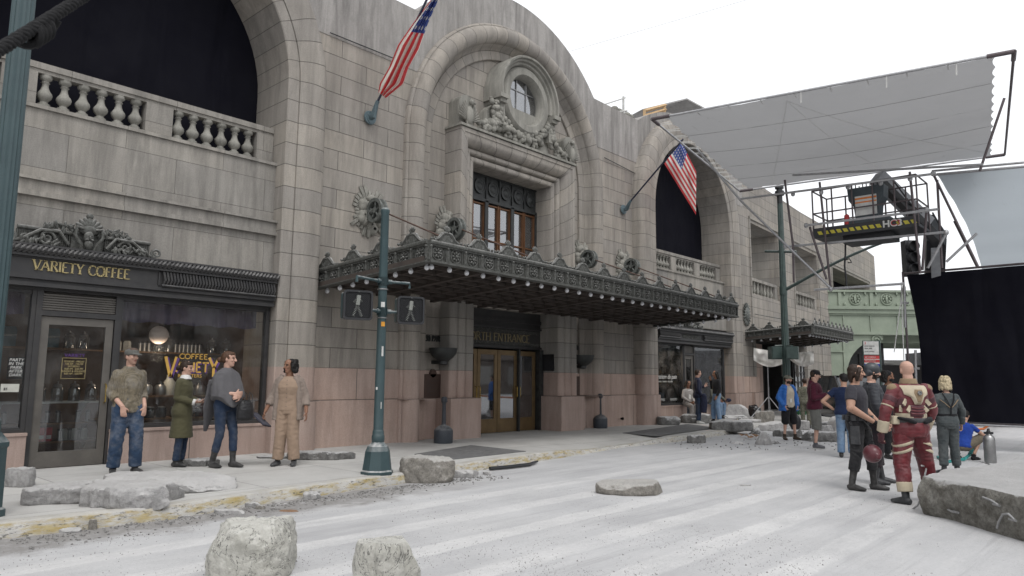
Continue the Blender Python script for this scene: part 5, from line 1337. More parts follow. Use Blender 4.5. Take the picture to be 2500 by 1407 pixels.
# ------------------------------------------------------------------ overhead silks, lift, pipe frame, black curtain
def cloth_mat(name, c, tr, seams=True):
    s = NT(name); g = s.geo(); b = s.mix(s.ramp(s.noise(g, 1.1, 5, .6), .35, .7), c, tuple(x * .93 for x in c))
    b = s.mix(s.ramp(s.noise(s.mapn(g, sc=(1, 3, 1)), 2.2, 6, .75), .62, .72, 0, .35), b, (.2, .19, .18))
    s.col(b); s.rough(.9); s.b.inputs['Specular IOR Level'].default_value = .1
    t = s.n('ShaderNodeBsdfTranslucent'); t.inputs[0].default_value = (*c, 1); mx = s.n('ShaderNodeMixShader'); mx.inputs[0].default_value = tr
    s.l(s.b.outputs[0], mx.inputs[1]); s.l(t.outputs[0], mx.inputs[2]); s.l(mx.outputs[0], s.out.inputs[0]); return s.m
M['silk'] = cloth_mat('grey_overhead_cloth', (.44, .44, .445), .22)
M['silkb'] = cloth_mat('bluish_cloth', (.46, .50, .53), .45)
sc_ = [G(*p, z=7.) for p in ((1592, 291), (2476, 126), (2453, 378), (1806, 467))]
sk = thing('overhead_silk', 'large square grey diffusion cloth laced to a pipe frame high over the street', 'diffusion frame', sc_[0])
m = MB(); n = 40; nj = 156; A_, B_, C_, D_ = sc_; vs = []
for i in range(n + 1):
    for j in range(nj + 1):
        u_, v_ = i / n, j / nj
        e = .04; sc1 = .007 * abs(sin(v_ * pi * 13)); uu = e + u_ * (1 - 2 * e); vv = .008 + v_ * .972
        if i == n: uu -= sc1
        if i == 0: uu += sc1
        p = A_.lerp(B_, uu).lerp(D_.lerp(C_, uu), vv); p = p + Vector((0, 0, -.16 * sin(pi * uu) * sin(pi * vv) + .02 * noise.noise(Vector((uu * 5, vv * 14, 0))) + .012 * noise.noise(Vector((uu * 22, vv * 6, 2))))); vs.append(p)
m.add(vs, [(i * (nj + 1) + j, (i + 1) * (nj + 1) + j, (i + 1) * (nj + 1) + j + 1, i * (nj + 1) + j + 1) for i in range(n) for j in range(nj)]); m.build('cloth', M['silk'], sk, smooth=60)
m = MB()
def skp(u_, v_, dz_=0.): p = A_.lerp(B_, u_).lerp(D_.lerp(C_, u_), v_); return p + Vector((0, 0, -.16 * sin(pi * u_) * sin(pi * v_) - .006 + dz_))
for v_ in (.2, .4, .6, .8): m.tube([skp(.05 + .9 * i / 12, v_) for i in range(13)], .0035, 4)
m.build('seam', basic('seam_thread', (.28, .28, .28), .9), sk)
m = MB()
for a, b in (((.42, .04), (.15, .96)), ((.42, .04), (.6, .96)), ((.42, .04), (.95, .94))): m.tube([skp(a[0] + (b[0] - a[0]) * i / 8, a[1] + (b[1] - a[1]) * i / 8, -.02) for i in range(9)], .0035, 4)
m.build('stay_cord', M['ltgrey'], sk)
for k, (a, b) in enumerate(((A_, B_), (B_, C_), (C_, D_), (D_, A_))):
    m = MB(); m.tube([a, b], .024, 10); m.build('frame_pipe', M['galv'] if k in (0, 3) else M['pipedark'] if k == 1 else M['galv'], sk)
for q, r_ in ((A_, B_), (B_, A_), (C_, D_), (D_, C_), (B_, C_), (A_, D_)):
    m = MB(); m.tube([q, q + (r_ - q).normalized() * .38], .038, 10); m.build('corner_sleeve', M['pipedark'], sk)
m = MB()
for i in range(14):
    t = .05 + .9 * i / 13; m.tube([skp(.05, t), A_.lerp(D_, t)], .006, 4); m.tube([skp(.05, t + .02), A_.lerp(D_, t + .01)], .006, 4)
for i in range(10):
    t = .05 + .9 * i / 9; m.tube([skp(t, .035), A_.lerp(B_, t), A_.lerp(B_, t) + Vector((0, -.03, -.02))], .009, 4)
for t in (.47, .7, .87): m.tube([A_.lerp(B_, t), A_.lerp(B_, t) + Vector((.03, .02, -.22))], .014, 5)
m.build('lacing', M['whitepaint'], sk)
pf_ = thing('scaffold', 'scaffold of silver and dark pipes under the overhead cloth carrying it', 'pipe scaffold', PX(2100, 600, 16))
def pp(a, b, X0, X1=None, r=.026, mt='galv', dx=0):
    m = MB(); m.tube([PX(*a, X0), PX(*b, X1 or X0)], r, 8); m.build('pipe', M[mt], pf_)
for args in (((1808, 486), (2285, 424), 16.2), ((1935, 428), (2400, 402), 16.6), ((1966, 551), (2290, 511), 15.8), ((1925, 602), (2312, 567), 16.4), ((1988, 708), (2207, 693), 16.4), ((1808, 490), (2026, 702), 16.0), ((1700, 362), (1808, 490), 15.0, 16.0), ((2385, 570), (2310, 640), 16.3), ((2312, 567), (2265, 655), 16.5),
             ((2275, 418), (2500, 397), 18.0), ((2275, 428), (2500, 407), 18.0)): pp(*args)
for args in (((1916, 440), (1936, 600), 16.3), ((1936, 600), (1938, 690), 16.3), ((1977, 555), (2018, 682), 15.9), ((2001, 445), (2028, 706), 16.3), ((2221, 420), (2247, 668), 16.3), ((2262, 515), (2252, 660), 16.4), ((2278, 424), (2388, 652), 17.5), ((2288, 440), (2300, 655), 17.5), ((2452, 240), (2392, 418), 17.0), ((2385, 650), (2330, 540), 17.6)): pp(*args, mt='pipedark')
for q in ((1917, 602), (2005, 470), (2222, 437), (2028, 706), (2278, 424), (1968, 551), (2262, 513), (2310, 568), (1936, 474), (2070, 457), (2150, 447)):
    m = MB(); c_ = PX(*q, 16.3); m.sph(c_, (.05, .05, .06), 8, 6); m.build('clamp', M['galv'], pf_)
sk2 = thing('side_silk', 'second bluish cloth sloping down behind the black curtain on the right', 'diffusion frame', PX(2290, 430, 19))
m = MB(); TL, TR, BL, BR = PX(2287, 426, 19.), PX(2800, 380, 19.), PX(2400, 668, 23.), PX(2900, 668, 23.); n = 24; vs = []
for i in range(n + 1):
    for j in range(n + 1):
        u_, v_ = i / n, j / n; p = TL.lerp(TR, u_).lerp(BL.lerp(BR, u_), v_); p = p + (TR - TL) * (.035 * sin(pi * v_) * (1 - u_)) + Vector((0, 0, .02 * sin(v_ * 30 + u_ * 4))); vs.append(p)
m.add(vs, [(i * (n + 1) + j, (i + 1) * (n + 1) + j, (i + 1) * (n + 1) + j + 1, i * (n + 1) + j + 1) for i in range(n) for j in range(n)]); m.build('cloth', M['silkb'], sk2, smooth=60)
m = MB(); m.tube([TL, TR], .03, 8); m.build('frame_pipe', M['galv'], sk2)
# black curtain on its frame
XC = 20.; c_tl, c_tr, c_bl, c_br = PX(2203, 668, XC), PX(2620, 646, XC), PX(2226, 1030, XC), PX(2620, 1042, XC)
zt_ = c_tl.z; zb_ = .62; yl, yr = c_tl.y, c_tl.y - 6.4
bc = thing('black_curtain', 'tall black cloth stretched on a wheeled metal frame across the street', 'backdrop', (XC, yl, 0))
m = MB(); n = 44; vs = []
for i in range(n + 1):
    for j in range(n + 1):
        u_, v_ = i / n, j / n; y = yl - .10 - u_ * (yl - yr - .2) - .2 * sin(v_ * 2.6) * (1 - u_) ** 6; z = zt_ - .05 - v_ * (zt_ - zb_ - .08)
        vs.append((XC + .03 * noise.noise(Vector((y * .9, z * .5, 1))) + .015 * sin(y * 5 + z) , y, z))
m.add(vs, [(i * (n + 1) + j, i * (n + 1) + j + 1, (i + 1) * (n + 1) + j + 1, (i + 1) * (n + 1) + j) for i in range(n) for j in range(n)]); m.build('cloth', M['blackcloth'], bc, smooth=60)
for a, b in (((yl, zt_), (yr, zt_)), ((yl, zb_), (yr, zb_)), ((yl, zt_ + .05), (yl, 0.1)), ((yr, zt_), (yr, .1))):
    m = MB(); m.tube([(XC + .05, a[0], a[1]), (XC + .05, b[0], b[1])], .028, 8); m.build('frame_pipe', M['pipedark'] if a[1] > 1 or 1 else 0, bc)
m = MB(); m.tube([(XC - .03, yl, zb_ - .03), (XC - .03, yr, zb_ - .03)], .022, 8); m.build('lower_rail', M['galv'], bc)
for (px_, y0_, y1_) in ((2208, 700, 740), (2235, 855, 900)):
    m = MB(); m.tube([PX(px_, y0_, 19.6), PX(px_ + 2, y1_ + 60, 19.6)], .03, 8); m.tube([PX(px_ - 8, y1_, 19.6), PX(px_ + 10, y1_, 19.6)], .03, 6); m.build('stand_head', M['galv'], bc)
m = MB(); m.tube([PX(2205, 690, 19.7), PX(2183, 860, 19.2)], .012, 5); m.tube([PX(2200, 690, 19.7), PX(2207, 890, 19.2)], .012, 5); m.build('guy_rope', M['whitepaint'], bc)
# boom lift
bl_ = thing('boom_lift', 'grey boom lift with black work basket raised below the overhead cloth', 'lift', PX(2110, 575, 16.5))
bx = 16.5; P0 = PX(1987, 575, bx); P1 = PX(2243, 548, bx); ya, yb_ = P0.y, P1.y; zf_ = (P0.z + P1.z) / 2 - .03
dp = .95
m = MB(); m.box(bx, bx + dp, yb_, ya, zf_ - .02, zf_ + .04); m.box(bx - .02, bx, yb_, ya, zf_ - .03, zf_ + .2); m.box(bx + dp, bx + dp + .02, yb_, ya, zf_, zf_ + .15); m.box(bx + .2, bx + .8, (ya + yb_) / 2 - .5, (ya + yb_) / 2 + .5, zf_ - .18, zf_ - .02); m.build('basket_floor', M['signalblack'], bl_, smooth=0)
m = MB(); zr_ = zf_ + 1.08
for x in (bx, bx + dp):
    for z in (zf_ + .55, zr_): m.tube([(x, ya, z), (x, yb_, z)], .018, 6)
    for i in range(6):
        y = ya + (yb_ - ya) * i / 5; m.tube([(x, y, zf_), (x, y, zr_)], .018, 6)
for y in (ya, yb_):
    for z in (zf_ + .55, zr_): m.tube([(bx, y, z), (bx + dp, y, z)], .018, 6)
m.build('guard_rail', M['pipedark'], bl_)
m = MB(); ns = 15
for i in range(ns):
    y = yb_ + .06 + (ya - yb_ - .1) * i / ns
    if i in (3, 4): continue
    m.add([(bx - .024, y + .09, zf_ + .12), (bx - .024, y - .0, zf_ + .12), (bx - .024, y - .04, zf_ + .04), (bx - .024, y + .05, zf_ + .04)], [(0, 1, 2, 3)])
m.build('hazard_stripe', basic('hazard_yellow', (.55, .48, .06), .5), bl_, smooth=0)
textobj('unit_number', 'HC3', .2, M['whitepaint'], bl_, (bx - .03, yb_ + (ya - yb_) * .32, zf_ + .03), rz=-pi / 2, ext=.004, off=.006)
textobj('unit_number', 'C3', .16, M['redprint'], bl_, (bx - .036, yb_ + (ya - yb_) * .32 - .16, zf_ + .045), rz=-pi / 2, ext=.004)
yc_ = PX(2112, 520, bx).y
m = MB(); m.prism([(-.22, .25), (.22, .25), (.26, .6), (.36, .75), (.38, 1.02), (-.38, 1.02), (-.36, .75), (-.26, .6)], .1, .45, M=Matrix.Translation((bx, yc_, zf_)) @ Matrix.Rotation(-pi / 2, 4, 'Z')); m.box(bx + .02, bx + .6, yc_ - .45, yc_ + .45, zf_ + .12, zf_ + .3); cbx = m.build('control_box', basic('grey_console', (.06, .075, .085), .5), bl_, smooth=0)
m = MB(); m.box(bx + .085, bx + .1, yc_ - .22, yc_ + .22, zf_ + .38, zf_ + .82); m.build('warning_plate', M['whitepaint'], cbx, smooth=0)
m = MB(); m.box(bx + .08, bx + .085, yc_ - .22, yc_ + .22, zf_ + .74, zf_ + .78); m.box(bx + .08, bx + .085, yc_ - .22, yc_ + .22, zf_ + .66, zf_ + .69); m.build('plate_band', basic('orange_band', (.7, .22, .05), .5), cbx, smooth=0)
m = MB()
for i in range(9): m.tube([(bx + .2, yc_ - .3 + .075 * i, zf_ + 1.02), (bx + .2, yc_ - .3 + .075 * i, zf_ + 1.08 + .03 * (i % 3))], .012, 5)
m.build('control_lever', M['signalblack'], cbx)
m = MB(); pe = PX(2068, 545, bx + .05); m.lathe([(.02, .2), (.055, .17), (.055, -.12), (.0, -.13)], pe, 12); m.build('fire_extinguisher', M['redprint'], bl_, smooth=40)
def beam(pts, w, h, name, mat):
    for i in range(len(pts) - 1):
        a, b = pts[i], pts[i + 1]; d = (b - a); L = d.length; q = d.to_track_quat('X', 'Z').to_matrix().to_4x4(); m = MB(); m.xbox(Matrix.Translation((a + b) / 2) @ q, L / 2, w / 2, h / 2); m.build(name, M[mat] if isinstance(mat, str) else mat, bl_, smooth=0)
gm = basic('lift_grey_paint', (.36, .37, .39), .5)
beam([PX(2140, 432, 17.6), PX(2262, 548, 18.6)], .3, .30, 'boom_section', gm); beam([PX(2150, 445, 17.5), PX(2290, 585, 18.5)], .2, .14, 'boom_rail', 'signalblack'); beam([PX(2262, 540, 18.7), PX(2296, 588, 19.4)], .26, .34, 'boom_section', 'signalblack')
beam([PX(2285, 575, 19.6), PX(2278, 760, 21.6)], .42, .34, 'jib', 'signalblack'); beam([PX(2285, 610, 19.3), PX(2285, 760, 21.2)], .2, .14, 'jib_ram', gm)
m = MB(); m.tube([PX(2277, 520, 17.9), PX(2300, 560, 18.5), PX(2290, 600, 18.6)], .02, 6); m.tube([PX(2180, 440, 17.3), PX(2225, 500, 17.9), PX(2250, 520, 18.2)], .018, 6); m.build('hydraulic_hose', M['signalblack'], bl_)
# rigging cable hanging on left of the curtain
m = MB(); m.tube([PX(2064, 590, 17), PX(2064, 620, 17), PX(2062, 650, 17), PX(2066, 680, 17), PX(2067, 706, 17)], .02, 6); m.tube([PX(2064, 635, 17), PX(2074, 632, 17), PX(2079, 641, 17), PX(2070, 642, 17)], .015, 6)
tag(m.build('hanging_cable', M['signalblack']), 'black cable bundle dangling in front of the far stone wing', 'cable')
for i, (a, b) in enumerate((((1400, 125), (2500, -180)), ((1380, 140), (1560, 72)), ((1300, 26), (1500, -40)))):
    m = MB(); m.tube([PY(*a, 13.4), PX(b[0], b[1], 30.)], .02, 4)
m = MB(); m.tube([PY(1390, 126, 13.5), PX(1960, -40, 24)], .006, 4); tag(m.build('overhead_wire', M['ltgrey']), 'thin pale wire crossing the white sky above the entrance arch', 'wire')
# timber canopy and vent clutter on the roof
rf = thing('roof_shelter', 'unfinished timber framed shelter with grey sheet roof on the parapet', 'shelter', PY(1620, 280, 15))
M['pine'] = basic('new_pine', (.52, .36, .20), .7, scale=8); Yr = 15.
def rp(px, py, Y=Yr): return PY(px, py, Y)
m = MB(); q = [rp(1570, 266), rp(1677, 239), rp(1725, 268, 15), rp(1760, 300, 14.5), rp(1600, 300, 18)]
m.add([rp(1570, 266), rp(1677, 240), rp(1760, 285, 14), rp(1570, 266) + Vector((0, 0, -.06)), rp(1677, 240) + Vector((0, 0, -.06)), rp(1760, 285, 14) + Vector((0, 0, -.06)), rp(1677, 240) + Vector((1.5, 4, 0)), rp(1570, 266) + Vector((1.5, 4, 0))], [(0, 1, 6, 7), (1, 2, 6), (0, 3, 4, 1), (1, 4, 5, 2)]); m.build('sheet_roof', basic('grey_sheet', (.40, .39, .38), .7), rf, smooth=0)
for a, b in (((1573, 268), (1573, 300)), ((1622, 258), (1622, 300)), ((1573, 271), (1625, 257)), ((1573, 284), (1625, 268)), ((1550, 300), (1640, 281))):
    m = MB(); m.tube([rp(*a), rp(*b)], .07, 4); m.build('timber', M['pine'], rf, smooth=0)
rv = thing('roof_mast', 'small pale vent bundle with thin mast above the roof edge', 'vent', PY(1520, 270, 13.6))
m = MB(); m.tube([PY(1522, 236, 13.6), PY(1522, 290, 13.6)], .04, 6); m.tube([PY(1473, 256, 13.6), PY(1527, 239, 13.6)], .025, 6); m.tube([PY(1505, 275, 13.6), PY(1530, 271, 13.6)], .04, 6); m.build('mast', M['ltgrey'], rv)
for q in ((1500, 268), (1510, 274), (1530, 283), (1538, 288)):
    m = MB(); m.sph(PY(*q, 13.8), (.16, .16, .13), 8, 6); m.build('vent_cap', M['carved'], rv)
# ------------------------------------------------------------------ flags
def flagmat():
    s = NT('flag_cloth'); uv = s.n('ShaderNodeUVMap'); uv.uv_map = 'UVMap'; u, v, _ = s.sep(uv.outputs[0])
    st = s.math('GREATER_THAN', s.math('FRACT', s.math('MULTIPLY', v, 6.5)), .5)      # 13 stripes
    base = s.mix(st, (.66, .07, .08), (.85, .83, .78))
    can = s.math('MULTIPLY', s.math('LESS_THAN', u, .4), s.math('GREATER_THAN', v, 6 / 13.))
    base = s.mix(can, base, (.07, .11, .34))
    cu = s.math('FRACT', s.math('MULTIPLY', u, 6 / .4)); cv = s.math('FRACT', s.math('MULTIPLY', s.math('SUBTRACT', v, 6 / 13.), 5 / (7 / 13.)))
    d = s.math('ADD', s.math('POWER', s.math('SUBTRACT', cu, .5), 2.), s.math('POWER', s.math('MULTIPLY', s.math('SUBTRACT', cv, .5), .8), 2.))
    star = s.math('MULTIPLY', s.math('LESS_THAN', d, .045), can); base = s.mix(star, base, (.62, .62, .62))
    base = s.mix(s.ramp(s.noise(s.geo(), 3., 5), .3, .7, 0, .15), base, (.25, .22, .2))
    s.col(base); s.rough(.85); s.b.inputs['Specular IOR Level'].default_value = .1
    t = s.n('ShaderNodeBsdfTranslucent'); s.l(base, t.inputs[0]); mx = s.n('ShaderNodeMixShader'); mx.inputs[0].default_value = .62
    s.l(s.b.outputs[0], mx.inputs[1]); s.l(t.outputs[0], mx.inputs[2]); s.l(mx.outputs[0], s.out.inputs[0]); return s.m
M['flag'] = flagmat()
def flagcloth(parent, quadfn, nu=50, nv=30, v0=0., v1=1.):
    m = MB(); vs = [quadfn(i / nu, j / nv) for i in range(nu + 1) for j in range(nv + 1)]; fs = []; uvs = []
    for i in range(nu):
        for j in range(nv):
            fs.append((i * (nv + 1) + j, (i + 1) * (nv + 1) + j, (i + 1) * (nv + 1) + j + 1, i * (nv + 1) + j + 1)); a, b = v0 + (v1 - v0) * j / nv, v0 + (v1 - v0) * (j + 1) / nv; uvs.append([(i / nu, a), ((i + 1) / nu, a), ((i + 1) / nu, b), (i / nu, b)])
    m.add(vs, fs, 0, uvs); return m.build('flag_cloth', M['flag'], parent, smooth=70)
def bracket(m, p, d):
    m.lathe([(.0, -.05), (.13, -.05), (.14, -.02), (.14, 0)], p, 20, 'y', sx=.7); m.v = m.v
    m.tube([p, p + Vector((0, -.12, .0)), p + d * .35, p + d * .42], [.07, .075, .045, .045], 10)
M['blueiron'] = basic('blue_grey_iron', (.13, .18, .20), .5, .2, scale=12)
for k, (pb0, tip, lab) in enumerate((((903, 288), (1085, -90), 'stars and stripes flag hanging furled on its pole left of the entrance arch'), ((1522, 512), (1668, 340), 'stars and stripes flag drooping from its pole in front of second big arch'))):
    base = PY(*pb0, 12.75)
    # pole leans out over the street: pick the tip on a nearer plane
    Yt = 10.6 if k == 0 else 10.2
    tp = PY(*tip, Yt); d = (tp - base).normalized(); L = (tp - base).length
    fg = thing('wall_flag', lab, 'flag', base, group=None)
    m = MB(); bracket(m, base, d); m.lathe([(.16, 0), (.15, -.03)], base, 20, 'y'); m.build('pole_bracket', M['blueiron'], fg, smooth=40)
    m = MB(); m.tube([base + d * .3, tp], .026, 8); m.build('flag_pole', basic('dark_blue_pole', (.03, .035, .06), .4), fg)
    down = Vector((0, 0, -1))
    if k == 0:
        pts = [(938, 237), (925, 226), (976, 245)]
        # cloth gathered: long strip hanging along pole; edges given in photo, depth interpolated with the pole
        Lf = [(1068, -60), (1052, 0), (1010, 55), (972, 110), (950, 165), (927, 205), (924, 226)]; Rg = [(1120, -60), (1070, 0), (1045, 57), (1023, 120), (998, 165), (985, 205), (942, 240)]
        def fn(u, v):
            t = (1 - u) * .999 * 0 + (1 - v) * 0
            # u along fly (down), v across stripes
            s_ = u; i = min(int(s_ * 6), 5); f = s_ * 6 - i
            a = (Lf[i][0] * (1 - f) + Lf[i + 1][0] * f, Lf[i][1] * (1 - f) + Lf[i + 1][1] * f); b = (Rg[i][0] * (1 - f) + Rg[i + 1][0] * f, Rg[i][1] * (1 - f) + Rg[i + 1][1] * f)
            q = v; px_ = a[0] * (1 - q) + b[0] * q; py_ = a[1] * (1 - q) + b[1] * q
            Yy = 10.9 + 1.0 * u + .10 * sin(v * 15 + u * 3) + .06 * sin(v * 31)
            return PY(px_, py_, Yy)
        flagcloth(fg, fn, v0=.35, v1=.86)
    else:
        Lf = [(1650, 355), (1622, 398), (1640, 432), (1662, 470), (1688, 512), (1698, 524)]; Rg = [(1690, 345), (1696, 375), (1697, 410), (1698, 440), (1700, 480), (1702, 522)]
        def fn(u, v):
            hoist_top = Vector((1662, 342)); hoist_bot = Vector((1622, 400)); h = hoist_bot.lerp(hoist_top, v)
            fly_bot = Vector((1699, 525)); fly_top = Vector((1700, 420)); f_ = fly_bot.lerp(fly_top, v)
            p = h.lerp(f_, u); bulge = sin(pi * u) * 10 * (1 - v) * 0
            Yy = 10.75 + .12 * sin(v * 9 + u * 4) + .08 * sin(u * 11) + .4 * u
            return PY(p.x, p.y, Yy)
        flagcloth(fg, fn)
        def fn2(u, v):
            a = Vector((1665, 480)).lerp(Vector((1662, 508)), u); b = Vector((1698, 500)).lerp(Vector((1697, 522)), u); p = a.lerp(b, v * .99)
            return PY(p.x, p.y, 11.35 + .05 * sin(v * 12))
# ------------------------------------------------------------------ foreground rope near the lens
M['rope'] = basic('black_braided_rope', (.012, .012, .013), .9, scale=60)
m = MB(); RA, RB = ray(-30, 140) * (1.3 / F0), ray(240, -30) * (1.6 / F0); RA = RA + Vector((0, 0, CH)); RB = RB + Vector((0, 0, CH)); d = (RB - RA)
n = 90; ax1 = d.normalized().orthogonal().normalized(); ax2 = d.normalized().cross(ax1)
for s_ in range(3):
    P = []
    for i in range(n + 1):
        t = i / n; a = t * 2 * pi * 11 + s_ * 2 * pi / 3; P.append(RA + d * t + ax1 * .0065 * cos(a) + ax2 * .0065 * sin(a))
    m.tube(P, .0065, 6)
kc = Vector((0, 0, CH)) + ray(95, 80) * (1.43 / F0)
for s_ in range(4):
    P = [];
    for i in range(40):
        a = 2 * pi * i / 40; P.append(kc + d.normalized() * (-.022 + .014 * s_ + .006 * sin(a * 2)) + ax1 * .016 * cos(a) + ax2 * .016 * sin(a))
    m.tube(P, .007, 6, closed=True)
P = [kc + d.normalized() * (-.05 + .1 * i / 20) + ax1 * (.014 * sin(i * .5)) + ax2 * .015 * cos(i * .45) for i in range(21)]; m.tube(P, .007, 6)
tag(m.build('knotted_rope', M['rope'], smooth=60), 'blurred black knotted rope crossing the top left corner close to the lens', 'rope')
#@@P4
# ------------------------------------------------------------------ rubble
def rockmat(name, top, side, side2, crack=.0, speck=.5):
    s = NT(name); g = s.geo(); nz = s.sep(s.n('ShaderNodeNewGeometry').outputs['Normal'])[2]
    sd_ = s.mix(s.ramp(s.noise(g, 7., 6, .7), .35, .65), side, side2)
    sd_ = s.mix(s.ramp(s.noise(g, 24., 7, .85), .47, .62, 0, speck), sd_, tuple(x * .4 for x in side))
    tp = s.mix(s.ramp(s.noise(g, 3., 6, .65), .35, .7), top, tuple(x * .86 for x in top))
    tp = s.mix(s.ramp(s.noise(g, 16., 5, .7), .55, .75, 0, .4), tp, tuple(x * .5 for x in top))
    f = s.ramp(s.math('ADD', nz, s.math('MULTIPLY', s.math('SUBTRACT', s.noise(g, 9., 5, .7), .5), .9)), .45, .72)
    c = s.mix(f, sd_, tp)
    if crack:
        w = s.noise(g, 2.2, 6, .75, 1.5); k = s.math('ABSOLUTE', s.math('SUBTRACT', w, .5)); c = s.mix(s.ramp(k, .003, .009, crack * .85, 0), c, (.04, .04, .04))
        c = s.mix(s.ramp(s.noise(g, 3.3, 5, .6), .66, .68, 0, crack * .7), c, (.13, .125, .12))
    s.col(c); s.rough(.92); s.b.inputs['Specular IOR Level'].default_value = .1
    nb = s.bump(s.noise(g, 38., 7, .85), .9, .025); s.bump(s.noise(g, 11., 6, .75), .7, .05, nb); return s.m
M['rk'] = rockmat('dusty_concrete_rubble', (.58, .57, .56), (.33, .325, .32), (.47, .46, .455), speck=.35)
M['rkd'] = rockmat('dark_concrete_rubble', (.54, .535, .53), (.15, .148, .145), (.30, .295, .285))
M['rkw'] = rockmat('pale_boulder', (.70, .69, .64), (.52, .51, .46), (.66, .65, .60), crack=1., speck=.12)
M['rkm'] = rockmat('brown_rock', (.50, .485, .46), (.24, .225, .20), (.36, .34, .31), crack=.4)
M['rebar'] = basic('galvanised_rebar', (.38, .38, .38), .5, .4, scale=30)
def rockmesh(lx, ly, lz, seed, n=(22, 16, 8), flat=.6, rough=.05, round_=.35, chops=3, taper=.0, outline=.22):
    rs = random.Random(seed); nx, ny, nz = n; vs = {}; m = MB()
    def P(a, b, c):
        # superellipse footprint
        ang = atan2(b, a); mx = max(abs(a), abs(b)); r = (abs(a) ** 2.8 + abs(b) ** 2.8) ** (1 / 2.8) if mx > 0 else 1
        k = (mx / r) * (1 - round_) + (mx / max(1e-6, sqrt(a * a + b * b))) * round_ if mx > 1e-6 else 1
        o = 1 + outline * noise.noise(Vector((cos(ang) * 1.3, sin(ang) * 1.3, seed * 3.1))) * 2 + outline * .5 * noise.noise(Vector((cos(ang) * 4, sin(ang) * 4, seed * 1.7)))
        edge = 1 - .10 * abs(c) ** 6 - taper * (c + 1) / 2
        x, y = a * k * o * edge, b * k * o * edge
        return Vector((x * lx / 2, y * ly / 2, (c + 1) / 2 * lz))
    pts = []; idx = {}
    def vid(i, j, k):
        key = (i, j, k)
        if key not in idx:
            a, b, c = -1 + 2 * i / nx, -1 + 2 * j / ny, -1 + 2 * k / nz; idx[key] = len(pts); pts.append([P(a, b, c), Vector((a, b, c))])
        return idx[key]
    fs = []
    for i in range(nx):
        for j in range(ny):
            fs.append((vid(i, j, nz), vid(i + 1, j, nz), vid(i + 1, j + 1, nz), vid(i, j + 1, nz))); fs.append((vid(i, j, 0), vid(i, j + 1, 0), vid(i + 1, j + 1, 0), vid(i + 1, j, 0)))
    for k in range(nz):
        for i in range(nx):
            fs.append((vid(i, 0, k), vid(i + 1, 0, k), vid(i + 1, 0, k + 1), vid(i, 0, k + 1))); fs.append((vid(i, ny, k), vid(i, ny, k + 1), vid(i + 1, ny, k + 1), vid(i + 1, ny, k)))
        for j in range(ny):
            fs.append((vid(0, j, k), vid(0, j, k + 1), vid(0, j + 1, k + 1), vid(0, j + 1, k))); fs.append((vid(nx, j, k), vid(nx, j + 1, k), vid(nx, j + 1, k + 1), vid(nx, j, k + 1)))
    pl = []
    for _ in range(chops):
        a = rs.uniform(0, 2 * pi); e = rs.uniform(-.1, .9); nn = Vector((cos(a) / lx, sin(a) / ly, e / lz)).normalized(); sup = max((p[0] - Vector((0, 0, lz / 2))).dot(nn) for p in pts)
        pl.append((nn, sup * rs.uniform(.66, .88)))
    out = []; sz = min(lx, ly, lz * 2)
    for p, abc in pts:
        q = p.copy()
        for nn, d in pl:
            t = (q - Vector((0, 0, lz / 2))).dot(nn) - d
            if t > 0: q -= nn * t * .92
        cc = Vector((0, 0, lz / 2)); dr_ = (q - cc); dr_.z *= lx / lz * .5; dr_.normalize()
        ns = noise.fractal(q * (1.6 / sz) + Vector((seed * 7., 0, 0)), 1., 2., 5); n2 = noise.fractal(q * (6. / sz) + Vector((0, seed * 5., 0)), .9, 2., 4)
        top = max(0, min(1, (abc.z - .55) / .4)) * flat
        amt = (rough * 1.6 * ns + rough * .8 * n2) * sz
        q += dr_ * amt * (1 - top) + Vector((0, 0, 1)) * amt * .35
        if abc.z <= -.99: q.z = min(q.z, 0.)
        out.append(q)
    m.add(out, fs); return m
def rock(name, label, pxl, pxr, pyb, z0, h, dfrac=.6, seed=1, mat='rk', group='broken concrete slabs and rocks lying on the street', yaw=0., tilt=0., **k):
    f = G((pxl + pxr) / 2, pyb, z0); q_ = min(1, 11.9 / f.y) if pxl > 1500 and pyb < 1040 else 1; f.x *= q_; f.y *= q_; d = depth(f); w = (pxr - pxl) * d / F0; ly = w * dfrac; h *= q_
    c = f + FH * ly * .42
    m = rockmesh(w, ly, h, seed, **k)
    mm = Matrix.Translation((c.x, c.y, z0 - .012)) @ Matrix.Rotation(atan2(RH.y, RH.x) + yaw, 4, 'Z') @ Matrix.Rotation(tilt, 4, 'X')
    m.v = [mm @ v for v in m.v]; o = m.build(name, M[mat], None, smooth=32); o.data.transform(Matrix.Translation(-c)); o.location = c
    return tag(o, label, 'rock', group)
Z = ZG
D3 = dict(n=(44, 28, 12))
rock('concrete_block', 'rough concrete block at left edge behind the green lamp post base', 5, 68, 1190, Z, .24, .8, 11, n=(20, 16, 10))
rock('concrete_slab', 'pale jagged slab with a square broken end, left one of the cluster on the pavement', 38, 175, 1232, Z, .19, 1.1, 12, rough=.045, **D3)
rock('concrete_slab', 'thick notched slab overhanging the yellow kerb, frontmost of the left cluster', 143, 372, 1246, Z - .02, .235, .85, 13, rough=.045, outline=.3, chops=4, **D3)
rock('concrete_slab', 'long flat pale slab in front of the man in the cap', 220, 532, 1203, Z, .18, .55, 14, rough=.04, outline=.16, n=(56, 26, 12))
rock('stone_chunk', 'small pointed stone leaning on the long flat slab', 458, 492, 1199, Z, .12, .7, 15, n=(10, 8, 6), rough=.09)
rock('stone_chunk', 'small flat chip beside the pointed stone on the pavement', 392, 428, 1209, Z, .05, .7, 16, n=(10, 8, 4))
rock('concrete_slab', 'thin grey slab behind the boots of the woman in the poncho', 432, 512, 1139, Z, .11, .8, 17, 'rkd', n=(26, 18, 8))
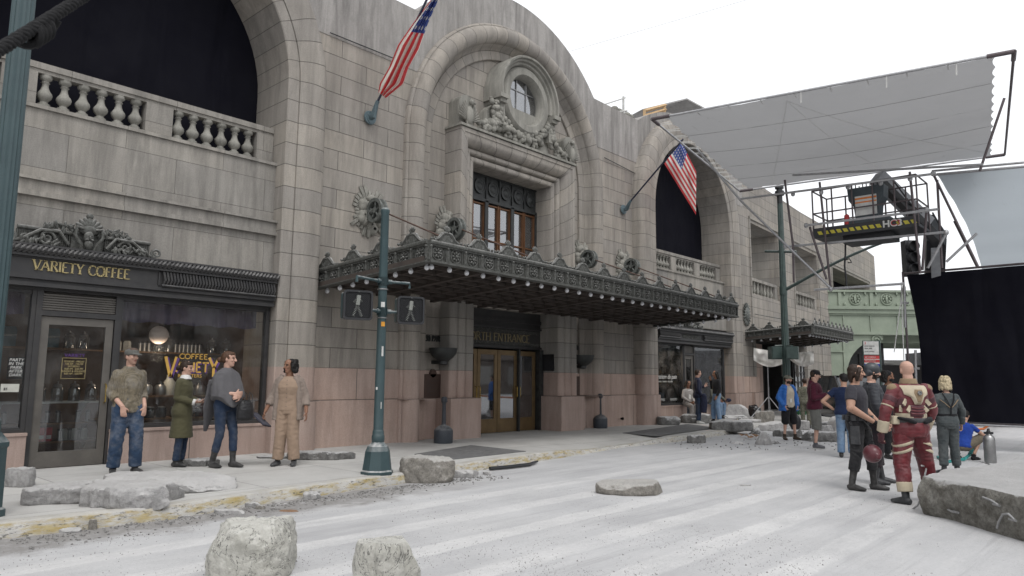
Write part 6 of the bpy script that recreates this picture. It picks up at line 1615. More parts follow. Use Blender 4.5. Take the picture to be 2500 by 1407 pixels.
rock('concrete_slab', 'long dark edged slab beside the woman in tan trousers against the granite wall', 690, 846, 1124, Z, .14, .4, 18, 'rkd', n=(44, 16, 10), rough=.06, chops=2)
rock('stone_chunk', 'thin flat shard at the wall behind the woman in tan trousers', 622, 704, 1120, Z, .05, .4, 19, 'rkd', n=(20, 10, 4))
rock('boulder', 'rounded pale boulder resting on the kerb right of the signal pole', 966, 1103, 1181, 0.0, .38, .62, 20, 'rkm', n=(40, 28, 20), round_=.75, rough=.035, chops=5, outline=.12)
rock('kerb_fragment', 'ribbed broken kerb piece beside the rounded boulder', 1103, 1162, 1167, 0, .12, .5, 21, n=(22, 12, 8), round_=.1)
rock('concrete_slab', 'single flat wedge shaped slab lying alone in the middle of the road', 1472, 1642, 1210, 0, .165, .62, 22, 'rkm', n=(44, 28, 10), rough=.02, round_=.05, chops=3, outline=.16, flat=.95)
# foreground rocks
def rock_at(name, label, c, lx, ly, lz, seed, mat, yaw=0., tilt=0., group=None, **k):
    m = rockmesh(lx, ly, lz, seed, **k); mm = Matrix.Translation((c[0], c[1], -.01)) @ Matrix.Rotation(atan2(RH.y, RH.x) + yaw, 4, 'Z') @ Matrix.Rotation(tilt, 4, 'Y')
    m.v = [mm @ v for v in m.v]; o = m.build(name, M[mat], None, smooth=40); return tag(o, label, 'rock', group)
gb = G(600, 1425); gb = gb + FH * .28
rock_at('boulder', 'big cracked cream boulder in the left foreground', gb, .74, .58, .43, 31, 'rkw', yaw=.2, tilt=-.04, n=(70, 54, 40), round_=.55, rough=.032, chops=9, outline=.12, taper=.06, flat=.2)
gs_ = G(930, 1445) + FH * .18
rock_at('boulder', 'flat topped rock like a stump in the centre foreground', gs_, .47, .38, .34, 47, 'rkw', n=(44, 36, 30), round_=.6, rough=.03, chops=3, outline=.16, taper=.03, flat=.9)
# distant rubble field
D2 = dict(n=(22, 14, 8))
far_rocks = [
 ('concrete_block', 'squat notched block on the pavement left of the seated woman', 1607, 1658, 1037, Z, .28, .8, 'rkd'), ('concrete_slab', 'long slab under the feet of the seated woman and the man in navy jacket', 1664, 1748, 1034, Z, .30, .5, 'rkd'),
 ('concrete_slab', 'pale upright slab leaning beside the second big arch pier', 1776, 1833, 1016, Z, .62, .25, 'rk'), ('concrete_slab', 'dark ledge slab at the foot of the pale upright slab', 1755, 1830, 1021, Z, .18, .7, 'rkd'),
 ('stone_chunk', 'low pale wedge behind the wide dark slab', 1752, 1802, 1027, Z, .14, .6, 'rk'), ('concrete_slab', 'wide dark edged slab lying on the kerb left of the blue jacket man', 1741, 1844, 1053, Z - .05, .30, .7, 'rkd'),
 ('concrete_block', 'cube shaped mottled block left of the blue jacket man', 1852, 1896, 1036, .08, .45, .8, 'rkm'), ('curved_slab', 'smooth curved pale slab behind the legs of the blue jacket man', 1852, 1945, 1053, 0, .30, .5, 'rk'),
 ('concrete_slab', 'thick slab under the feet of the blue jacket man', 1897, 1962, 1067, 0, .20, .6, 'rkd'), ('stone_chunk', 'knobbly grey lump behind the pointed rock', 1834, 1872, 1061, 0, .20, .7, 'rkd'),
 ('stone_chunk', 'pointed triangular grey rock on the road before the kerb end', 1847, 1895, 1087, 0, .34, .7, 'rk'), ('stone_chunk', 'thin flat fragment left of the pointed rock', 1784, 1824, 1084, 0, .07, .6, 'rk'),
 ('boulder', 'bluish rounded rock sitting against the low dusty kerb', 1679, 1724, 1083, 0, .21, .7, 'rkd'), ('concrete_slab', 'long dark slab right of the feet of the maroon hoodie man', 1970, 2064, 1079, 0, .26, .6, 'rkd'),
 ('stone_chunk', 'pale rounded hump on top of the rubble before the black car', 2003, 2037, 1062, .15, .26, .5, 'rk'), ('concrete_slab', 'thin plate between the cube block and the wide slab', 1800, 1855, 1031, Z, .10, .6, 'rk'),
 ('concrete_slab', 'low slab behind the blue jacket man beside the backpack', 1938, 1978, 1050, 0, .30, .7, 'rk'), ('concrete_slab', 'flat plate between pointed rock and thick slab', 1872, 1912, 1084, 0, .10, .5, 'rkd'),
 ('concrete_slab', 'slab edge at the wall behind the black rubbish bag', 1850, 1880, 1022, Z, .22, .7, 'rkd')]
for i, (nm, lb, a, b, y, z, h, df, mt) in enumerate(far_rocks):
    kw = dict(n=(22, 14, 10), rough=.05)
    if 'pointed' in lb: kw.update(taper=.8, chops=5, rough=.04)
    if 'upright' in lb: kw.update(outline=.25, taper=.25, chops=4, n=(24, 8, 24))
    if 'curved' in lb: kw.update(round_=.9, taper=.3, rough=.01)
    if 'rounded' in lb: kw.update(round_=.8)
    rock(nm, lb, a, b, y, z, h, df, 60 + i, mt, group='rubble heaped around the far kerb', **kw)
m = MB(); c0 = G(2062, 1060); R_ = .42; vs = []
for i in range(13):
    a = pi * .15 + pi * .85 * i / 12
    for j, r in ((0, R_), (1, R_ - .05)):
        for k in (0, 1): vs.append(c0 + RH * (r * cos(a) * .7) + Vector((0, 0, r * sin(a) * 1.2)) + FH * (.6 * k))
fs = []
for i in range(12):
    b = i * 4; fs += [(b, b + 4, b + 5, b + 1), (b + 2, b + 3, b + 7, b + 6), (b, b + 2, b + 6, b + 4), (b + 1, b + 5, b + 7, b + 3)]
m.add(vs, fs); tag(m.build('pipe_fragment', M['rk'], smooth=40, fix=True), 'broken piece of pale concrete pipe in front of the black car', 'rubble')
# small debris in the gutter
bits = [('flake', 'bluish white flat flake in the gutter at far left', 113, 186, 1301, .05, .5, 'rk'), ('stone_chunk', 'square chip standing against the kerb at left', 178, 222, 1284, .15, .35, 'rkm'), ('stone_chunk', 'narrow chip leaning on the kerb beside the square chip', 214, 235, 1294, .11, .5, 'rkm'),
 ('concrete_bar', 'flat oblong concrete piece in the dark gutter', 514, 588, 1258, .06, .45, 'rk'), ('stone_chunk', 'pale wedge in the gutter near the oblong piece', 592, 627, 1240, .06, .6, 'rk'), ('stone_chunk', 'small lump on gutter dirt below the kerb middle', 624, 646, 1244, .05, .7, 'rkm'),
 ('stone_chunk', 'fist sized grey lump near the signal pole base on the road', 740, 776, 1220, .10, .7, 'rk'), ('flake', 'rusty brown flat flake on the gutter dirt', 678, 722, 1250, .02, .6, 'brown'), ('flake', 'white thin flake under the front slab', 424, 462, 1264, .03, .5, 'rk'),
 ('flake', 'whitish chip in the gutter under the yellow kerb', 676, 700, 1232, .02, .6, 'rk'), ('stone_chunk', 'tiny pale lump by the dark rubber strip', 1176, 1200, 1160, .06, .7, 'rk'), ('flake', 'small flat stone alone on the open road', 1807, 1832, 1187, .03, .5, 'rk')]
M['brown'] = basic('rusty_brown_flake', (.25, .15, .09), .8)
for i, (nm, lb, a, b, y, h, df, mt) in enumerate(bits): rock(nm, lb, a, b, y, 0, h, df, 100 + i, mt, group='small debris along the kerb', n=(12, 8, 4), rough=.08)
cr = MB(); rc = random.Random(5)
for i in range(900):
    t = rc.random(); x = 2. + 6.6 * t; y0 = 8.3 - abs(rc.gauss(0, .25)) + .03 * (x - 5); r = rc.uniform(.004, .018) * (1 if rc.random() < .9 else 1.6)
    cr.sph((x, y0, r * .4), (r, r * rc.uniform(.6, 1), r * .6), 5, 3, 0, Matrix.Rotation(rc.uniform(0, 3), 3, 'Z'))
for i in range(9000):
    p = G(rc.uniform(0, 2300), 1150 + 257 * rc.random() ** .6); nn = noise.noise(p * .7) + .5 * noise.noise(p * 2.3)
    if nn + rc.uniform(-.3, .3) < .12: continue
    r = rc.uniform(.002, .0065) * (1 if rc.random() < .95 else 1.8); cr.add([(p.x - r, p.y, 0), (p.x, p.y - r, 0), (p.x + r, p.y, 0), (p.x, p.y + r, 0), (p.x, p.y, r * 1.2)], [(0, 1, 4), (1, 2, 4), (2, 3, 4), (3, 0, 4)])
for i in range(220):
    p = G(rc.uniform(1640, 2080), rc.uniform(1050, 1100)); r = rc.uniform(.008, .03); cr.sph((p.x, p.y, r * .4), (r, r * .8, r * .6), 5, 3)
tag(cr.build('gravel', basic('dark_grit', (.11, .11, .108), .9, scale=40, c2=(.30, .29, .28)), smooth=0), 'scattered concrete crumbs and grit on the dusty road', 'gravel', kind='stuff')
# big slab in the right foreground with rebar hooks
bs_ = thing('broken_road_slab', 'huge broken concrete slab with bent reinforcing bars in the right foreground', 'rock', G(2400, 1300))
n1 = 150; vs = []; prof = []
outl = [G(2258, 1256), G(2330, 1272), G(2420, 1300), G(2500, 1322), G(2640, 1365), G(2800, 1400), G(3100, 1300), *[G(a, b, .44) for a, b in ((2900, 1150), (2600, 1112), (2500, 1128), (2440, 1133), (2370, 1141), (2310, 1146), (2272, 1158))]]
for q_ in outl: q_.z = 0
P = []
for i in range(len(outl)):
    a, b = outl[i], outl[(i + 1) % len(outl)]; k = max(2, int((b - a).length / .035)); P += [a.lerp(b, j / k) for j in range(k)]
cen = sum(outl, Vector((0, 0, 0))) / len(outl); hS = .44; nk = 16; m = MB(); N = len(P)
for k in range(nk + 1):
    t = k / nk
    for p in P:
        o = (p - cen).normalized(); q = p + o * (.05 * sin(pi * t)) + Vector((0, 0, hS * t))
        nn = noise.fractal(q * 3.2, 1., 2., 6) * .055 + noise.fractal(q * 13., .8, 2., 4) * .016
        fade = 1 if 0 < k < nk else .5
        vs.append(q + o * nn * fade + Vector((0, 0, .01 * noise.noise(q * 5) if k == nk else 0)))
m.add(vs, [(k * N + i, k * N + (i + 1) % N, (k + 1) * N + (i + 1) % N, (k + 1) * N + i) for k in range(nk) for i in range(N)])
top = []; R0 = len(m.v) - N
for r in (.97, .9, .7, .4):
    base_ = len(m.v); m.v += [cen + (m.v[R0 + i] - cen) * r + Vector((0, 0, 0)) for i in range(N)]
    for i in range(N): m.v[base_ + i].z = hS + .012 * noise.noise(m.v[base_ + i] * 3)
    prev = R0 if r == .97 else base_ - N
    for i in range(N): m.f.append([prev + i, prev + (i + 1) % N, base_ + (i + 1) % N, base_ + i]); m.m.append(0)
m.f.append([len(m.v) - N + i for i in range(N)]); m.m.append(0)
m.build('slab_body', rockmat('coarse_slab_concrete', (.50, .495, .49), (.16, .15, .13), (.34, .33, .30)), bs_, smooth=50)
for pts_, z_ in (([(2290, 1225), (2268, 1212), (2252, 1210), (2240, 1235), (2222, 1248)], .1), ([(2300, 1212), (2280, 1221), (2266, 1217), (2250, 1209)], .2), ([(2340, 1252), (2325, 1250), (2312, 1243)], .2), ([(2440, 1235), (2420, 1222), (2400, 1214)], .3), ([(2480, 1272), (2462, 1255), (2448, 1256), (2438, 1275), (2434, 1290)], .2)):
    fp = [G(2262, 1245), G(2330, 1265), G(2430, 1295), G(2500, 1318)]
    def onface(px, py):
        r = ray(px, py); best = None
        a, b = fp[0], fp[-1]; dd = (b - a); nn = Vector((dd.y, -dd.x, 0)).normalized(); t = (a - Vector((0, 0, CH))).dot(nn) / r.dot(nn); return Vector((0, 0, CH)) + r * (t * .975)
    m = MB(); Q = [onface(*q) for q in pts_]; Q2 = []
    for i in range(len(Q) - 1):
        for k in range(6): Q2.append(Q[i].lerp(Q[i + 1], k / 6))
    Q2.append(Q[-1]); Q2 = [Q2[0] + FH * .1] + Q2; m.tube(Q2, [.0105 + .002 * (i % 2) for i in range(len(Q2))], 7); m.build('rebar', M['rebar'], bs_, smooth=40)
for a, b in (((2258, 1160), (2262, 1140)), ((2430, 1140), (2405, 1130))):
    m = MB(); m.tube([G(*a, .42), G(b[0], b[1], .44), G(b[0] - 12, b[1] - 3, .5)], .011, 6); m.build('rebar', M['rebar'], bs_)
# ------------------------------------------------------------------ props
t = thing('drain_mat', 'grey textured doormat sheet on the pavement before the main entrance', 'mat', (9.8, 10.3, 0))
def slabsheet(name, label, pts, z, h, mat, cat):
    m = MB(); m.add([Vector((p.x, p.y, z)) for p in pts] + [Vector((p.x, p.y, z + h)) for p in pts], [(0, 1, 2, 3), (7, 6, 5, 4), (0, 4, 5, 1), (1, 5, 6, 2), (2, 6, 7, 3), (3, 7, 4, 0)]); o = m.build(name, mat, None, smooth=0, fix=True); return tag(o, label, cat)
COL.objects.unlink(t); bpy.data.objects.remove(t)
M['mat'] = basic('worn_grey_mat', (.17, .17, .17), .85, scale=9, c2=(.10, .10, .10), bump=.5, bscale=40)
slabsheet('door_mat', 'worn dark grey mat on the pavement before the main entrance', [G(1012, 1110, Z), G(1078, 1126, Z), G(1284, 1103, Z), G(1150, 1088, Z)], Z, .012, M['mat'], 'mat')
slabsheet('door_mat', 'dark grey mat on the pavement near the second shop', [G(1520, 1058, Z), G(1602, 1066, Z), G(1748, 1045, Z), G(1680, 1036, Z)], Z, .01, M['mat'], 'mat')
m = MB(); P = [G(1196, 1150), G(1240, 1146), G(1290, 1140), G(1312, 1132)]; m.tube([p + Vector((0, 0, .04)) for p in P], [(.03, .04)] * 3 + [(.02, .02)], 8); tag(m.build('rubber_strip', M['signalblack'], smooth=40), 'dark rubber strip lying along the yellow kerb', 'strip')
for (px_, py_, lb) in ((1081, 1083, 'grey cigarette bin with tall neck left of the entrance doors'), (1467, 1046, 'grey cigarette bin with tall neck right of the entrance doors')):
    p = G(px_, py_, Z) + FH * .12; p.z = Z; a = thing('ash_bin', lb, 'ash bin', p, group='cigarette bins flanking the entrance')
    m = MB(); m.lathe([(.205, 0), (.21, .02), (.21, .27), (.2, .29), (.195, .30), (.12, .37), (.06, .39), (.05, .41)], p, 20); m.build('bin_base', basic('grey_plastic', (.05, .058, .07), .5, scale=8, dust=.4), a, smooth=40)
    m = MB(); m.lathe([(.048, .38), (.042, .85), (.05, .87), (.065, .90), (.068, .97), (.05, 1.0), (.0, 1.01)], p, 14); m.box(p.x - .03, p.x + .03, p.y - .075, p.y - .05, Z + .89, Z + .96); m.build('bin_neck', basic('grey_plastic_neck', (.055, .06, .07), .5), a, smooth=40)
m = MB(); p = G(1520, 1026, Z); m.lathe([(.03, 0), (.045, -.08), (.04, -.08), (.025, 0)], (18.9, 12.66, .38), 12, 'y'); tag(m.build('wall_pipe_stub', M['void'], smooth=40), 'small dark pipe outlet low in the pink granite wall', 'pipe')
# gas cylinder and hose
p = G(2427, 1132) + FH * .1; p.z = 0
gc = thing('gas_cylinder', 'silver gas cylinder standing behind the huge slab', 'gas cylinder', p)
m = MB(); m.lathe([(.10, 0), (.105, .03), (.105, .44), (.09, .51), (.05, .55), (.035, .57)], p, 20); m.build('tank', M['steel'], gc, smooth=40)
m = MB(); m.lathe([(.035, .56), (.035, .62), (.02, .64)], p, 10); m.tube([p + Vector((-.07, 0, .56)), p + Vector((-.075, 0, .66)), p + Vector((.075, 0, .66)), p + Vector((.07, 0, .56))], .013, 6); m.lathe([(.08, .56), (.085, .6), (.08, .6)], p, 16, cap=False); m.build('valve_guard', M['signalblack'], gc, smooth=40)
m = MB(); Q = []; a0 = G(2352, 1128); a1 = G(2392, 1112); n = 160
for i in range(n):
    t = i / n; c_ = (a0.lerp(a1, t) if t < 1 else a1) + Vector((0, 0, .05 + .35 * t ** 2)); a = t * 2 * pi * 20; r = .045 if t > .35 else .03; Q.append(c_ + RH * r * cos(a) * .6 + Vector((0, 0, r * sin(a))))
Q.append(p + Vector((-.03, 0, .5))); m.tube(Q, .009, 5); tag(m.build('coiled_hose', basic('teal_hose', (.03, .28, .27), .4), smooth=50), 'teal coiled air hose running to the gas cylinder', 'hose')
m = MB(); m.tube([G(2290, 1120) + Vector((0, 0, .03)), G(2310, 1132) + Vector((0, 0, .03)), G(2352, 1128) + Vector((0, 0, .05))], .03, 8); tag(m.build('teal_hose_bundle', basic('teal_hose_b', (.03, .26, .25), .4)), 'teal hose bundle on ground under the crouching person', 'hose')
m = MB(); m.tube([G(2230, 1110) + Vector((0, 0, .01)), G(2245, 1124) + Vector((0, 0, .01)), G(2300, 1126) + Vector((0, 0, .01))], .012, 5); tag(m.build('white_cable', M['ltgrey']), 'pale cable on the ground behind the red suit', 'cable')
# bin, bags
p = G(1957, 1022) + FH * .3; p.z = 0; tb = thing('litter_bin', 'green slatted litter bin behind the blue jacket man', 'litter bin', p)
m = MB(); gmt = basic('bright_green_paint', (.03, .16, .07), .5)
for i in range(20):
    a = 2 * pi * i / 20; m.tube([p + Vector((.27 * cos(a), .27 * sin(a), .05)), p + Vector((.33 * cos(a), .33 * sin(a), .95))], .03, 4)
m.build('slats', gmt, tb, smooth=0)
m = MB(); m.lathe([(.36, .92), (.37, .98), (.3, 1.0), (.28, .92)], p, 24); m.lathe([(.29, .02), (.29, .08), (.0, .08)], p, 20); m.build('rim', gmt, tb, smooth=40)
def blob(name, label, cat, pxl, pxr, pyb, pyt, mat, seed, z0=0., rough=.12, deep=.7, smooth=60):
    f = G((pxl + pxr) / 2, pyb, z0); d = depth(f); w = (pxr - pxl) * d / F0; h = (pyb - pyt) * d / F0; c = f + FH * w * deep / 2; m = MB()
    m.sph((0, 0, h / 2), (w / 2, w * deep / 2, h / 2), 28, 18)
    mm = Matrix.Translation((c.x, c.y, z0)) @ Matrix.Rotation(atan2(RH.y, RH.x), 4, 'Z'); out = []
    for v in m.v:
        k = noise.fractal(v * (3 / w) + Vector((seed, 0, 0)), .9, 2., 4) * rough * w; q = v + (v - Vector((0, 0, h / 2))).normalized() * k; q.z = max(0, q.z); out.append(mm @ q)
    m.v = out; return tag(m.build(name, mat, smooth=smooth), label, cat)
M['binbag'] = basic('shiny_black_plastic', (.012, .012, .014), .2, spec=.6, bump=.8, bscale=15)
blob('rubbish_bag', 'shiny black rubbish bag behind the wide slab', 'bag', 1829, 1862, 1018, 992, M['binbag'], 3, Z, .2)
blob('backpack', 'black backpack on the ground behind the blue jacket man', 'backpack', 1924, 1962, 1052, 1012, M['signalblack'], 8, 0, .06)
blob('yellow_lamp', 'small yellow road lamp on the pavement by the second shop', 'lamp', 1767, 1777, 1006, 992, basic('yellow_plastic', (.55, .40, .03), .4), 4, Z, .02);
blob('yellow_lamp', 'second yellow lamp beside the pale upright slab', 'lamp', 1757, 1766, 1006, 994, M['logoyellow'], 5, Z, .02)
m = MB(); rs = random.Random(9)
for i in range(5):
    p = G(1815 + i * 9, 1068 + (i % 3) * 3); mm = Matrix.Translation(p + Vector((0, 0, .05))) @ Matrix.Rotation(rs.uniform(0, 3), 4, 'Z') @ Matrix.Rotation(rs.uniform(-.6, .6), 4, 'X')
    m.add([mm @ Vector(q) for q in ((-.12, -.05, 0), (.1, -.06, .03), (.13, .05, .06), (0, .08, .0), (-.1, .05, .04))], [(0, 1, 2, 3, 4)])
tag(m.build('torn_cardboard', M['brown'], smooth=0), 'scraps of torn brown board beside the pointed rock', 'scrap')
# light stands with white sheets
def lightstand(label, px_, base, topy, sheet, lab2, seed):
    p = PY(px_, base, 11.2); p.z = Z; z0 = Z; d = depth(p); k = d / F0; H = (base - topy) * k
    t = thing('light_stand', label, 'light stand', p)
    m = MB(); m.tube([p + Vector((0, 0, .25)), p + Vector((0, 0, H))], .02, 8); m.tube([p + Vector((0, 0, .25)), p + Vector((0, 0, H * .6))], .03, 8); m.build('stand_column', M['galv'], t)
    for a in (0.3, 2.4, 4.5):
        m = MB(); e = p + Vector((.75 * cos(a), .75 * sin(a), .02)); m.tube([p + Vector((0, 0, H * .42)), e], .017, 6); m.tube([p + Vector((0, 0, .2)), p.lerp(e, .62) + Vector((0, 0, H * .16))], .012, 6); m.build('tripod_leg', M['galv'], t)
    x0, x1, y0, y1 = sheet; n = 30; vs = []; m = MB()
    for i in range(n + 1):
        for j in range(16):
            u_, v_ = i / n, j / 15; px2 = x0 + (x1 - x0) * u_; low = y1[0] * (1 - u_) + y1[1] * u_ + 12 * sin(pi * u_); py2 = y0[0] * (1 - u_) + y0[1] * u_ + (low - (y0[0] * (1 - u_) + y0[1] * u_)) * v_
            q = Vector((0, 0, CH)) + ray(px2, py2) * ((d + .12 * noise.noise(Vector((u_ * 4, v_ * 2, seed))) * 3 + .05 * sin(u_ * 20 + v_ * 3)) / F0); vs.append(q)
    m.add(vs, [(i * 16 + j, (i + 1) * 16 + j, (i + 1) * 16 + j + 1, i * 16 + j + 1) for i in range(n) for j in range(15)])
    tag(m.build('white_sheet', M['muslin'], smooth=60), lab2, 'sheet'); return t
M['muslin'] = cloth_mat('off_white_muslin', (.86, .84, .80), .35)
lightstand('silver tripod light stand holding the left white sheet under the far canopy', 1878, 1004, 872, (1840, 1913, (850, 862), (880, 888)), 'white sheet slung over the left light stand under far canopy', 1.)
lightstand('silver light stand behind the maroon hoodie man with the right white sheet', 1962, 1010, 862, (1928, 1987, (862, 858), (878, 888)), 'white sheet slung over the right light stand by the far canopy', 2.)
# ------------------------------------------------------------------ vehicles
M['tyre'] = basic('tyre_rubber', (.018, .018, .018), .8); M['carglass'] = basic('car_glass', (.03, .035, .04), .08, spec=.8); M['chrome'] = basic('chrome', (.6, .6, .6), .15, 1.); M['lens'] = basic('headlight_lens', (.45, .45, .45), .15, spec=.8)
def car(name, label, loc, rz, paint, L=4.9, W_=1.95, H=1.8, kind='suv'):
    t = thing(name, label, 'car', loc, rz)                       # built facing +x in local space
    def B(nm, m, mat, par=None, sm=30): return m.build(nm, mat, par or t, smooth=sm, local=True)
    m = MB(); xs = [(-L / 2, .55, .95, .9), (-L / 2 + .1, .42, 1.1, .97), (-L / 4, .36, 1.12, 1.), (L * .2, .36, 1.14, 1.), (L * .36, .36, 1.10, .98), (L / 2 - .12, .40, 1.02, .93), (L / 2, .48, .88, .84)]; sec = []
    for (x, z0, z1, w) in xs: sec.append([Vector((x, y * W_ / 2 * w, z)) for (y, z) in ((-.92, z0), (-1, z0 + .12), (-1, (z0 + z1) / 2), (-.98, z1 - .12), (-.88, z1), (0, z1 + .03), (.88, z1), (.98, z1 - .12), (1, (z0 + z1) / 2), (1, z0 + .12), (.92, z0), (0, z0))])
    n = 12; m.add([v for s_ in sec for v in s_], [(i * n + k, (i + 1) * n + k, (i + 1) * n + (k + 1) % n, i * n + (k + 1) % n) for i in range(len(sec) - 1) for k in range(n)] + [tuple(range(n)), tuple((len(sec) - 1) * n + k for k in range(n))[::-1]])
    body = m.build('body', paint, t, smooth=35, local=True, fix=True)
    m = MB(); hx = (-L * .47, -L * .44, L * .06, L * .25) if kind == 'suv' else (-L * .4, -L * .36, L * .2, L * .38)
    rl = []
    for (x, z, w) in ((hx[0], 1.08, .93), (hx[1], H - .04, .78), (hx[2], H, .78), (hx[3], 1.12, .93)): rl.append([Vector((x, -W_ / 2 * w, z)), Vector((x, W_ / 2 * w, z))])
    m.add([v for r in rl for v in r], [(0, 1, 3, 2), (2, 3, 5, 4), (4, 5, 7, 6), (0, 2, 4, 6), (1, 7, 5, 3)]); B('greenhouse', m, M['carglass'], None, 0)
    m = MB(); m.box(hx[1] - .03, hx[2] + .05, -W_ / 2 * .79, W_ / 2 * .79, H - .02, H + .03)
    for y in (-1, 1):
        for (a, b) in (((hx[0], 1.08, .935), (hx[1], H, .79)), ((hx[3], 1.12, .935), (hx[2], H, .79)), ((-.1, 1.1, .935), (-.1, H, .79)), ((-L * .25, 1.1, .935), (-L * .25, H, .79))): m.tube([(a[0], y * W_ / 2 * a[2], a[1]), (b[0], y * W_ / 2 * b[2], b[1])], .045, 5)
    B('roof_frame', m, paint, None, 0)
    for x in (-L * .31, L * .31):
        for y in (-1, 1):
            m = MB(); m.lathe([(.2, -.11), (.34, -.11), (.37, -.07), (.37, .07), (.34, .11), (.2, .11)], (x, y * W_ * .46, .37), 24, 'y'); w_ = B('wheel', m, M['tyre'])
            m = MB(); m.lathe([(.0, -.115), (.21, -.115), (.21, .115), (.0, .115)], (x, y * W_ * .46, .37), 16, 'y'); B('rim', m, M['chrome'], w_)
    for y in (-1, 1):
        m = MB(); m.box(L / 2 - .14, L / 2 - .005, y * .78 - .17, y * .78 + .13, .78, .96); B('headlight', m, M['lens'], None, 0)
        m = MB(); m.box(L * .2, L * .2 + .1, y * (W_ / 2 + .1) - .1, y * (W_ / 2 + .1) + .1, 1.12, 1.28); B('mirror', m, paint, None, 0)
        m = MB(); m.box(L / 2 - .06, L / 2 + .01, y * .72 - .1, y * .72 + .1, .50, .58); B('indicator', m, basic('amber_lens', (.6, .3, .02), .3), None, 0)
    m = MB()
    for i in range(6): m.box(L / 2 - .02, L / 2 + .03, -.62, .62, .66 + .055 * i, .675 + .055 * i)
    m.box(L / 2 - .02, L / 2 + .04, -.66, -.62, .62, 1.0); m.box(L / 2 - .02, L / 2 + .04, .62, .66, .62, 1.0); m.box(L / 2 - .02, L / 2 + .04, -.66, .66, .60, .63); B('grille', m, M['chrome'], None, 0)
    m = MB(); m.box(L / 2 - .1, L / 2 + .08, -.95, .95, .36, .56); B('bumper', m, M['signalblack'], None, 0)
    m = MB(); m.box(L / 2 + .08, L / 2 + .09, -.26, .26, .40, .52); B('number_plate', m, basic('plate_yellow', (.55, .42, .08), .5), None, 0)
    return t
M['blackpaint'] = basic('black_car_paint', (.008, .008, .009), .12, spec=.8, var=.02); M['silverpaint'] = basic('silver_car_paint', (.42, .43, .45), .25, .4)
p = G(2050, 1062); d = depth(p); c0 = Vector((0, 0, CH)) + ray(2092, 1000) * (24.5 / F0)
car('black_car', 'black off road car with chrome grille parked behind the rubble', (c0.x, c0.y, 0), atan2(-FH.y, -FH.x) - .08, M['blackpaint'], H=1.75)
c1 = Vector((0, 0, CH)) + ray(2215, 960) * (36 / F0); car('silver_car', 'silver car beyond the viaduct behind the group', (c1.x, c1.y, 0), atan2(-FH.y, -FH.x) + .5, M['silverpaint'], H=1.7)
c2_ = Vector((0, 0, CH)) + ray(2345, 1000) * (27 / F0); tk = thing('utility_truck', 'dark truck mostly hidden behind the black curtain', 'truck', (c2_.x, c2_.y, 0), atan2(FH.y, FH.x) + pi / 2 - .1)
def lb(nm, args, mat): m = MB(); m.box(*args); m.build(nm, mat, tk, smooth=0, local=True)
lb('chassis', (-3.2, 3.2, -.4, .4, .5, .75), M['signalblack']); lb('cargo_box', (-3.2, 1.4, -1.1, 1.1, .85, 2.7), M['silverpaint']); lb('cab', (1.5, 3.3, -1.05, 1.05, .6, 2.2), M['blackpaint'])
for x in (-2.2, -1.2, 2.5):
    for y in (-.95, .95):
        m = MB(); m.lathe([(.2, -.13), (.42, -.13), (.45, -.08), (.45, .08), (.42, .13), (.2, .13)], (x, y, .45), 24, 'y'); w_ = m.build('wheel', M['tyre'], tk, local=True); m = MB(); m.lathe([(0, -.1), (.22, -.1), (.22, .1), (0, .1)], (x, y, .45), 16, 'y'); m.build('rim', M['galv'], w_, local=True)
m = MB(); q = G(2405, 1045); m.tube([G(2330, 1052) + Vector((0, 0, .03)), G(2400, 1050) + Vector((0, 0, .03)), G(2436, 1030) + Vector((0, 0, .1)), PX(2452, 1000, 21) ], .035, 8); tag(m.build('orange_strap', basic('orange_strap', (.6, .16, .03), .6)), 'bright orange strap hanging under the black curtain', 'strap')
#@@P5
# ------------------------------------------------------------------ people
def remesh(mb, name, mats, parent, vox, disp=0., dfreq=(9, 9, 22), seed=0., smooth=2, matfn=None, local=True, prefn=None):
    me = bpy.data.meshes.new('tmp'); me.from_pydata([tuple(v) for v in mb.v], [], mb.f)
    o = bpy.data.objects.new('tmp', me); COL.objects.link(o)
    r = o.modifiers.new('r', 'REMESH'); r.mode = 'VOXEL'; r.voxel_size = vox
    if smooth: s = o.modifiers.new('s', 'SMOOTH'); s.factor = .5; s.iterations = smooth
    bpy.context.view_layer.update()
    m2 = bpy.data.meshes.new_from_object(o.evaluated_get(bpy.context.evaluated_depsgraph_get()))
    bpy.data.objects.remove(o); bpy.data.meshes.remove(me)
    m2.name = name; m2.materials.clear()
    mats = mats if isinstance(mats, (list, tuple)) else [mats]
    for m in mats: m2.materials.append(m)
    if disp:
        nrm = [v.normal.copy() for v in m2.vertices]; fx, fy, fz = dfreq
        for v, nn in zip(m2.vertices, nrm):
            c = v.co; q = Vector((c.x * fx + seed, c.y * fy, c.z * fz)); a = noise.noise(q + Vector((0, 0, noise.noise(c * 4) * 2)))
            b = noise.noise(Vector((c.x * 30, c.y * 30, c.z * 34 + seed)))
            v.co = c + nn * disp * ((1 - abs(a) * 2.2) * .8 + b * .35)
    if matfn:
        for p in m2.polygons: p.material_index = matfn(p.center)
    m2.shade_smooth(); ob = bpy.data.objects.new(name, m2); COL.objects.link(ob); ob.parent = parent
    return ob
def skinmat(name, c):
    s = NT(name); g = s.tc(); s.col(s.mix(s.ramp(s.noise(g, 14., 4), .3, .7), tuple(x * .88 for x in c), c)); s.rough(.5); s.b.inputs['Subsurface Weight'].default_value = .0; return s.m
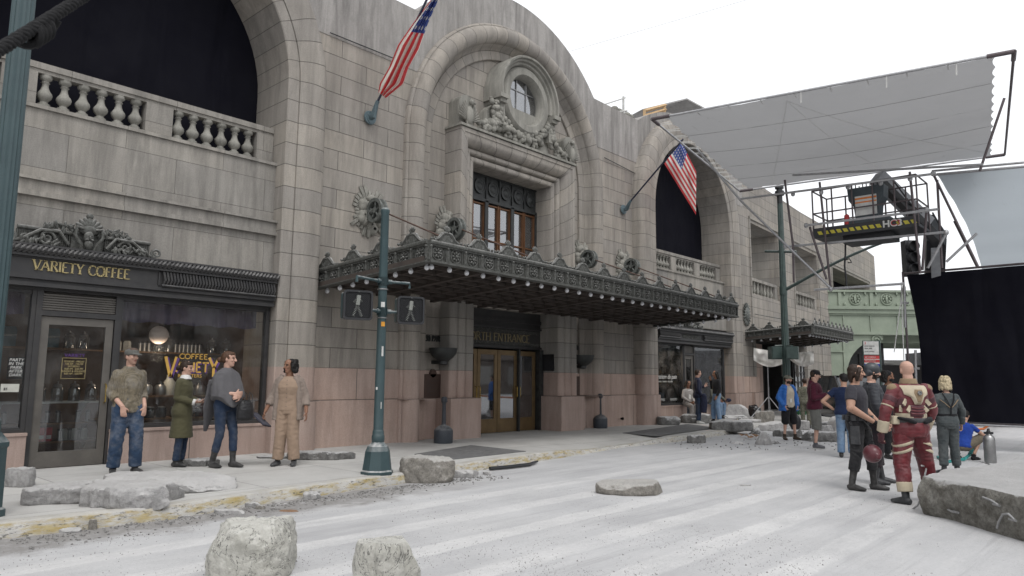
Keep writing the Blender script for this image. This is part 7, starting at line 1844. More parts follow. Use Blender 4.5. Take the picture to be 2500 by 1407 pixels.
def clothmat(name, c, c2=None, dust=.0, scale=7., wea=300., rough=.85, pattern=False, spec=.15):
    s = NT(name); g = s.tc(); c2 = c2 or tuple(x * .75 for x in c); f = s.ramp(s.noise(g, scale, 5, .65), .32, .68); cc = s.mix(f, c2, c)
    if pattern:
        v = s.n('ShaderNodeTexVoronoi'); s.l(g, v.inputs['Vector']); v.inputs['Scale'].default_value = 62; v.inputs['Randomness'].default_value = .15
        cc = s.mix(s.ramp(v.outputs['Distance'], .25, .4, .75, 0), cc, (.30, .25, .17))
    if dust: cc = s.mix(s.ramp(s.noise(g, 4.5, 6, .7), .45, .72, 0, dust), cc, (.42, .41, .40))
    s.col(cc); s.rough(rough); s.b.inputs['Specular IOR Level'].default_value = spec; s.b.inputs['Sheen Weight'].default_value = .08
    s.bump(s.noise(g, wea, 2), .25, .002); return s.m
def hairmat(name, c):
    s = NT(name); g = s.tc(); s.col(s.mix(s.ramp(s.noise(s.mapn(g, sc=(60, 60, 8)), 2., 4, .7), .35, .65), tuple(x * .5 for x in c), c)); s.rough(.55); s.bump(s.noise(s.mapn(g, sc=(70, 70, 7)), 3., 3), .6, .004); return s.m
SK = {'fair': skinmat('skin_fair', (.50, .31, .24)), 'tan': skinmat('skin_tan', (.42, .25, .18)), 'brown': skinmat('skin_brown', (.24, .125, .08)), 'dark': skinmat('skin_dark', (.17, .085, .055))}
HR = {'black': hairmat('black_hair', (.012, .010, .009)), 'dkbrown': hairmat('dark_brown_hair', (.035, .02, .013)), 'brown': hairmat('brown_hair', (.10, .052, .03)), 'blond': hairmat('blond_hair', (.55, .46, .30)), 'grey': hairmat('short_grey_brown_hair', (.13, .09, .07))}
STB = skinmat('stubble', (.34, .21, .16)); STB2 = skinmat('dark_stubble', (.20, .12, .09))
EYE = basic('eye_dark', (.02, .015, .012), .3); LIP = basic('lip_tone', (.30, .12, .10), .5); WHT = M['whitepaint']
TOR = [(.455, .070, .056, .0), (.49, .092, .062, -.004), (.525, .098, .066, -.006), (.57, .090, .060, .0), (.61, .082, .055, .004), (.66, .087, .058, .004), (.72, .097, .064, .002), (.765, .099, .058, -.002), (.795, .088, .047, -.006), (.817, .060, .040, -.008), (.838, .034, .035, -.008)]
JD = dict(sh=(.092, -.008, .787), el=(.118, -.025, .625), wr=(.125, .03, .485), hip=(.048, 0, .52), kn=(.055, .012, .285), an=(.058, -.012, .05), toe=(.068, .085, .018))
class Fig:
    def __init__(f, name, label, px, py, z0, top, face, skin='fair', headyaw=0, headpitch=0, lean=(0, 0), build=1., bust=0., pose=None, pel=None, H=None, near=True, world=None, dd=0., headtilt=0, group=None, shoulder=1.):
        g = world or (G(px, py, z0) + FH * dd); g.z = z0
        f.k = H or (py - top) * depth(g) / F0 / .987; H = f.k; f.near = near
        a = radians(face); fv = -FH * cos(a) + RH * sin(a)
        f.t = thing(name, label, 'person', g, atan2(fv.y, fv.x) - pi / 2, group)
        f.vox = .0066 if near else .011; f.cv = .011 if near else .016
        f.b = build; f.pel = Vector(pel or (0, 0, .525)); f.sd = Vector((lean[0], lean[1], 1)).normalized()
        f.J = {}
        up0 = f.pel.z - .525
        for s, sg in (('R', 1), ('L', -1)):
            for n_, p in JD.items():
                q = Vector((p[0] * sg, p[1], p[2]))
                if n_ in ('sh', 'el', 'wr'):
                    q.x *= (1 + (build - 1) * .8) * (shoulder if n_ == 'sh' else 1); q = f.sp(q.z) + Vector((q.x, q.y, 0))
                f.J[n_ + s] = q
        for n_, p in (pose or {}).items(): f.J[n_] = Vector(p)
        f.skin = SK[skin]; f.bust = bust
        f.hc = f.sp(.923) + Vector((0, .012, 0)); f.MH = Matrix.Rotation(radians(-headyaw), 3, 'Z') @ Matrix.Rotation(radians(headpitch), 3, 'X') @ Matrix.Rotation(radians(headtilt), 3, 'Y')
        # headyaw positive = towards image right when facing camera
        f.MH = Matrix.Rotation(radians(headyaw), 3, 'Z') @ Matrix.Rotation(radians(-headpitch), 3, 'X') @ Matrix.Rotation(radians(headtilt), 3, 'Y')
        f.hs = H / 1.78
    def sp(f, z): return f.pel + f.sd * (z - .525)
    def S(f, p): return Vector(p) * f.k
    def hp(f, p): return f.hc * f.k + f.MH @ (Vector(p) * f.hs)
    def torso(f, m, z0, z1, off=0., flare=0., hem=None, seg=20):
        pts = []; rr = []; T = [t for t in TOR if z0 - 1e-6 <= t[0] <= z1 + 1e-6]
        def at(z):
            for i in range(len(TOR) - 1):
                a, b = TOR[i], TOR[i + 1]
                if a[0] <= z <= b[0]: u = (z - a[0]) / (b[0] - a[0]); return tuple(a[j] + (b[j] - a[j]) * u for j in range(4))
            e = TOR[0] if z < TOR[0][0] else TOR[-1]; return (z,) + e[1:]
        zs = sorted(set([z0, z1] + [t[0] for t in T] + [z0 + (TOR[0][0] - z0) * i / 4 for i in range(1, 4) if z0 < TOR[0][0]]))
        for z in zs:
            _, w, d, y = at(z)
            e = flare * max(0, (.62 - z)); bb = f.b if z < .8 else (1 + (f.b - 1) * .4)
            ch = f.bust * max(0, 1 - abs(z - .72) / .05)
            p = f.sp(z) + Vector((0, y + ch * .5, 0)); pts.append(f.S(p)); rr.append(((d * (1 + (f.b - 1) * 1.5 if z < .8 else bb) + off + e * .8 + ch * .5) * f.k, (w * bb + off + e) * f.k))
        m.tube(pts, rr, seg, flat=(0, 1, 0)); return m
    def limb(f, m, names, rs, off=0., t1=1., seg=12):
        P = [f.S(f.J[n_] if isinstance(n_, str) else n_) for n_ in names]; rs = [(r + off) * f.k for r in rs]
        Q = []; R_ = []; L = [0]
        for i in range(1, len(P)): L.append(L[-1] + (P[i] - P[i - 1]).length)
        tot = L[-1] * t1; n = 12
        for i in range(n + 1):
            d = tot * i / n; j = 0
            while j < len(P) - 2 and d > L[j + 1]: j += 1
            u = min(1, (d - L[j]) / max(1e-6, L[j + 1] - L[j])); Q.append(P[j].lerp(P[j + 1], u)); R_.append(rs[j] + (rs[j + 1] - rs[j]) * u)
        m.tube(Q, R_, seg); m.sph(Q[0], R_[0] * .98, 10, 7)
        for i, p in enumerate(P[1:-1]):
            if L[i + 1] < tot: m.sph(p, rs[i + 1] * .99, 10, 7)
        return Q, R_
    def hand(f, m, s, d=None, n=None, curl=.5, r=1.):
        sg = 1 if s == 'R' else -1; w = f.S(f.J['wr' + s]); e = f.S(f.J['el' + s])
        d = (f.MR(d) if d else (w - e)).normalized(); n = Vector(n).normalized() if n else Vector((-sg, 0, 0)); n = (n - d * n.dot(d)).normalized(); sd_ = d.cross(n).normalized(); q = f.hs * r
        th = sd_ * (1 if sd_.y > 0 or (abs(sd_.y) < .2 and sd_.z > 0) else -1)
        m.tube([w - d * .02 * q, w + d * .03 * q, w + d * .065 * q, w + d * .095 * q], [(.020 * q, .026 * q), (.016 * q, .036 * q), (.015 * q, .041 * q), (.011 * q, .038 * q)], 12, flat=tuple(n))
        for i in range(4):
            o = (-.0315 + .021 * i); L = (.058, .072, .078, .068)[i] * q; base = w + d * .09 * q + th * o * q; c = curl * (1.15 - .1 * i); P = [base]; a = c * .35; dd_ = d
            sp_ = th * (o * .9)
            for j, l in enumerate((.45, .32, .23)):
                dd_ = (d * cos(a) + n * sin(a) + sp_ * .8).normalized(); P.append(P[-1] + dd_ * L * l); a += c * .9
            m.tube(P, [.0092 * q, .0088 * q, .0080 * q, .0066 * q], 8)
        b0 = w + d * .025 * q + th * .030 * q
        P = [b0, b0 + (d * .6 + th * .75 + n * .3).normalized() * .032 * q]; P.append(P[-1] + (d * .85 + th * .35 + n * .4 * (1 + curl)).normalized() * .028 * q); P.append(P[-1] + (d * .9 + n * .5 * (1 + curl)).normalized() * .02 * q)
        m.tube(P, [.014 * q, .0115 * q, .010 * q, .008 * q], 8)
    def MR(f, d): return Vector(d)
    def head(f, m, beard=False):
        h = f.hp; q = f.hs; up = f.MH @ Vector((0, 1, 0))
        secs = [(-.118, .052, .020, .022), (-.108, .050, .032, .034), (-.088, .040, .045, .050), (-.06, .022, .057, .072), (-.03, .010, .064, .086), (.0, .003, .069, .094), (.03, -.002, .073, .098), (.06, -.006, .072, .095), (.088, -.009, .060, .080), (.105, -.011, .040, .055), (.116, -.012, .016, .022)]
        m.tube([h((0, y, z)) for z, y, w, d in secs], [(d * q, w * q) for z, y, w, d in secs], 24, flat=tuple(up))
        Mh = f.MH
        m.tube([h((0, .090, .022)), h((0, .106, -.008)), h((0, .116, -.026)), h((0, .098, -.038))], [.009 * q, .011 * q, .0145 * q, .011 * q], 10)
        for sx in (-1, 1):
            m.sph(h((sx * .010, .103, -.030)), (.010 * q, .011 * q, .008 * q), 8, 6, 0, Mh); m.sph(h((sx * .073, -.008, -.008)), (.010 * q, .020 * q, .032 * q), 10, 8, 0, Mh)
            m.sph(h((sx * .034, .066, -.022)), (.022 * q, .018 * q, .020 * q), 10, 8, 0, Mh); m.sph(h((sx * .030, .082, .032)), (.024 * q, .012 * q, .008 * q), 10, 6, 0, Mh)
        m.sph(h((0, .082, -.054)), (.022 * q, .014 * q, .007 * q), 10, 6, 0, Mh); m.sph(h((0, .078, -.066)), (.019 * q, .014 * q, .008 * q), 10, 6, 0, Mh); m.sph(h((0, .068, -.098)), (.024 * q, .018 * q, .016 * q), 10, 6, 0, Mh)
    def body(f, hands=None, beard=None, legs=True, hairline=None, arms=True, seated=False, armr=1.):
        m = MB(); f.torso(m, .49, .838, -.004); b = .5 + f.b * .5
        nb = f.S(f.sp(.82)); m.tube([nb, f.S(f.sp(.86)) + Vector((0, .004, 0)), f.hp((0, -.012, -.07)), f.hp((0, -.01, -.02))], [.044 * f.hs * 2 * .62 * b, .058 * f.hs * b, .056 * f.hs * b, .05 * f.hs], 14)
        f.head(m)
        for s in 'RL':
            if arms: f.limb(m, ('sh' + s, 'el' + s, 'wr' + s), [.027 * b * armr, .0235 * b * armr, .0155 * b])
            if legs: f.limb(m, ('hip' + s, 'kn' + s, 'an' + s), [.046 * b, .030 * b, .016], 0, .95)
            hd = (hands or {}).get(s, {})
            if arms: f.hand(m, s, hd.get('d'), hd.get('n'), hd.get('curl', .5))
        MI = f.MH.inverted(); q = f.hs; mats = [f.skin, EYE, LIP, HR['dkbrown'], {'grey': STB, 'mid': STB2}.get(beard, HR['dkbrown'])]
        hcw = f.hc * f.k
        def mf(c):
            l = MI @ (c - hcw) / q; x, y, z = abs(l.x), l.y, l.z
            if y < .045 or z < -.13 or z > .13:
                if beard and beard != 'brow' and y > -.01 and -.118 < z < -.045 and x > .03: return 4
                return 0
            if .016 < x < .043 and abs(z - .006) < .0062: return 1
            if .012 < x < .050 and abs(z - .029) < .0058 and y > .06: return 3
            if x < .021 and abs(z + .060) < .0075 and y > .07: return 2
            if beard and beard != 'brow' and z < -.040 and y > .03 and (z < -.068 or x > .022 or z > -.05): return 4
            return 0
        o = remesh(m, 'body', mats, f.t, f.vox, smooth=1, matfn=mf); return o
    def top(f, mat, hem=.50, sleeve=1., off=.010, flare=0., name='shirt', neck=.826, arm=(.0325, .030, .024), disp=.0045, collar=0, seed=1.):
        m = MB(); f.torso(m, hem, neck, off, flare); b = .5 + f.b * .5
        for s in 'RL':
            if sleeve > 0: f.limb(m, ('sh' + s, 'el' + s, 'wr' + s), [arm[0] * b, arm[1] * b, arm[2] * b], 0, sleeve)
        if collar: m.tube([f.S(f.sp(.815)), f.S(f.sp(.843)) + Vector((0, .006, 0))], [(.05 * f.k, .058 * f.k), (.043 * f.k, .045 * f.k)], 16, flat=(0, 1, 0))
        return remesh(m, name, mat, f.t, f.cv, disp, seed=seed)
    def pants(f, mat, t1=.97, name='trousers', r=(.060, .043, .038), disp=.005, top=.60, off=.008, seed=2.):
        m = MB(); f.torso(m, .47, top, off); b = .5 + f.b * .5
        for s in 'RL': f.limb(m, ('hip' + s, 'kn' + s, 'an' + s), [x * b for x in r], 0, t1)
        return remesh(m, name, mat, f.t, f.cv, disp, (10, 10, 16), seed=seed)
    def shoes(f, mat, boot=0., sole=None, name='shoe'):
        for s in 'RL':
            m = MB(); a = f.S(f.J['an' + s]); t = f.S(f.J['toe' + s]); d = (t - a); d.z = 0; d.normalize(); q = f.hs; zb = min(a.z, t.z) - .0 ; g0 = t.z - .018 * f.k
            base = Vector((a.x, a.y, g0))
            m.tube([base - d * .06 * q + Vector((0, 0, .035 * q)), base - d * .02 * q + Vector((0, 0, .045 * q)), base + d * .06 * q + Vector((0, 0, .042 * q)), base + d * .13 * q + Vector((0, 0, .032 * q)), base + d * .195 * q + Vector((0, 0, .024 * q))], [(.034 * q, .034 * q), (.045 * q, .040 * q), (.042 * q, .044 * q), (.032 * q, .050 * q), (.02 * q, .03 * q)], 14, flat=(0, 0, 1))
            lg = (f.S(f.J['kn' + s]) - a).normalized(); m.tube([base + Vector((0, 0, .03 * q)), a + lg * .01, a + lg * (.04 * q + boot * .5), a + lg * (.04 * q + boot)], [.045 * q, .045 * q, .047 * q, .056 * q], 14)
            o = remesh(m, name, mat, f.t, .009 if f.near else .014, .002)
            if sole:
                m = MB(); m.tube([base - d * .075 * q + Vector((0, 0, .010 * q)), base + d * .08 * q + Vector((0, 0, .010 * q)), base + d * .20 * q + Vector((0, 0, .012 * q))], [(.012 * q, .04 * q), (.012 * q, .048 * q), (.01 * q, .03 * q)], 12, flat=(0, 0, 1)); m.build('sole', sole, o, smooth=40, local=True)
    def hair(f, kind, col):
        m = MB(); h = f.hp; q = f.hs; Mh = f.MH; rs = random.Random(int(f.k * 1000)); mt = HR[col]
        def E(c, r): m.sph(h(c), tuple(x * q for x in r), 18, 12, 0, Mh)
        E((0, -.022, .032), (.081, .094, .094))
        if kind == 'short': E((0, -.045, -.01), (.074, .062, .06)); E((0, .03, .085), (.062, .055, .035))
        if kind == 'bun': E((0, -.05, -.01), (.072, .06, .06)); E((0, -.138, -.012), (.044, .040, .044)); E((0, .02, .07), (.07, .07, .045))
        if kind == 'long':
            E((0, -.045, -.01), (.084, .07, .08));
            for sx in (-1, 1): m.tube([h((sx * .045, .05, .075)), h((sx * .076, .03, .02)), h((sx * .08, .01, -.05)), h((sx * .072, .0, -.115))], [(.022 * q), .028 * q, .03 * q, .018 * q], 10)
            m.tube([h((0, -.07, 0)), h((0, -.075, -.07)), h((0, -.07, -.135))], [(.04 * q, .07 * q), (.035 * q, .075 * q), (.02 * q, .06 * q)], 12, flat=tuple(Mh @ Vector((0, 1, 0))))
        if kind == 'verylong':
            E((0, -.045, -.02), (.08, .068, .08)); m.tube([h((0, -.07, 0)), h((0, -.095, -.12)), h((.0, -.10, -.24)), h((0, -.09, -.36))], [(.04 * q, .07 * q), (.04 * q, .085 * q), (.035 * q, .08 * q), (.012 * q, .05 * q)], 12, flat=tuple(Mh @ Vector((0, 1, 0))))
            for sx in (-1, 1): m.tube([h((sx * .05, .04, .07)), h((sx * .078, .01, 0)), h((sx * .085, -.03, -.12)), h((sx * .08, -.05, -.25))], [.02 * q, .026 * q, .03 * q, .012 * q], 10)
        if kind in ('curly', 'bob'):
            L = -.13 if kind == 'curly' else -.10
            for i in range(150):
                a = rs.uniform(-.15, 1.15) * pi + pi; z = rs.uniform(L, .10); R_ = .078 + .03 * (1 - max(0, z) / .1 * .6)
                x, y = cos(a) * R_ * rs.uniform(.85, 1.05), sin(a) * R_ * rs.uniform(.9, 1.12) - .02
                if y > .058 and (z < .045 or abs(x) < .02): continue
                E((x, y, z), (.022, .022, .026))
            E((0, -.05, -.03), (.085, .06, .075))
        if kind == 'shaggy':
            for i in range(170):
                a = rs.uniform(0, 2 * pi); z = rs.uniform(-.095, .12); R_ = .088 * sqrt(max(.1, 1 - (max(0, z) / .14) ** 2)); y = sin(a) * R_ * 1.12 - .02
                if y > .05 and z < .05: continue
                E((cos(a) * R_, y, z), (.018, .018, .034))
        return remesh(m, 'hair', mt, f.t, .0075 if f.near else .011, .006, (34, 34, 12), smooth=1)
    def cap(f, mat, brim=1., flat=False):
        m = MB(); h = f.hp; q = f.hs; m.sph(h((0, -.005, .055)), (.087 * q, .108 * q, .066 * q), 20, 12, 0, f.MH)
        m.tube([h((0, -.005, .022)), h((0, -.005, .055))], [(.108 * q, .085 * q), (.110 * q, .087 * q)], 24, flat=tuple(f.MH @ Vector((0, 1, 0))))
        up = tuple(f.MH @ Vector((0, 0, 1)))
        m.tube([h((0, .07, .036)), h((0, .12, .034)), h((0, .165, .028 if flat else .018))], [(.010 * q, .066 * q), (.009 * q, .066 * q), (.008 * q, .038 * q)], 16, flat=up)
        return remesh(m, 'cap', mat, f.t, .0075 if f.near else .011, .0015, smooth=1)
    def part(f, nm, m, mat, vox=None, disp=0., **k):
        if vox: return remesh(m, nm, mat, f.t, vox, disp, **k)
        return m.build(nm, mat, f.t, smooth=40, local=True)
    def ring(f, m, z, off, h, dz=0., seg=28, a0=0., a1=360., tilt=0.):
        """band round the torso at level z"""
        for i in range(len(TOR) - 1):
            a, b = TOR[i], TOR[i + 1]
            if a[0] <= z <= b[0]: u = (z - a[0]) / (b[0] - a[0]); w, d, y = (a[j] + (b[j] - a[j]) * u for j in (1, 2, 3)); break
        c = f.sp(z) + Vector((0, y, 0)); bd = 1 + (f.b - 1) * 1.5; P = []
        n = seg
        for i in range(n + 1):
            t = radians(a0 + (a1 - a0) * i / n); P.append(f.S(c + Vector(((w * f.b + off) * cos(t), (d * bd + off) * sin(t), tilt * cos(t)))))
        m.tube(P, [(h * f.k, .004)] * len(P), 8, flat=(0, 0, 1)); return m
DEN = clothmat('blue_denim', (.036, .062, .11), (.018, .034, .066), .25, 5.); DEN2 = clothmat('mid_blue_denim', (.026, .042, .076), (.015, .026, .052), .12, 6.); DENL = clothmat('pale_denim', (.16, .24, .34), (.09, .15, .25), .2, 6.)
BLK = clothmat('black_fabric', (.018, .018, .020), (.010, .010, .012), .0, 8.); BOOT = clothmat('black_boot_leather', (.022, .021, .021), (.012, .012, .012), .15, 9., 60., .5, spec=.4)
LEA = clothmat('dark_grey_leather', (.04, .042, .046), (.022, .023, .026), .1, 9., 40., .5, spec=.4)
# 1 man in cap and patterned shirt
f = Fig('person', 'man in grey cap, patterned khaki shirt and blue jeans by the shop door', 300, 1157, Z, 852, 48, 'fair', 18, 0, build=1.04, lean=(0, -.03),
    pose={'elR': (.122, -.04, .635), 'wrR': (.07, .085, .525), 'elL': (-.118, -.045, .64), 'wrL': (-.105, .06, .52), 'anR': (.075, -.01, .05), 'toeR': (.10, .08, .018), 'anL': (-.075, .03, .05), 'toeL': (-.09, .12, .018), 'knR': (.07, .02, .285), 'knL': (-.065, .04, .29)})
f.body({'R': dict(d=(-.15, .1, -1), n=(-.4, -1, 0), curl=.7), 'L': dict(d=(.1, .1, -1), n=(.4, -1, 0), curl=.8)}, beard='grey', hairline=1)
f.top(clothmat('khaki_patterned_cotton', (.15, .13, .095), (.10, .085, .062), .3, pattern=True), .47, .72, .009, .06, arm=(.033, .034, .036), collar=1, disp=.006)
f.pants(DEN, .985, 'jeans', (.068, .050, .046), .007); f.shoes(BOOT); f.hair('short', 'grey'); f.cap(clothmat('grey_twill', (.12, .12, .11)))
# 2 woman in olive coat
f = Fig('person', 'woman in knee length olive coat with low bun, holding a phone', 437, 1139, Z, 884, 92, 'fair', 0, 6,
    pose={'elR': (.10, -.02, .64), 'wrR': (.055, .13, .60), 'elL': (-.10, .0, .64), 'wrL': (-.03, .14, .60)})
f.body({'R': dict(d=(-.2, 1, .1), n=(-.3, 0, 1), curl=1.), 'L': dict(d=(.3, 1, 0), n=(.3, 0, 1), curl=.8)})
OLV = clothmat('olive_wool', (.085, .08, .045), (.07, .066, .038), 0, 4.)
f.top(OLV, .27, .95, .013, .12, name='coat', arm=(.034, .032, .029), disp=.004)
m = MB(); m.tube([f.S(f.sp(.815)) + Vector((0, .012, 0)), f.S(f.sp(.86)) + Vector((0, .01, 0))], [(.060 * f.k, .064 * f.k), (.036 * f.k, .04 * f.k)], 18, flat=(0, 1, 0)); f.part('collar', m, WHT, .008)
for s in 'RL':
    a, b = f.S(f.J['el' + s]), f.S(f.J['wr' + s]); m = MB(); m.tube([b.lerp(a, .13), b.lerp(a, -.04)], .032 * f.k, 14); f.part('cuff', m, WHT, .008)
f.pants(DEN2, .98, 'jeans', (.052, .036, .033)); f.shoes(BOOT); f.hair('bun', 'dkbrown')
ph = f
def held(fig, name, label, cat, p, build):
    """a held thing: placed in the world at local point p of a figure"""
    Mx = Matrix.Translation(fig.t.location) @ Matrix.Rotation(fig.t.rotation_euler.z, 4, 'Z'); t = thing(name, label, cat, Mx @ (Vector(p) * fig.k), fig.t.rotation_euler.z); build(t); return t
def _phone(t): m = MB(); m.xbox(Matrix.Rotation(-.9, 4, 'X'), .04, .005, .075); m.build('phone_case', basic('pale_pink_case', (.40, .30, .28), .4), t, smooth=0, local=True); m = MB(); m.xbox(Matrix.Rotation(-.9, 4, 'X') @ Matrix.Translation((0, -.006, 0)), .036, .001, .068); m.build('phone_screen', M['signalblack'], t, smooth=0, local=True)
held(ph, 'mobile_phone', 'phone in pale case held by the woman in the olive coat', 'phone', (.02, .20, .625), _phone)
# 3 woman in grey poncho
f = Fig('person', 'woman in draped grey poncho, jeans and black ankle boots with her hands clasped', 541, 1141, Z, 860, 68, 'fair', 22, 0, bust=.012,
    pose={'elR': (.13, .0, .63), 'wrR': (.03, .135, .625), 'elL': (-.125, .02, .63), 'wrL': (-.01, .145, .60), 'anR': (.06, -.05, .05), 'toeR': (.075, .05, .018), 'anL': (-.05, .07, .05), 'toeL': (-.05, .17, .018), 'knL': (-.05, .06, .29)})
f.body({'R': dict(d=(-1, .3, 0), n=(0, -1, 0), curl=1.1), 'L': dict(d=(1, .2, 0), n=(0, -1, -.3), curl=1.1)})
GRY = clothmat('grey_knit', (.115, .112, .118), (.09, .088, .094), 0, 3.)
m = MB(); n = 36; pts = []
rows = [(.848, .036, .036, 0), (.828, .072, .05, 0), (.80, .125, .064, 0), (.765, .142, .076, 0), (.70, .150, .092, .012), (.64, .155, .108, .02), (.60, .155, .112, .022)]
vs = []
for ri, (z, w, d, y0) in enumerate(rows):
    for k in range(n):
        a = 2 * pi * k / n; dr = 0
        if ri >= 3: dr = (-.06 * max(0, cos(a + pi * .55)) ** 2 - .10 * max(0, cos(a - pi * .42)) ** 8) * max(0, (ri - 3) / 3.)
        fold = 1 + (.05 * sin(a * 9 + ri * .6)) * (ri / 6.)
        vs.append(f.S((w * cos(a) * fold, y0 + d * sin(a) * fold, z + dr)))
m.add(vs, [(i * n + k, (i + 1) * n + k, (i + 1) * n + (k + 1) % n, i * n + (k + 1) % n) for i in range(len(rows) - 1) for k in range(n)] + [tuple(range(n)), tuple((len(rows) - 1) * n + k for k in range(n))[::-1]])
m.tube([f.S((.02, -.07, .74)), f.S((.02, -.10, .62)), f.S((.03, -.135, .50)), f.S((.03, -.16, .40)), f.S((.03, -.18, .30))], [(.05, .20), (.05, .19), (.04, .15), (.03, .08), (.02, .03)], 16, flat=(0, 1, 0)); f.part('poncho', m, GRY, .011, .005, dfreq=(16, 16, 3))
f.pants(DEN2, .82, 'jeans', (.058, .037, .030)); f.shoes(BOOT, .15, name='boot'); f.hair('bun', 'brown')
def _bag(t):
    m = MB(); m.tube([(0, 0, -.36), (0, 0, -.33), (0, 0, -.2), (0, 0, -.10), (0, 0, -.06)], [(.09, .13), (.10, .155), (.105, .15), (.08, .12), (.04, .10)], 20, flat=(0, 1, 0)); remesh(m, 'bag_body', clothmat('black_bag', (.012, .012, .014), (.008, .008, .009), 0, 9, 90, .5, spec=.4), t, .010, .006)
    for x in (-.05, .05): m = MB(); m.tube([(x - .04, .06, -.1), (x - .03, .05, .03), (x, .02, .07), (x + .03, .05, .03), (x + .04, .06, -.1)], .007, 8); m.build('bag_handle', BOOT, t, local=True)
held(f, 'handbag', 'soft black handbag hanging from the arm of the woman in the poncho', 'handbag', (-.06, .17, .60), _bag)
# 4 woman in tan
f = Fig('person', 'woman in beige cardigan and tan jumpsuit with dark bobbed hair holding a folder', 697, 1137, Z, 879, 4, 'brown', -40, 0, build=1.1, bust=.010,
    pose={'elR': (.15, -.02, .645), 'wrR': (.20, .04, .50), 'elL': (-.155, -.02, .635), 'wrL': (-.175, .03, .49), 'anR': (.075, 0, .05), 'toeR': (.10, .09, .018), 'anL': (-.075, 0, .05), 'toeL': (-.085, .095, .018)})
f.body({'R': dict(d=(.25, .2, -1), n=(-1, 0, 0), curl=1.0), 'L': dict(curl=.6)})
TAN = clothmat('tan_cotton', (.31, .225, .165), (.26, .19, .14), 0, 4.)
f.top(TAN, .50, 0, .010, 0, name='blouse'); f.pants(TAN, .98, 'wide_trousers', (.064, .052, .050), .006); f.shoes(LEA)
CRD = clothmat('beige_knit', (.25, .205, .175), (.21, .17, .145), 0, 3.)
m = MB()
for s, sg in (('R', 1), ('L', -1)):
    f.limb(m, ('sh' + s, 'el' + s, 'wr' + s), [.036, .036, .036], 0, .78)
    P = []; R_ = []
    for z in (.825, .78, .70, .60, .50, .42): x = {.825: .05, .78: .075, .70: .085, .60: .092, .50: .098, .42: .10}[z] * f.b; P.append(f.S(f.sp(z) + Vector((sg * x, -.004, 0)))); R_.append(((.058 if z < .8 else .045) * f.b * f.k, (.030 if z < .8 else .035) * f.b * f.k))
    m.tube(P, R_, 14, flat=(0, 1, 0))
m.tube([f.S(f.sp(z) + Vector((0, -.05 * f.b, 0))) for z in (.83, .78, .6, .42)], [(.012 * f.k, .05 * f.k), (.014 * f.k, .08 * f.k), (.016 * f.k, .09 * f.k), (.016 * f.k, .10 * f.k)], 14, flat=(0, 1, 0))
f.part('cardigan', m, CRD, .010, .005)
m = MB()
for i in range(7): m.sph(f.S(f.sp(.79 - .04 * i) + Vector((0, .085 * f.b * 1. - .004 * i * 0, 0))), .006, 8, 5)
f.part('button', m, LEA); f.hair('bob', 'black')
def _fold(t): m = MB(); Mx = Matrix.Rotation(.9, 4, 'Y') @ Matrix.Rotation(.3, 4, 'X'); m.xbox(Mx, .012, .12, .17); m.build('folder_cover', clothmat('slate_folder', (.055, .055, .075), (.045, .045, .06)), t, smooth=0, local=True); m = MB(); m.xbox(Mx @ Matrix.Translation((.013, .02, -.09)), .004, .10, .08); m.build('folder_pocket', BLK, t, smooth=0, local=True)
held(f, 'folder', 'dark slate folder in the hand of the woman in the cardigan', 'folder', (.235, .06, .43), _fold)
# 5 seated woman in pale suit on the shop sill
wv = PY(1679, 985, 12.42); wv.z = Z
f = Fig('person', 'seated woman in pale grey suit with dark curls on the window ledge of second shop', 0, 0, Z, 0, 22, 'brown', -4, 8, lean=(0, .06), H=1.68, near=False, world=wv, headtilt=-12, pel=(0, 0, .375),
    pose={'hipR': (.05, .01, .36), 'hipL': (-.05, .01, .36), 'knR': (.065, .22, .33), 'knL': (-.03, .23, .33), 'anR': (.06, .20, .09), 'anL': (-.03, .17, .09), 'toeR': (.07, .29, .06), 'toeL': (-.03, .26, .06), 'elR': (.14, .03, .50), 'wrR': (.04, .17, .40), 'elL': (-.13, .03, .50), 'wrL': (-.02, .18, .41)})
f.body({'R': dict(curl=.8), 'L': dict(curl=.8)}); PALE = clothmat('pale_grey_suiting', (.32, .30, .28), (.27, .25, .235), 0, 4.)
f.top(PALE, .50, .97, .012, 0, name='blazer'); f.pants(PALE, .96, 'trousers', (.055, .042, .034)); f.shoes(M['ltgrey']); f.hair('curly', 'black')
m = MB(); m.tube([f.S(f.sp(.80) + Vector((0, .050, 0))), f.S(f.sp(.70) + Vector((0, .073, 0))), f.S(f.sp(.60) + Vector((0, .066, 0)))], [(.010, .05), (.010, .05), (.010, .045)], 12, flat=(0, 1, 0)); f.part('blouse_front', m, M['muslin'])
# 6 man in navy jacket
wv = PY(1704, 980, 11.7); wv.z = Z
f = Fig('person', 'man in navy jacket and jeans standing in profile talking beside the second shop window', 0, 0, Z, 0, 88, 'fair', 12, 0, near=False, world=wv, H=1.80,
    pose={'elR': (.13, -.02, .63), 'wrR': (.10, .05, .49), 'elL': (-.12, .02, .64), 'wrL': (-.06, .15, .68)})
NAVY = clothmat('navy_nylon', (.018, .022, .045), (.012, .014, .03), 0, 5, 200, .6)
f.body({'L': dict(d=(0, .5, 1), curl=1)}); f.top(NAVY, .47, .97, .015, .05, name='jacket', collar=1); f.pants(DEN2, .98, 'jeans', (.056, .043, .040)); f.shoes(M['ltgrey']); f.hair('short', 'dkbrown')
def _coat(t): m = MB(); m.tube([(0, 0, .12), (0, .03, .05), (0, .02, -.25), (0, .0, -.5)], [(.06, .05), (.09, .06), (.12, .05), (.10, .04)], 14, flat=(0, 1, 0)); remesh(m, 'coat_cloth', NAVY, t, .016, .008)
held(f, 'folded_coat', 'dark coat draped over the arm of the man in the navy jacket', 'coat', (.12, .07, .48), _coat)
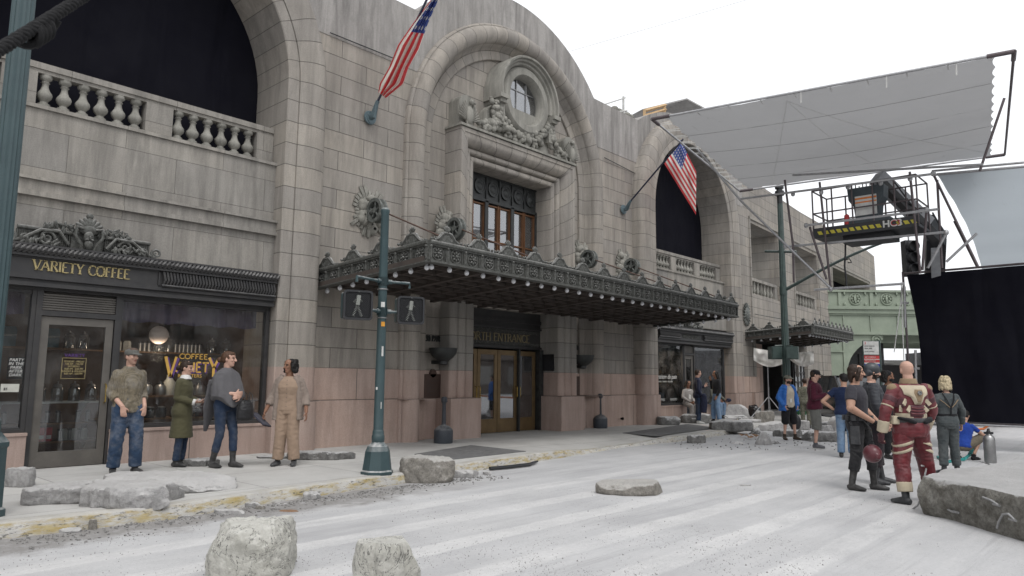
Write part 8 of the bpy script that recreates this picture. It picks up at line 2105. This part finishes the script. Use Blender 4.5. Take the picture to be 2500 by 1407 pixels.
# 7 woman dark sweater pale jeans
wv = PY(1750, 980, 11.6); wv.z = Z
f = Fig('person', 'long haired woman in dark sweater and pale jeans, hand to her face', 0, 0, Z, 0, -85, 'brown', 0, 0, near=False, world=wv, H=1.78,
    pose={'elR': (.12, .05, .66), 'wrR': (.06, .09, .82), 'elL': (-.12, -.02, .63), 'wrL': (-.11, .04, .50), 'anR': (.06, .05, .05), 'toeR': (.06, .15, .018), 'knR': (.06, .05, .285), 'anL': (-.05, -.03, .05), 'toeL': (-.05, .06, .018)})
f.body({'R': dict(d=(-.2, .3, 1), curl=1.)}); f.top(BLK, .55, .96, .012, 0, name='sweater'); f.pants(DENL, .97, 'jeans', (.058, .048, .046)); f.shoes(BLK); f.hair('verylong', 'black')
# 8 person seated behind
wv = PY(1741, 985, 12.45); wv.z = Z
f = Fig('person', 'seated person in grey green jacket and jeans mostly hidden behind the pair talking', 0, 0, Z, 0, 40, 'brown', 0, 20, lean=(0, .18), H=1.72, near=False, world=wv, pel=(0, 0, .375),
    pose={'hipR': (.05, .01, .36), 'hipL': (-.05, .01, .36), 'knR': (.07, .23, .33), 'knL': (-.06, .24, .33), 'anR': (.07, .22, .09), 'anL': (-.06, .20, .09), 'toeR': (.07, .31, .06), 'toeL': (-.06, .29, .06), 'elR': (.14, .08, .50), 'wrR': (.09, .22, .42), 'elL': (-.14, .08, .50), 'wrL': (-.08, .25, .42)})
f.body({}); f.top(clothmat('grey_green_jacket', (.12, .12, .10)), .50, .97, .014, 0, name='jacket'); f.pants(DENL, .96, 'jeans', (.055, .044, .040)); f.shoes(BLK); f.cap(clothmat('pale_cap', (.3, .3, .3))); f.hair('short', 'black')
def _cap(t): m = MB(); m.sph((0, 0, 0), (.10, .11, .07), 14, 8); m.tube([(.06, 0, -.02), (.18, 0, -.03)], [(.01, .07), (.01, .04)], 12, flat=(0, 0, 1)); remesh(m, 'cap_crown', NAVY, t, .012, 0)
held(f, 'navy_hat', 'navy cap held out by the seated person beside the pale jeans', 'cap', (-.12, .30, .42), _cap)
# 9 blue jacket man
f = Fig('person', 'bearded man in open bright blue jacket, cream shirt, dark shorts and grey cap', 1928, 1074, 0, 918, 18, 'fair', 22, 0, build=1.06, near=False,
    pose={'elR': (.165, -.02, .64), 'wrR': (.12, .05, .52), 'elL': (-.165, -.02, .64), 'wrL': (-.12, .05, .52), 'anR': (.085, -.01, .05), 'toeR': (.12, .08, .018), 'anL': (-.09, .02, .05), 'toeL': (-.14, .10, .018), 'knR': (.075, .01, .285), 'knL': (-.075, .02, .285)})
f.body({}, beard='dark'); CRM = clothmat('cream_tshirt', (.50, .44, .36)); f.top(CRM, .49, .25, .010, .02, name='tshirt')
BLU = clothmat('bright_blue_nylon', (.02, .13, .42), (.015, .09, .33), 0, 4, 200, .55, spec=.3); m = MB()
for s, sg in (('R', 1), ('L', -1)):
    f.limb(m, ('sh' + s, 'el' + s, 'wr' + s), [.038, .040, .040], 0, 1.0); P = []; R_ = []
    for z in (.83, .78, .70, .60, .50, .44): x = {.83: .05, .78: .08, .70: .092, .60: .098, .50: .104, .44: .108}[z] * f.b; P.append(f.S(f.sp(z) + Vector((sg * x, .0, 0)))); R_.append((.072 * f.b * f.k if z < .8 else .05 * f.k, .036 * f.b * f.k))
    m.tube(P, R_, 14, flat=(0, 1, 0))
m.tube([f.S(f.sp(z) + Vector((0, -.062 * f.b, 0))) for z in (.83, .78, .6, .44)], [(.014 * f.k, .05 * f.k), (.016 * f.k, .09 * f.k), (.018 * f.k, .10 * f.k), (.018 * f.k, .10 * f.k)], 14, flat=(0, 1, 0))
f.part('jacket', m, BLU, .014, .007); f.pants(BLK, .56, 'shorts', (.066, .058, .058)); f.shoes(clothmat('brown_boot', (.06, .045, .035)), .03); f.hair('short', 'dkbrown'); f.cap(clothmat('grey_green_cap', (.16, .16, .13)))
m = MB(); m.box(-.005, .055, .145, .15, 1.0, 1.1); f.part('name_badge', m, M['whitepaint'])
# 10 maroon hoodie man
f = Fig('person', 'man in maroon hoodie, grey shorts and dark flat brim cap looking down at his hands', 1994, 1095, 0, 905, 68, 'fair', 8, 14, build=1.12, lean=(0, .02),
    pose={'elR': (.14, -.01, .635), 'wrR': (.05, .14, .675), 'elL': (-.14, .0, .635), 'wrL': (-.02, .16, .665)})
f.body({'R': dict(d=(-.4, .8, .5), n=(-.5, -.2, 1), curl=1.2), 'L': dict(d=(.4, .8, .5), n=(.5, -.2, 1), curl=1.2)}, armr=1.)
MAR = clothmat('maroon_fleece', (.075, .014, .028), (.05, .010, .02)); f.top(MAR, .49, .97, .018, .03, name='hoodie', arm=(.039, .039, .032), disp=.006)
m = MB(); m.tube([f.S(f.sp(.80) + Vector((0, -.05, 0))), f.S(f.sp(.845) + Vector((0, -.02, 0)))], [(.03 * f.k, .07 * f.k), (.05 * f.k, .055 * f.k)], 16, flat=(0, 1, 0)); f.part('hood', m, MAR, .012, .004)
f.pants(clothmat('grey_shorts_cloth', (.14, .14, .13)), .60, 'shorts', (.066, .056, .056)); f.shoes(clothmat('grey_sneaker', (.10, .10, .11)), sole=M['whitepaint']); f.hair('short', 'dkbrown'); f.cap(BLK, flat=True)
def _cup(t): m = MB(); m.lathe([(.028, -.04), (.034, .05)], (0, 0, 0), 14); m.build('cup_wall', M['redprint'], t, local=True)
held(f, 'red_cup', 'small red item held low by the man in the maroon hoodie', 'cup', (.0, .24, .655), _cup)
# 18 camouflage person behind
f = Fig('person', 'person in camouflage clothing mostly hidden behind the maroon hoodie man', 1969, 1046, 0, 925, 160, 'tan', 0, 0, near=False)
CAM = clothmat('camouflage', (.22, .21, .17), (.05, .055, .035), 0, 26.); f.body({}); f.top(CAM, .48, .96, .014, 0, name='jacket'); f.pants(CAM, .97, 'trousers', (.058, .044, .038)); f.shoes(BOOT); f.hair('short', 'dkbrown')
# 11 navy tee man with hands on hips
f = Fig('person', 'man in navy t-shirt and jeans with his hand on his hip', 2068, 1118, 0, 914, 150, 'tan', 30, 8, build=1.06, lean=(0, .08),
    pose={'elL': (-.235, -.03, .655), 'wrL': (-.125, .02, .56), 'elR': (.22, -.03, .66), 'wrR': (.12, .03, .57)})
f.body({'L': dict(d=(1, .3, -.3), n=(.6, 0, -1), curl=.5), 'R': dict(d=(-1, .3, -.3), n=(-.6, 0, -1), curl=.5)}); NV2 = clothmat('navy_cotton', (.014, .024, .06), (.01, .017, .045)); f.top(NV2, .50, .26, .013, .02, name='tshirt', arm=(.038, .041, .04)); f.pants(DENL, .98, 'jeans', (.058, .044, .040)); f.shoes(BOOT); f.hair('short', 'black')
# 12 black t-shirt man
f = Fig('person', 'long haired man in black t-shirt, black trousers and boots, hands clasped', 2103, 1196, 0, 893, 52, 'tan', 18, 0, build=1.12, shoulder=1.1, lean=(0, -.02),
    pose={'elR': (.17, -.01, .645), 'wrR': (.06, .135, .535), 'elL': (-.165, .0, .645), 'wrL': (-.03, .15, .525), 'anR': (.075, -.05, .05), 'toeR': (.10, .04, .018), 'anL': (-.075, .08, .05), 'toeL': (-.09, .17, .018), 'knR': (.065, -.01, .285), 'knL': (-.06, .07, .29)})
f.body({'R': dict(d=(-.7, .7, -.3), n=(-.3, -.4, -1), curl=1.2), 'L': dict(d=(.7, .5, -.3), n=(.3, -.5, -1), curl=1.2)}, beard='mid', armr=1.3)
f.top(clothmat('charcoal_tshirt', (.045, .044, .052), (.034, .033, .04), 0, 4), .53, .25, .008, 0, name='tshirt', arm=(.040, .041, .040), disp=.003)
f.pants(clothmat('black_combat_cloth', (.026, .026, .028), (.018, .018, .02), .06, 7), .78, 'trousers', (.062, .042, .036), .008); f.shoes(BOOT, .17, name='boot'); f.hair('long', 'dkbrown')
m = MB(); f.ring(m, .565, .014, .022); f.part('belt', m, LEA)
m = MB()
for a in range(0, 360, 30): t_ = radians(a); c_ = f.S(f.sp(.565) + Vector((.112 * f.b * cos(t_), .082 * f.b * sin(t_) * 1.15, 0))); m.xbox(Matrix.Translation(c_) @ Matrix.Rotation(t_, 4, 'Z'), .014, .03, .035)
f.part('pouch', m, LEA)
for s in 'RL':
    kn = f.S(f.J['kn' + s]); m = MB(); m.sph(kn + Vector((0, .02, 0)), (.075, .07, .12), 14, 10); f.part('knee_pad', m, BLK, .012)
    w = f.S(f.J['wr' + s]); e = f.S(f.J['el' + s]); m = MB(); d_ = (w - e).normalized(); m.tube([w.lerp(e, .06), w, w + d_ * .06], [.034, .036, .04], 12); f.part('glove', m, BLK, .009)
m = MB(); hp_ = f.S(f.J['hipR']); m.xbox(Matrix.Translation(hp_ + Vector((.11, .0, -.16))), .025, .06, .13); m.tube([hp_ + Vector((.1, -.02, -.03)), hp_ + Vector((.12, -.06, .03))], .022, 8); f.part('thigh_holster', m, LEA)
m = MB(); m.tube([f.S(f.sp(.56) + Vector((.09, .05, 0))), f.S((.03, .10, .48)), f.S((-.05, .09, .42))], [(.005, .02)] * 3, 8, flat=(0, 1, 0)); f.part('thigh_strap', m, LEA)
# 13 helmeted person
f = Fig('person', 'person in dark grey helmet and padded dark combat suit looking down to the right', 2141, 1181, 0, 890, 72, 'fair', 12, 12, build=1.12, shoulder=1.08,
    pose={'elR': (.165, .0, .64), 'wrR': (.15, .06, .50), 'elL': (-.16, .03, .64), 'wrL': (-.12, .12, .51), 'anR': (.07, -.02, .05), 'toeR': (.08, .08, .018), 'anL': (-.07, .05, .05), 'toeL': (-.08, .15, .018)})
f.body({'R': dict(curl=1.), 'L': dict(curl=1.)}, beard='dark'); CMB = clothmat('slate_combat_suit', (.038, .042, .050), (.022, .024, .03), .0, 9, 60, .6, spec=.3); f.top(CMB, .49, .98, .014, 0, name='padded_top', arm=(.040, .037, .033), disp=.006)
f.pants(clothmat('dark_maroon_trim_cloth', (.035, .024, .028), (.022, .022, .026), 0, 9), .80, 'trousers', (.062, .046, .038)); f.shoes(LEA, .22, name='boot')
m = MB(); h = f.hp; q = f.hs; m.sph(h((0, -.012, .035)), (.094 * q, .115 * q, .098 * q), 22, 16, 0, f.MH); m.sph(h((0, -.05, -.02)), (.086 * q, .07 * q, .075 * q), 16, 10, 0, f.MH)
for sx in (-1, 1): m.sph(h((sx * .08, .0, .03)), (.012 * q, .045 * q, .02 * q), 12, 8, 0, f.MH)
f.part('helmet', m, basic('dark_grey_helmet', (.045, .05, .058), .4, spec=.5), .007, smooth=1)
m = MB(); m.tube([h((.075, .0, -.03)), h((.05, .05, -.10)), h((0, .075, -.118)), h((-.05, .05, -.10)), h((-.075, 0, -.03))], .006, 6); f.part('chin_strap', m, BLK)
m = MB(); f.ring(m, .56, .018, .02); f.part('belt', m, LEA)
m = MB(); m.tube([f.S(f.sp(.83) + Vector((.06, -.05, 0))), f.S(f.sp(.80) + Vector((.075, .02, 0))), f.S(f.sp(.72) + Vector((.06, .085, 0)))], [(.012, .03)] * 3, 8, flat=(0, 0, 1)); m.tube([f.S(f.sp(.83) + Vector((-.06, -.05, 0))), f.S(f.sp(.80) + Vector((-.075, .02, 0))), f.S(f.sp(.72) + Vector((-.06, .085, 0)))], [(.012, .03)] * 3, 8, flat=(0, 0, 1)); f.part('shoulder_strap', m, CMB)
for s in 'RL': m = MB(); kn = f.S(f.J['kn' + s]); m.sph(kn + Vector((0, .03, 0)), (.07, .06, .11), 12, 9); f.part('knee_pad', m, LEA, .012)
# 14 masked person behind
f = Fig('person', 'person in black clothes and face mask standing behind the helmeted one', 2178, 1120, 0, 908, 20, 'brown', 10, 5); f.body({}); f.top(clothmat('dark_hoodie', (.02, .022, .026)), .47, .97, .018, .03, name='jacket'); f.pants(BLK); f.shoes(BOOT)
f.hair('bob', 'black'); m = MB(); m.sph(f.hp((0, .06, -.06)), (.055, .05, .045), 14, 9, 0, f.MH); f.part('face_mask', m, BLK, .009); m = MB(); m.sph(f.hp((0, -.01, .05)), (.088, .105, .075), 16, 10, 0, f.MH); f.part('beanie', m, BLK, .01)
# 15 red suit
f = Fig('person', 'big bald person in padded dark red suit with cream straps, from behind', 2234, 1230, 0, 884, 186, 'fair', -12, 0, build=1.16, shoulder=1.1, lean=(0, -.02),
    pose={'elL': (-.185, -.01, .645), 'wrL': (-.195, .03, .485), 'elR': (.18, .01, .645), 'wrR': (.17, .08, .51), 'anL': (-.085, -.03, .05), 'toeL': (-.12, .06, .018), 'knL': (-.075, .01, .29), 'anR': (.20, .10, .05), 'toeR': (.24, .19, .018), 'knR': (.14, .06, .29)})
f.body({'L': dict(curl=1.3, n=(1, .3, 0)), 'R': dict(curl=.8)}, beard='dark', armr=1.2)
RED = clothmat('dark_red_suit', (.14, .016, .022), (.09, .010, .015), .10, 5, 60, .45, spec=.4); RD2 = clothmat('maroon_panel', (.075, .012, .020), (.05, .010, .016), .08, 6, 60, .5, spec=.4); CRE = clothmat('cream_strap', (.48, .42, .31), (.38, .33, .25), 0, 8); TNP = clothmat('tan_leather_pad', (.26, .19, .12), (.20, .145, .095), 0, 8)
f.top(RED, .47, .84, .014, 0, name='suit_top', arm=(.042, .036, .030), disp=.006); f.pants(RED, .80, 'suit_trousers', (.068, .050, .042), .007); f.shoes(LEA, .08, name='boot')
def bk(x, z, o=.0):   # point on the back at unit coords
    for i in range(len(TOR) - 1):
        a, b = TOR[i], TOR[i + 1]
        if a[0] <= z <= b[0]: u = (z - a[0]) / (b[0] - a[0]); w, d, y = (a[j] + (b[j] - a[j]) * u for j in (1, 2, 3)); break
    W2, D2_ = w * f.b + .014, d * (1 + (f.b - 1) * 1.5) + .016; xx = max(-.98, min(.98, x / W2)); return f.S(f.sp(z) + Vector((x, y - D2_ * sqrt(1 - xx * xx) - o, 0)))
def bpanel(pts, nm, mat, th=.008, o=.004):
    m = MB(); cx_ = sum(p[0] for p in pts) / len(pts); cz_ = sum(p[1] for p in pts) / len(pts); rings = 5; vs = []; fs = []; E = []
    for i in range(len(pts)):
        a, b = pts[i], pts[(i + 1) % len(pts)]
        for j in range(4): E.append((a[0] + (b[0] - a[0]) * j / 4, a[1] + (b[1] - a[1]) * j / 4))
    n = len(E)
    for r in range(rings + 1):
        t = r / rings
        for e in E: p = bk(cx_ + (e[0] - cx_) * t, cz_ + (e[1] - cz_) * t, o + th * (1 if r < rings else .0)); vs.append(p)
    for r in range(rings):
        for i in range(n): fs.append((r * n + i, r * n + (i + 1) % n, (r + 1) * n + (i + 1) % n, (r + 1) * n + i))
    m.add(vs, fs); return m.build(nm, mat, f.t, smooth=50, local=True, fix=True)
bpanel([(-.095, .817), (.095, .817), (.088, .755), (.05, .735), (.024, .685), (-.024, .685), (-.05, .735), (-.088, .755)], 'back_yoke', CRE, .012, .008)
bpanel([(-.032, .795), (.032, .795), (.04, .765), (.014, .69), (-.014, .69), (-.04, .765)], 'tan_plate', TNP, .008, .014)
m = MB(); c_ = bk(0, .765, .028); m.lathe([(.034, .0), (.03, -.012), (.014, -.012), (.012, -.004), (0, -.004)], c_, 6, 'y', cap=False); f.part('metal_hexagon', m, M['steel'])
for (x, z, r_) in ((-.085, .70, .7), (.085, .70, -.7), (-.06, .655, .7), (.06, .655, -.7), (-.10, .655, .2)):
    c_ = bk(x, z, .012); m = MB(); m.xbox(Matrix.Translation(c_) @ Matrix.Rotation(-x * 5, 4, 'Z') @ Matrix.Rotation(r_, 4, 'Y'), .024, .009, .042); f.part('cream_tab', m, CRE)
bpanel([(-.055, .68), (.055, .68), (.05, .60), (-.05, .60)], 'lumbar_pad', RD2, .008, .004)
for z in (.665, .645, .625): m = MB(); m.tube([bk(-.05 + .1 * i / 8, z - .006 * cos((i / 4. - 1) * 1.5), .014) for i in range(9)], .008, 6); f.part('lumbar_rib', m, RED)
bpanel([(-.14, .70), (-.095, .735), (-.07, .69), (-.09, .66), (-.14, .66)], 'side_panel', RD2); bpanel([(.14, .70), (.095, .735), (.07, .69), (.09, .66), (.14, .66)], 'side_panel', RD2)
m = MB(); f.ring(m, .605, .018, .018, a0=180 + 5, a1=180 + 75); f.ring(m, .605, .018, .018, a0=290, a1=355); f.part('waist_strap', m, CRE)
m = MB(); f.ring(m, .575, .020, .016); f.part('belt', m, LEA)
for sx in (-1, 1): m = MB(); m.tube([bk(sx * .03, .56, .02), bk(sx * .07, .575, .03), bk(sx * .115, .59, .02)], [(.022, .03), (.03, .05), (.02, .045)], 10, flat=(0, 0, 1)); f.part('side_holster', m, BLK, .012)
m = MB(); m.xbox(Matrix.Translation(f.S((-.13, -.02, .575))), .045, .05, .055); f.part('belt_pouch', m, CRE, .012)
for s, sg in (('R', 1), ('L', -1)):
    sh, el, wr = (f.S(f.J[n_ + s]) for n_ in ('sh', 'el', 'wr')); m = MB(); m.sph(sh + Vector((sg * .02, 0, .015)), (.078, .08, .065), 16, 10); m.tube([sh, sh.lerp(el, .22)], [.078, .076], 14); f.part('shoulder_pad', m, TNP, .011)
    m = MB(); m.tube([sh.lerp(el, .35), sh.lerp(el, .62)], [.088, .082], 16); f.part('arm_panel', m, RD2, .011); m = MB(); m.tube([sh.lerp(el, .78), sh.lerp(el, .86)], [.082, .078], 16); f.part('arm_strap', m, CRE, .009)
    m = MB(); m.tube([el.lerp(wr, .45), el.lerp(wr, .97)], [.074, .068], 16); f.part('forearm_guard', m, CRE, .010)
    m = MB(); f2 = m; f.hand(m, s, None, (1, .3, 0) if s == 'L' else None, 1.3, 1.18); f.part('glove', m, RD2, .008)
    hp_, kn, an = (f.S(f.J[n_ + s]) for n_ in ('hip', 'kn', 'an'))
    for t_ in (.45, .66): a_ = hp_.lerp(kn, t_); m = MB(); R_ = .141 - .034 * t_; P = [a_ + Vector((R_ * cos(2 * pi * i / 20), R_ * sin(2 * pi * i / 20), .045 * cos(2 * pi * i / 20) * -sg)) for i in range(20)]; m.tube(P, [(.02, .006)] * 20, 8, flat=(0, 0, 1), closed=True); f.part('thigh_strap', m, CRE)
    m = MB(); m.sph(kn + Vector((0, .02, 0)), (.085, .085, .11), 14, 9); f.part('knee_pad', m, RD2, .012); m = MB(); m.tube([kn.lerp(an, .58), kn.lerp(an, .72), kn.lerp(an, .86)], [.096, .096, .092], 16); f.part('shin_guard', m, CRE, .010)
m = MB(); m.tube([f.S(f.sp(.825)), f.S(f.sp(.865))], [(.06 * f.k, .064 * f.k), (.05 * f.k, .052 * f.k)], 18, flat=(0, 1, 0)); f.part('collar', m, TNP, .009)
def _hel(t):
    m = MB(); m.sph((0, 0, 0), (.115, .125, .12), 24, 16); m.tube([(0, -.11, .0), (0, -.125, -.06)], [(.03, .04), (.02, .03)], 10, flat=(0, 0, 1)); o = remesh(m, 'helmet_shell', clothmat('maroon_helmet_shell', (.10, .018, .025), (.07, .014, .02), 0, 6, 50, .35, spec=.5), t, .009); m = MB(); m.tube([(-.05, 0, .11), (-.03, 0, .16), (.03, 0, .16), (.05, 0, .11)], .009, 6); m.build('helmet_strap', BLK, t, local=True)
held(f, 'held_helmet', 'dark maroon helmet hanging from the hand of the big red suited person', 'helmet', (-.25, .07, .335), _hel)
# 16 blonde
f = Fig('person', 'person with messy pale blond hair in grey green jumpsuit with harness', 2322, 1158, 0, 924, 176, 'fair', 0, 0, build=1.0,
    pose={'elR': (.155, .0, .645), 'wrR': (.165, .05, .505), 'elL': (-.15, .0, .645), 'wrL': (-.16, .06, .50), 'anR': (.075, .02, .05), 'anL': (-.075, -.02, .05), 'toeR': (.10, .11, .018), 'toeL': (-.1, .07, .018)})
f.body({'R': dict(curl=1.), 'L': dict(curl=1.)}); JS = clothmat('grey_green_jumpsuit', (.062, .072, .075), (.042, .05, .053), .12, 6); f.top(JS, .49, .98, .013, 0, name='jumpsuit_top', arm=(.035, .033, .030), disp=.006); f.pants(JS, .92, 'jumpsuit_legs', (.060, .046, .040), .008); f.shoes(LEA, .14, name='boot'); f.hair('shaggy', 'blond')
m = MB(); f.ring(m, .60, .016, .014); f.part('belt', m, BLK)
m = MB(); m.tube([bk(-.055, .825, .01), bk(-.035, .76, .012), bk(0, .68, .014)], [(.006, .012)] * 3, 8); m.tube([bk(.055, .825, .01), bk(.035, .76, .012), bk(0, .68, .014)], [(.006, .012)] * 3, 8); m.tube([bk(0, .68, .014), bk(0, .61, .014)], [(.006, .014)] * 2, 8); f.part('harness', m, BLK)
m = MB()
for sx in (-1, 1): m.tube([bk(sx * .09, .76, .01), bk(sx * .05, .72, .012), bk(sx * .01, .68, .012)], [(.006, .008)] * 3, 8)
f.part('tan_harness_strap', m, TNP)
m = MB(); h = f.hp
for sx in (-1, 1): m.tube([h((sx * .08, -.05, -.07)), h((sx * .095, -.05, -.12)), h((sx * .06, -.075, -.16))], .012, 6)
f.part('headset', m, BLK)
# 17 crouching person
f = Fig('person', 'crouching person in blue top and shorts behind the blond person', 2356, 1122, 0, 0, 125, 'tan', 10, 25, H=1.62, lean=(0, .35), pel=(0, -.05, .17),
    pose={'hipR': (.05, -.05, .17), 'hipL': (-.05, -.05, .17), 'knR': (.13, .16, .27), 'knL': (-.10, .17, .27), 'anR': (.10, .0, .05), 'anL': (-.08, .0, .05), 'toeR': (.13, .10, .018), 'toeL': (-.10, .10, .018), 'elR': (.17, .17, .30), 'wrR': (.10, .28, .24), 'elL': (-.15, .17, .30), 'wrL': (-.05, .29, .25)})
f.body({}); f.top(clothmat('royal_blue_top', (.02, .06, .30), (.015, .04, .22)), .50, .3, .013, 0, name='tshirt'); f.pants(clothmat('khaki_shorts', (.14, .12, .09)), .5, 'shorts', (.062, .055, .05)); f.shoes(BLK); f.hair('short', 'black')
# 19 person behind curtain
f = Fig('person', 'person mostly hidden behind the black curtain with only lower legs showing', 2443, 1036, 0, 0, 120, 'fair', 0, 0, H=1.75, near=False); f.body({}); f.top(BLK, .48, .9, .014, 0); f.pants(BLK, .55, 'shorts'); f.shoes(clothmat('grey_trainer', (.2, .2, .2))); f.hair('short', 'brown')
#@@NEXT
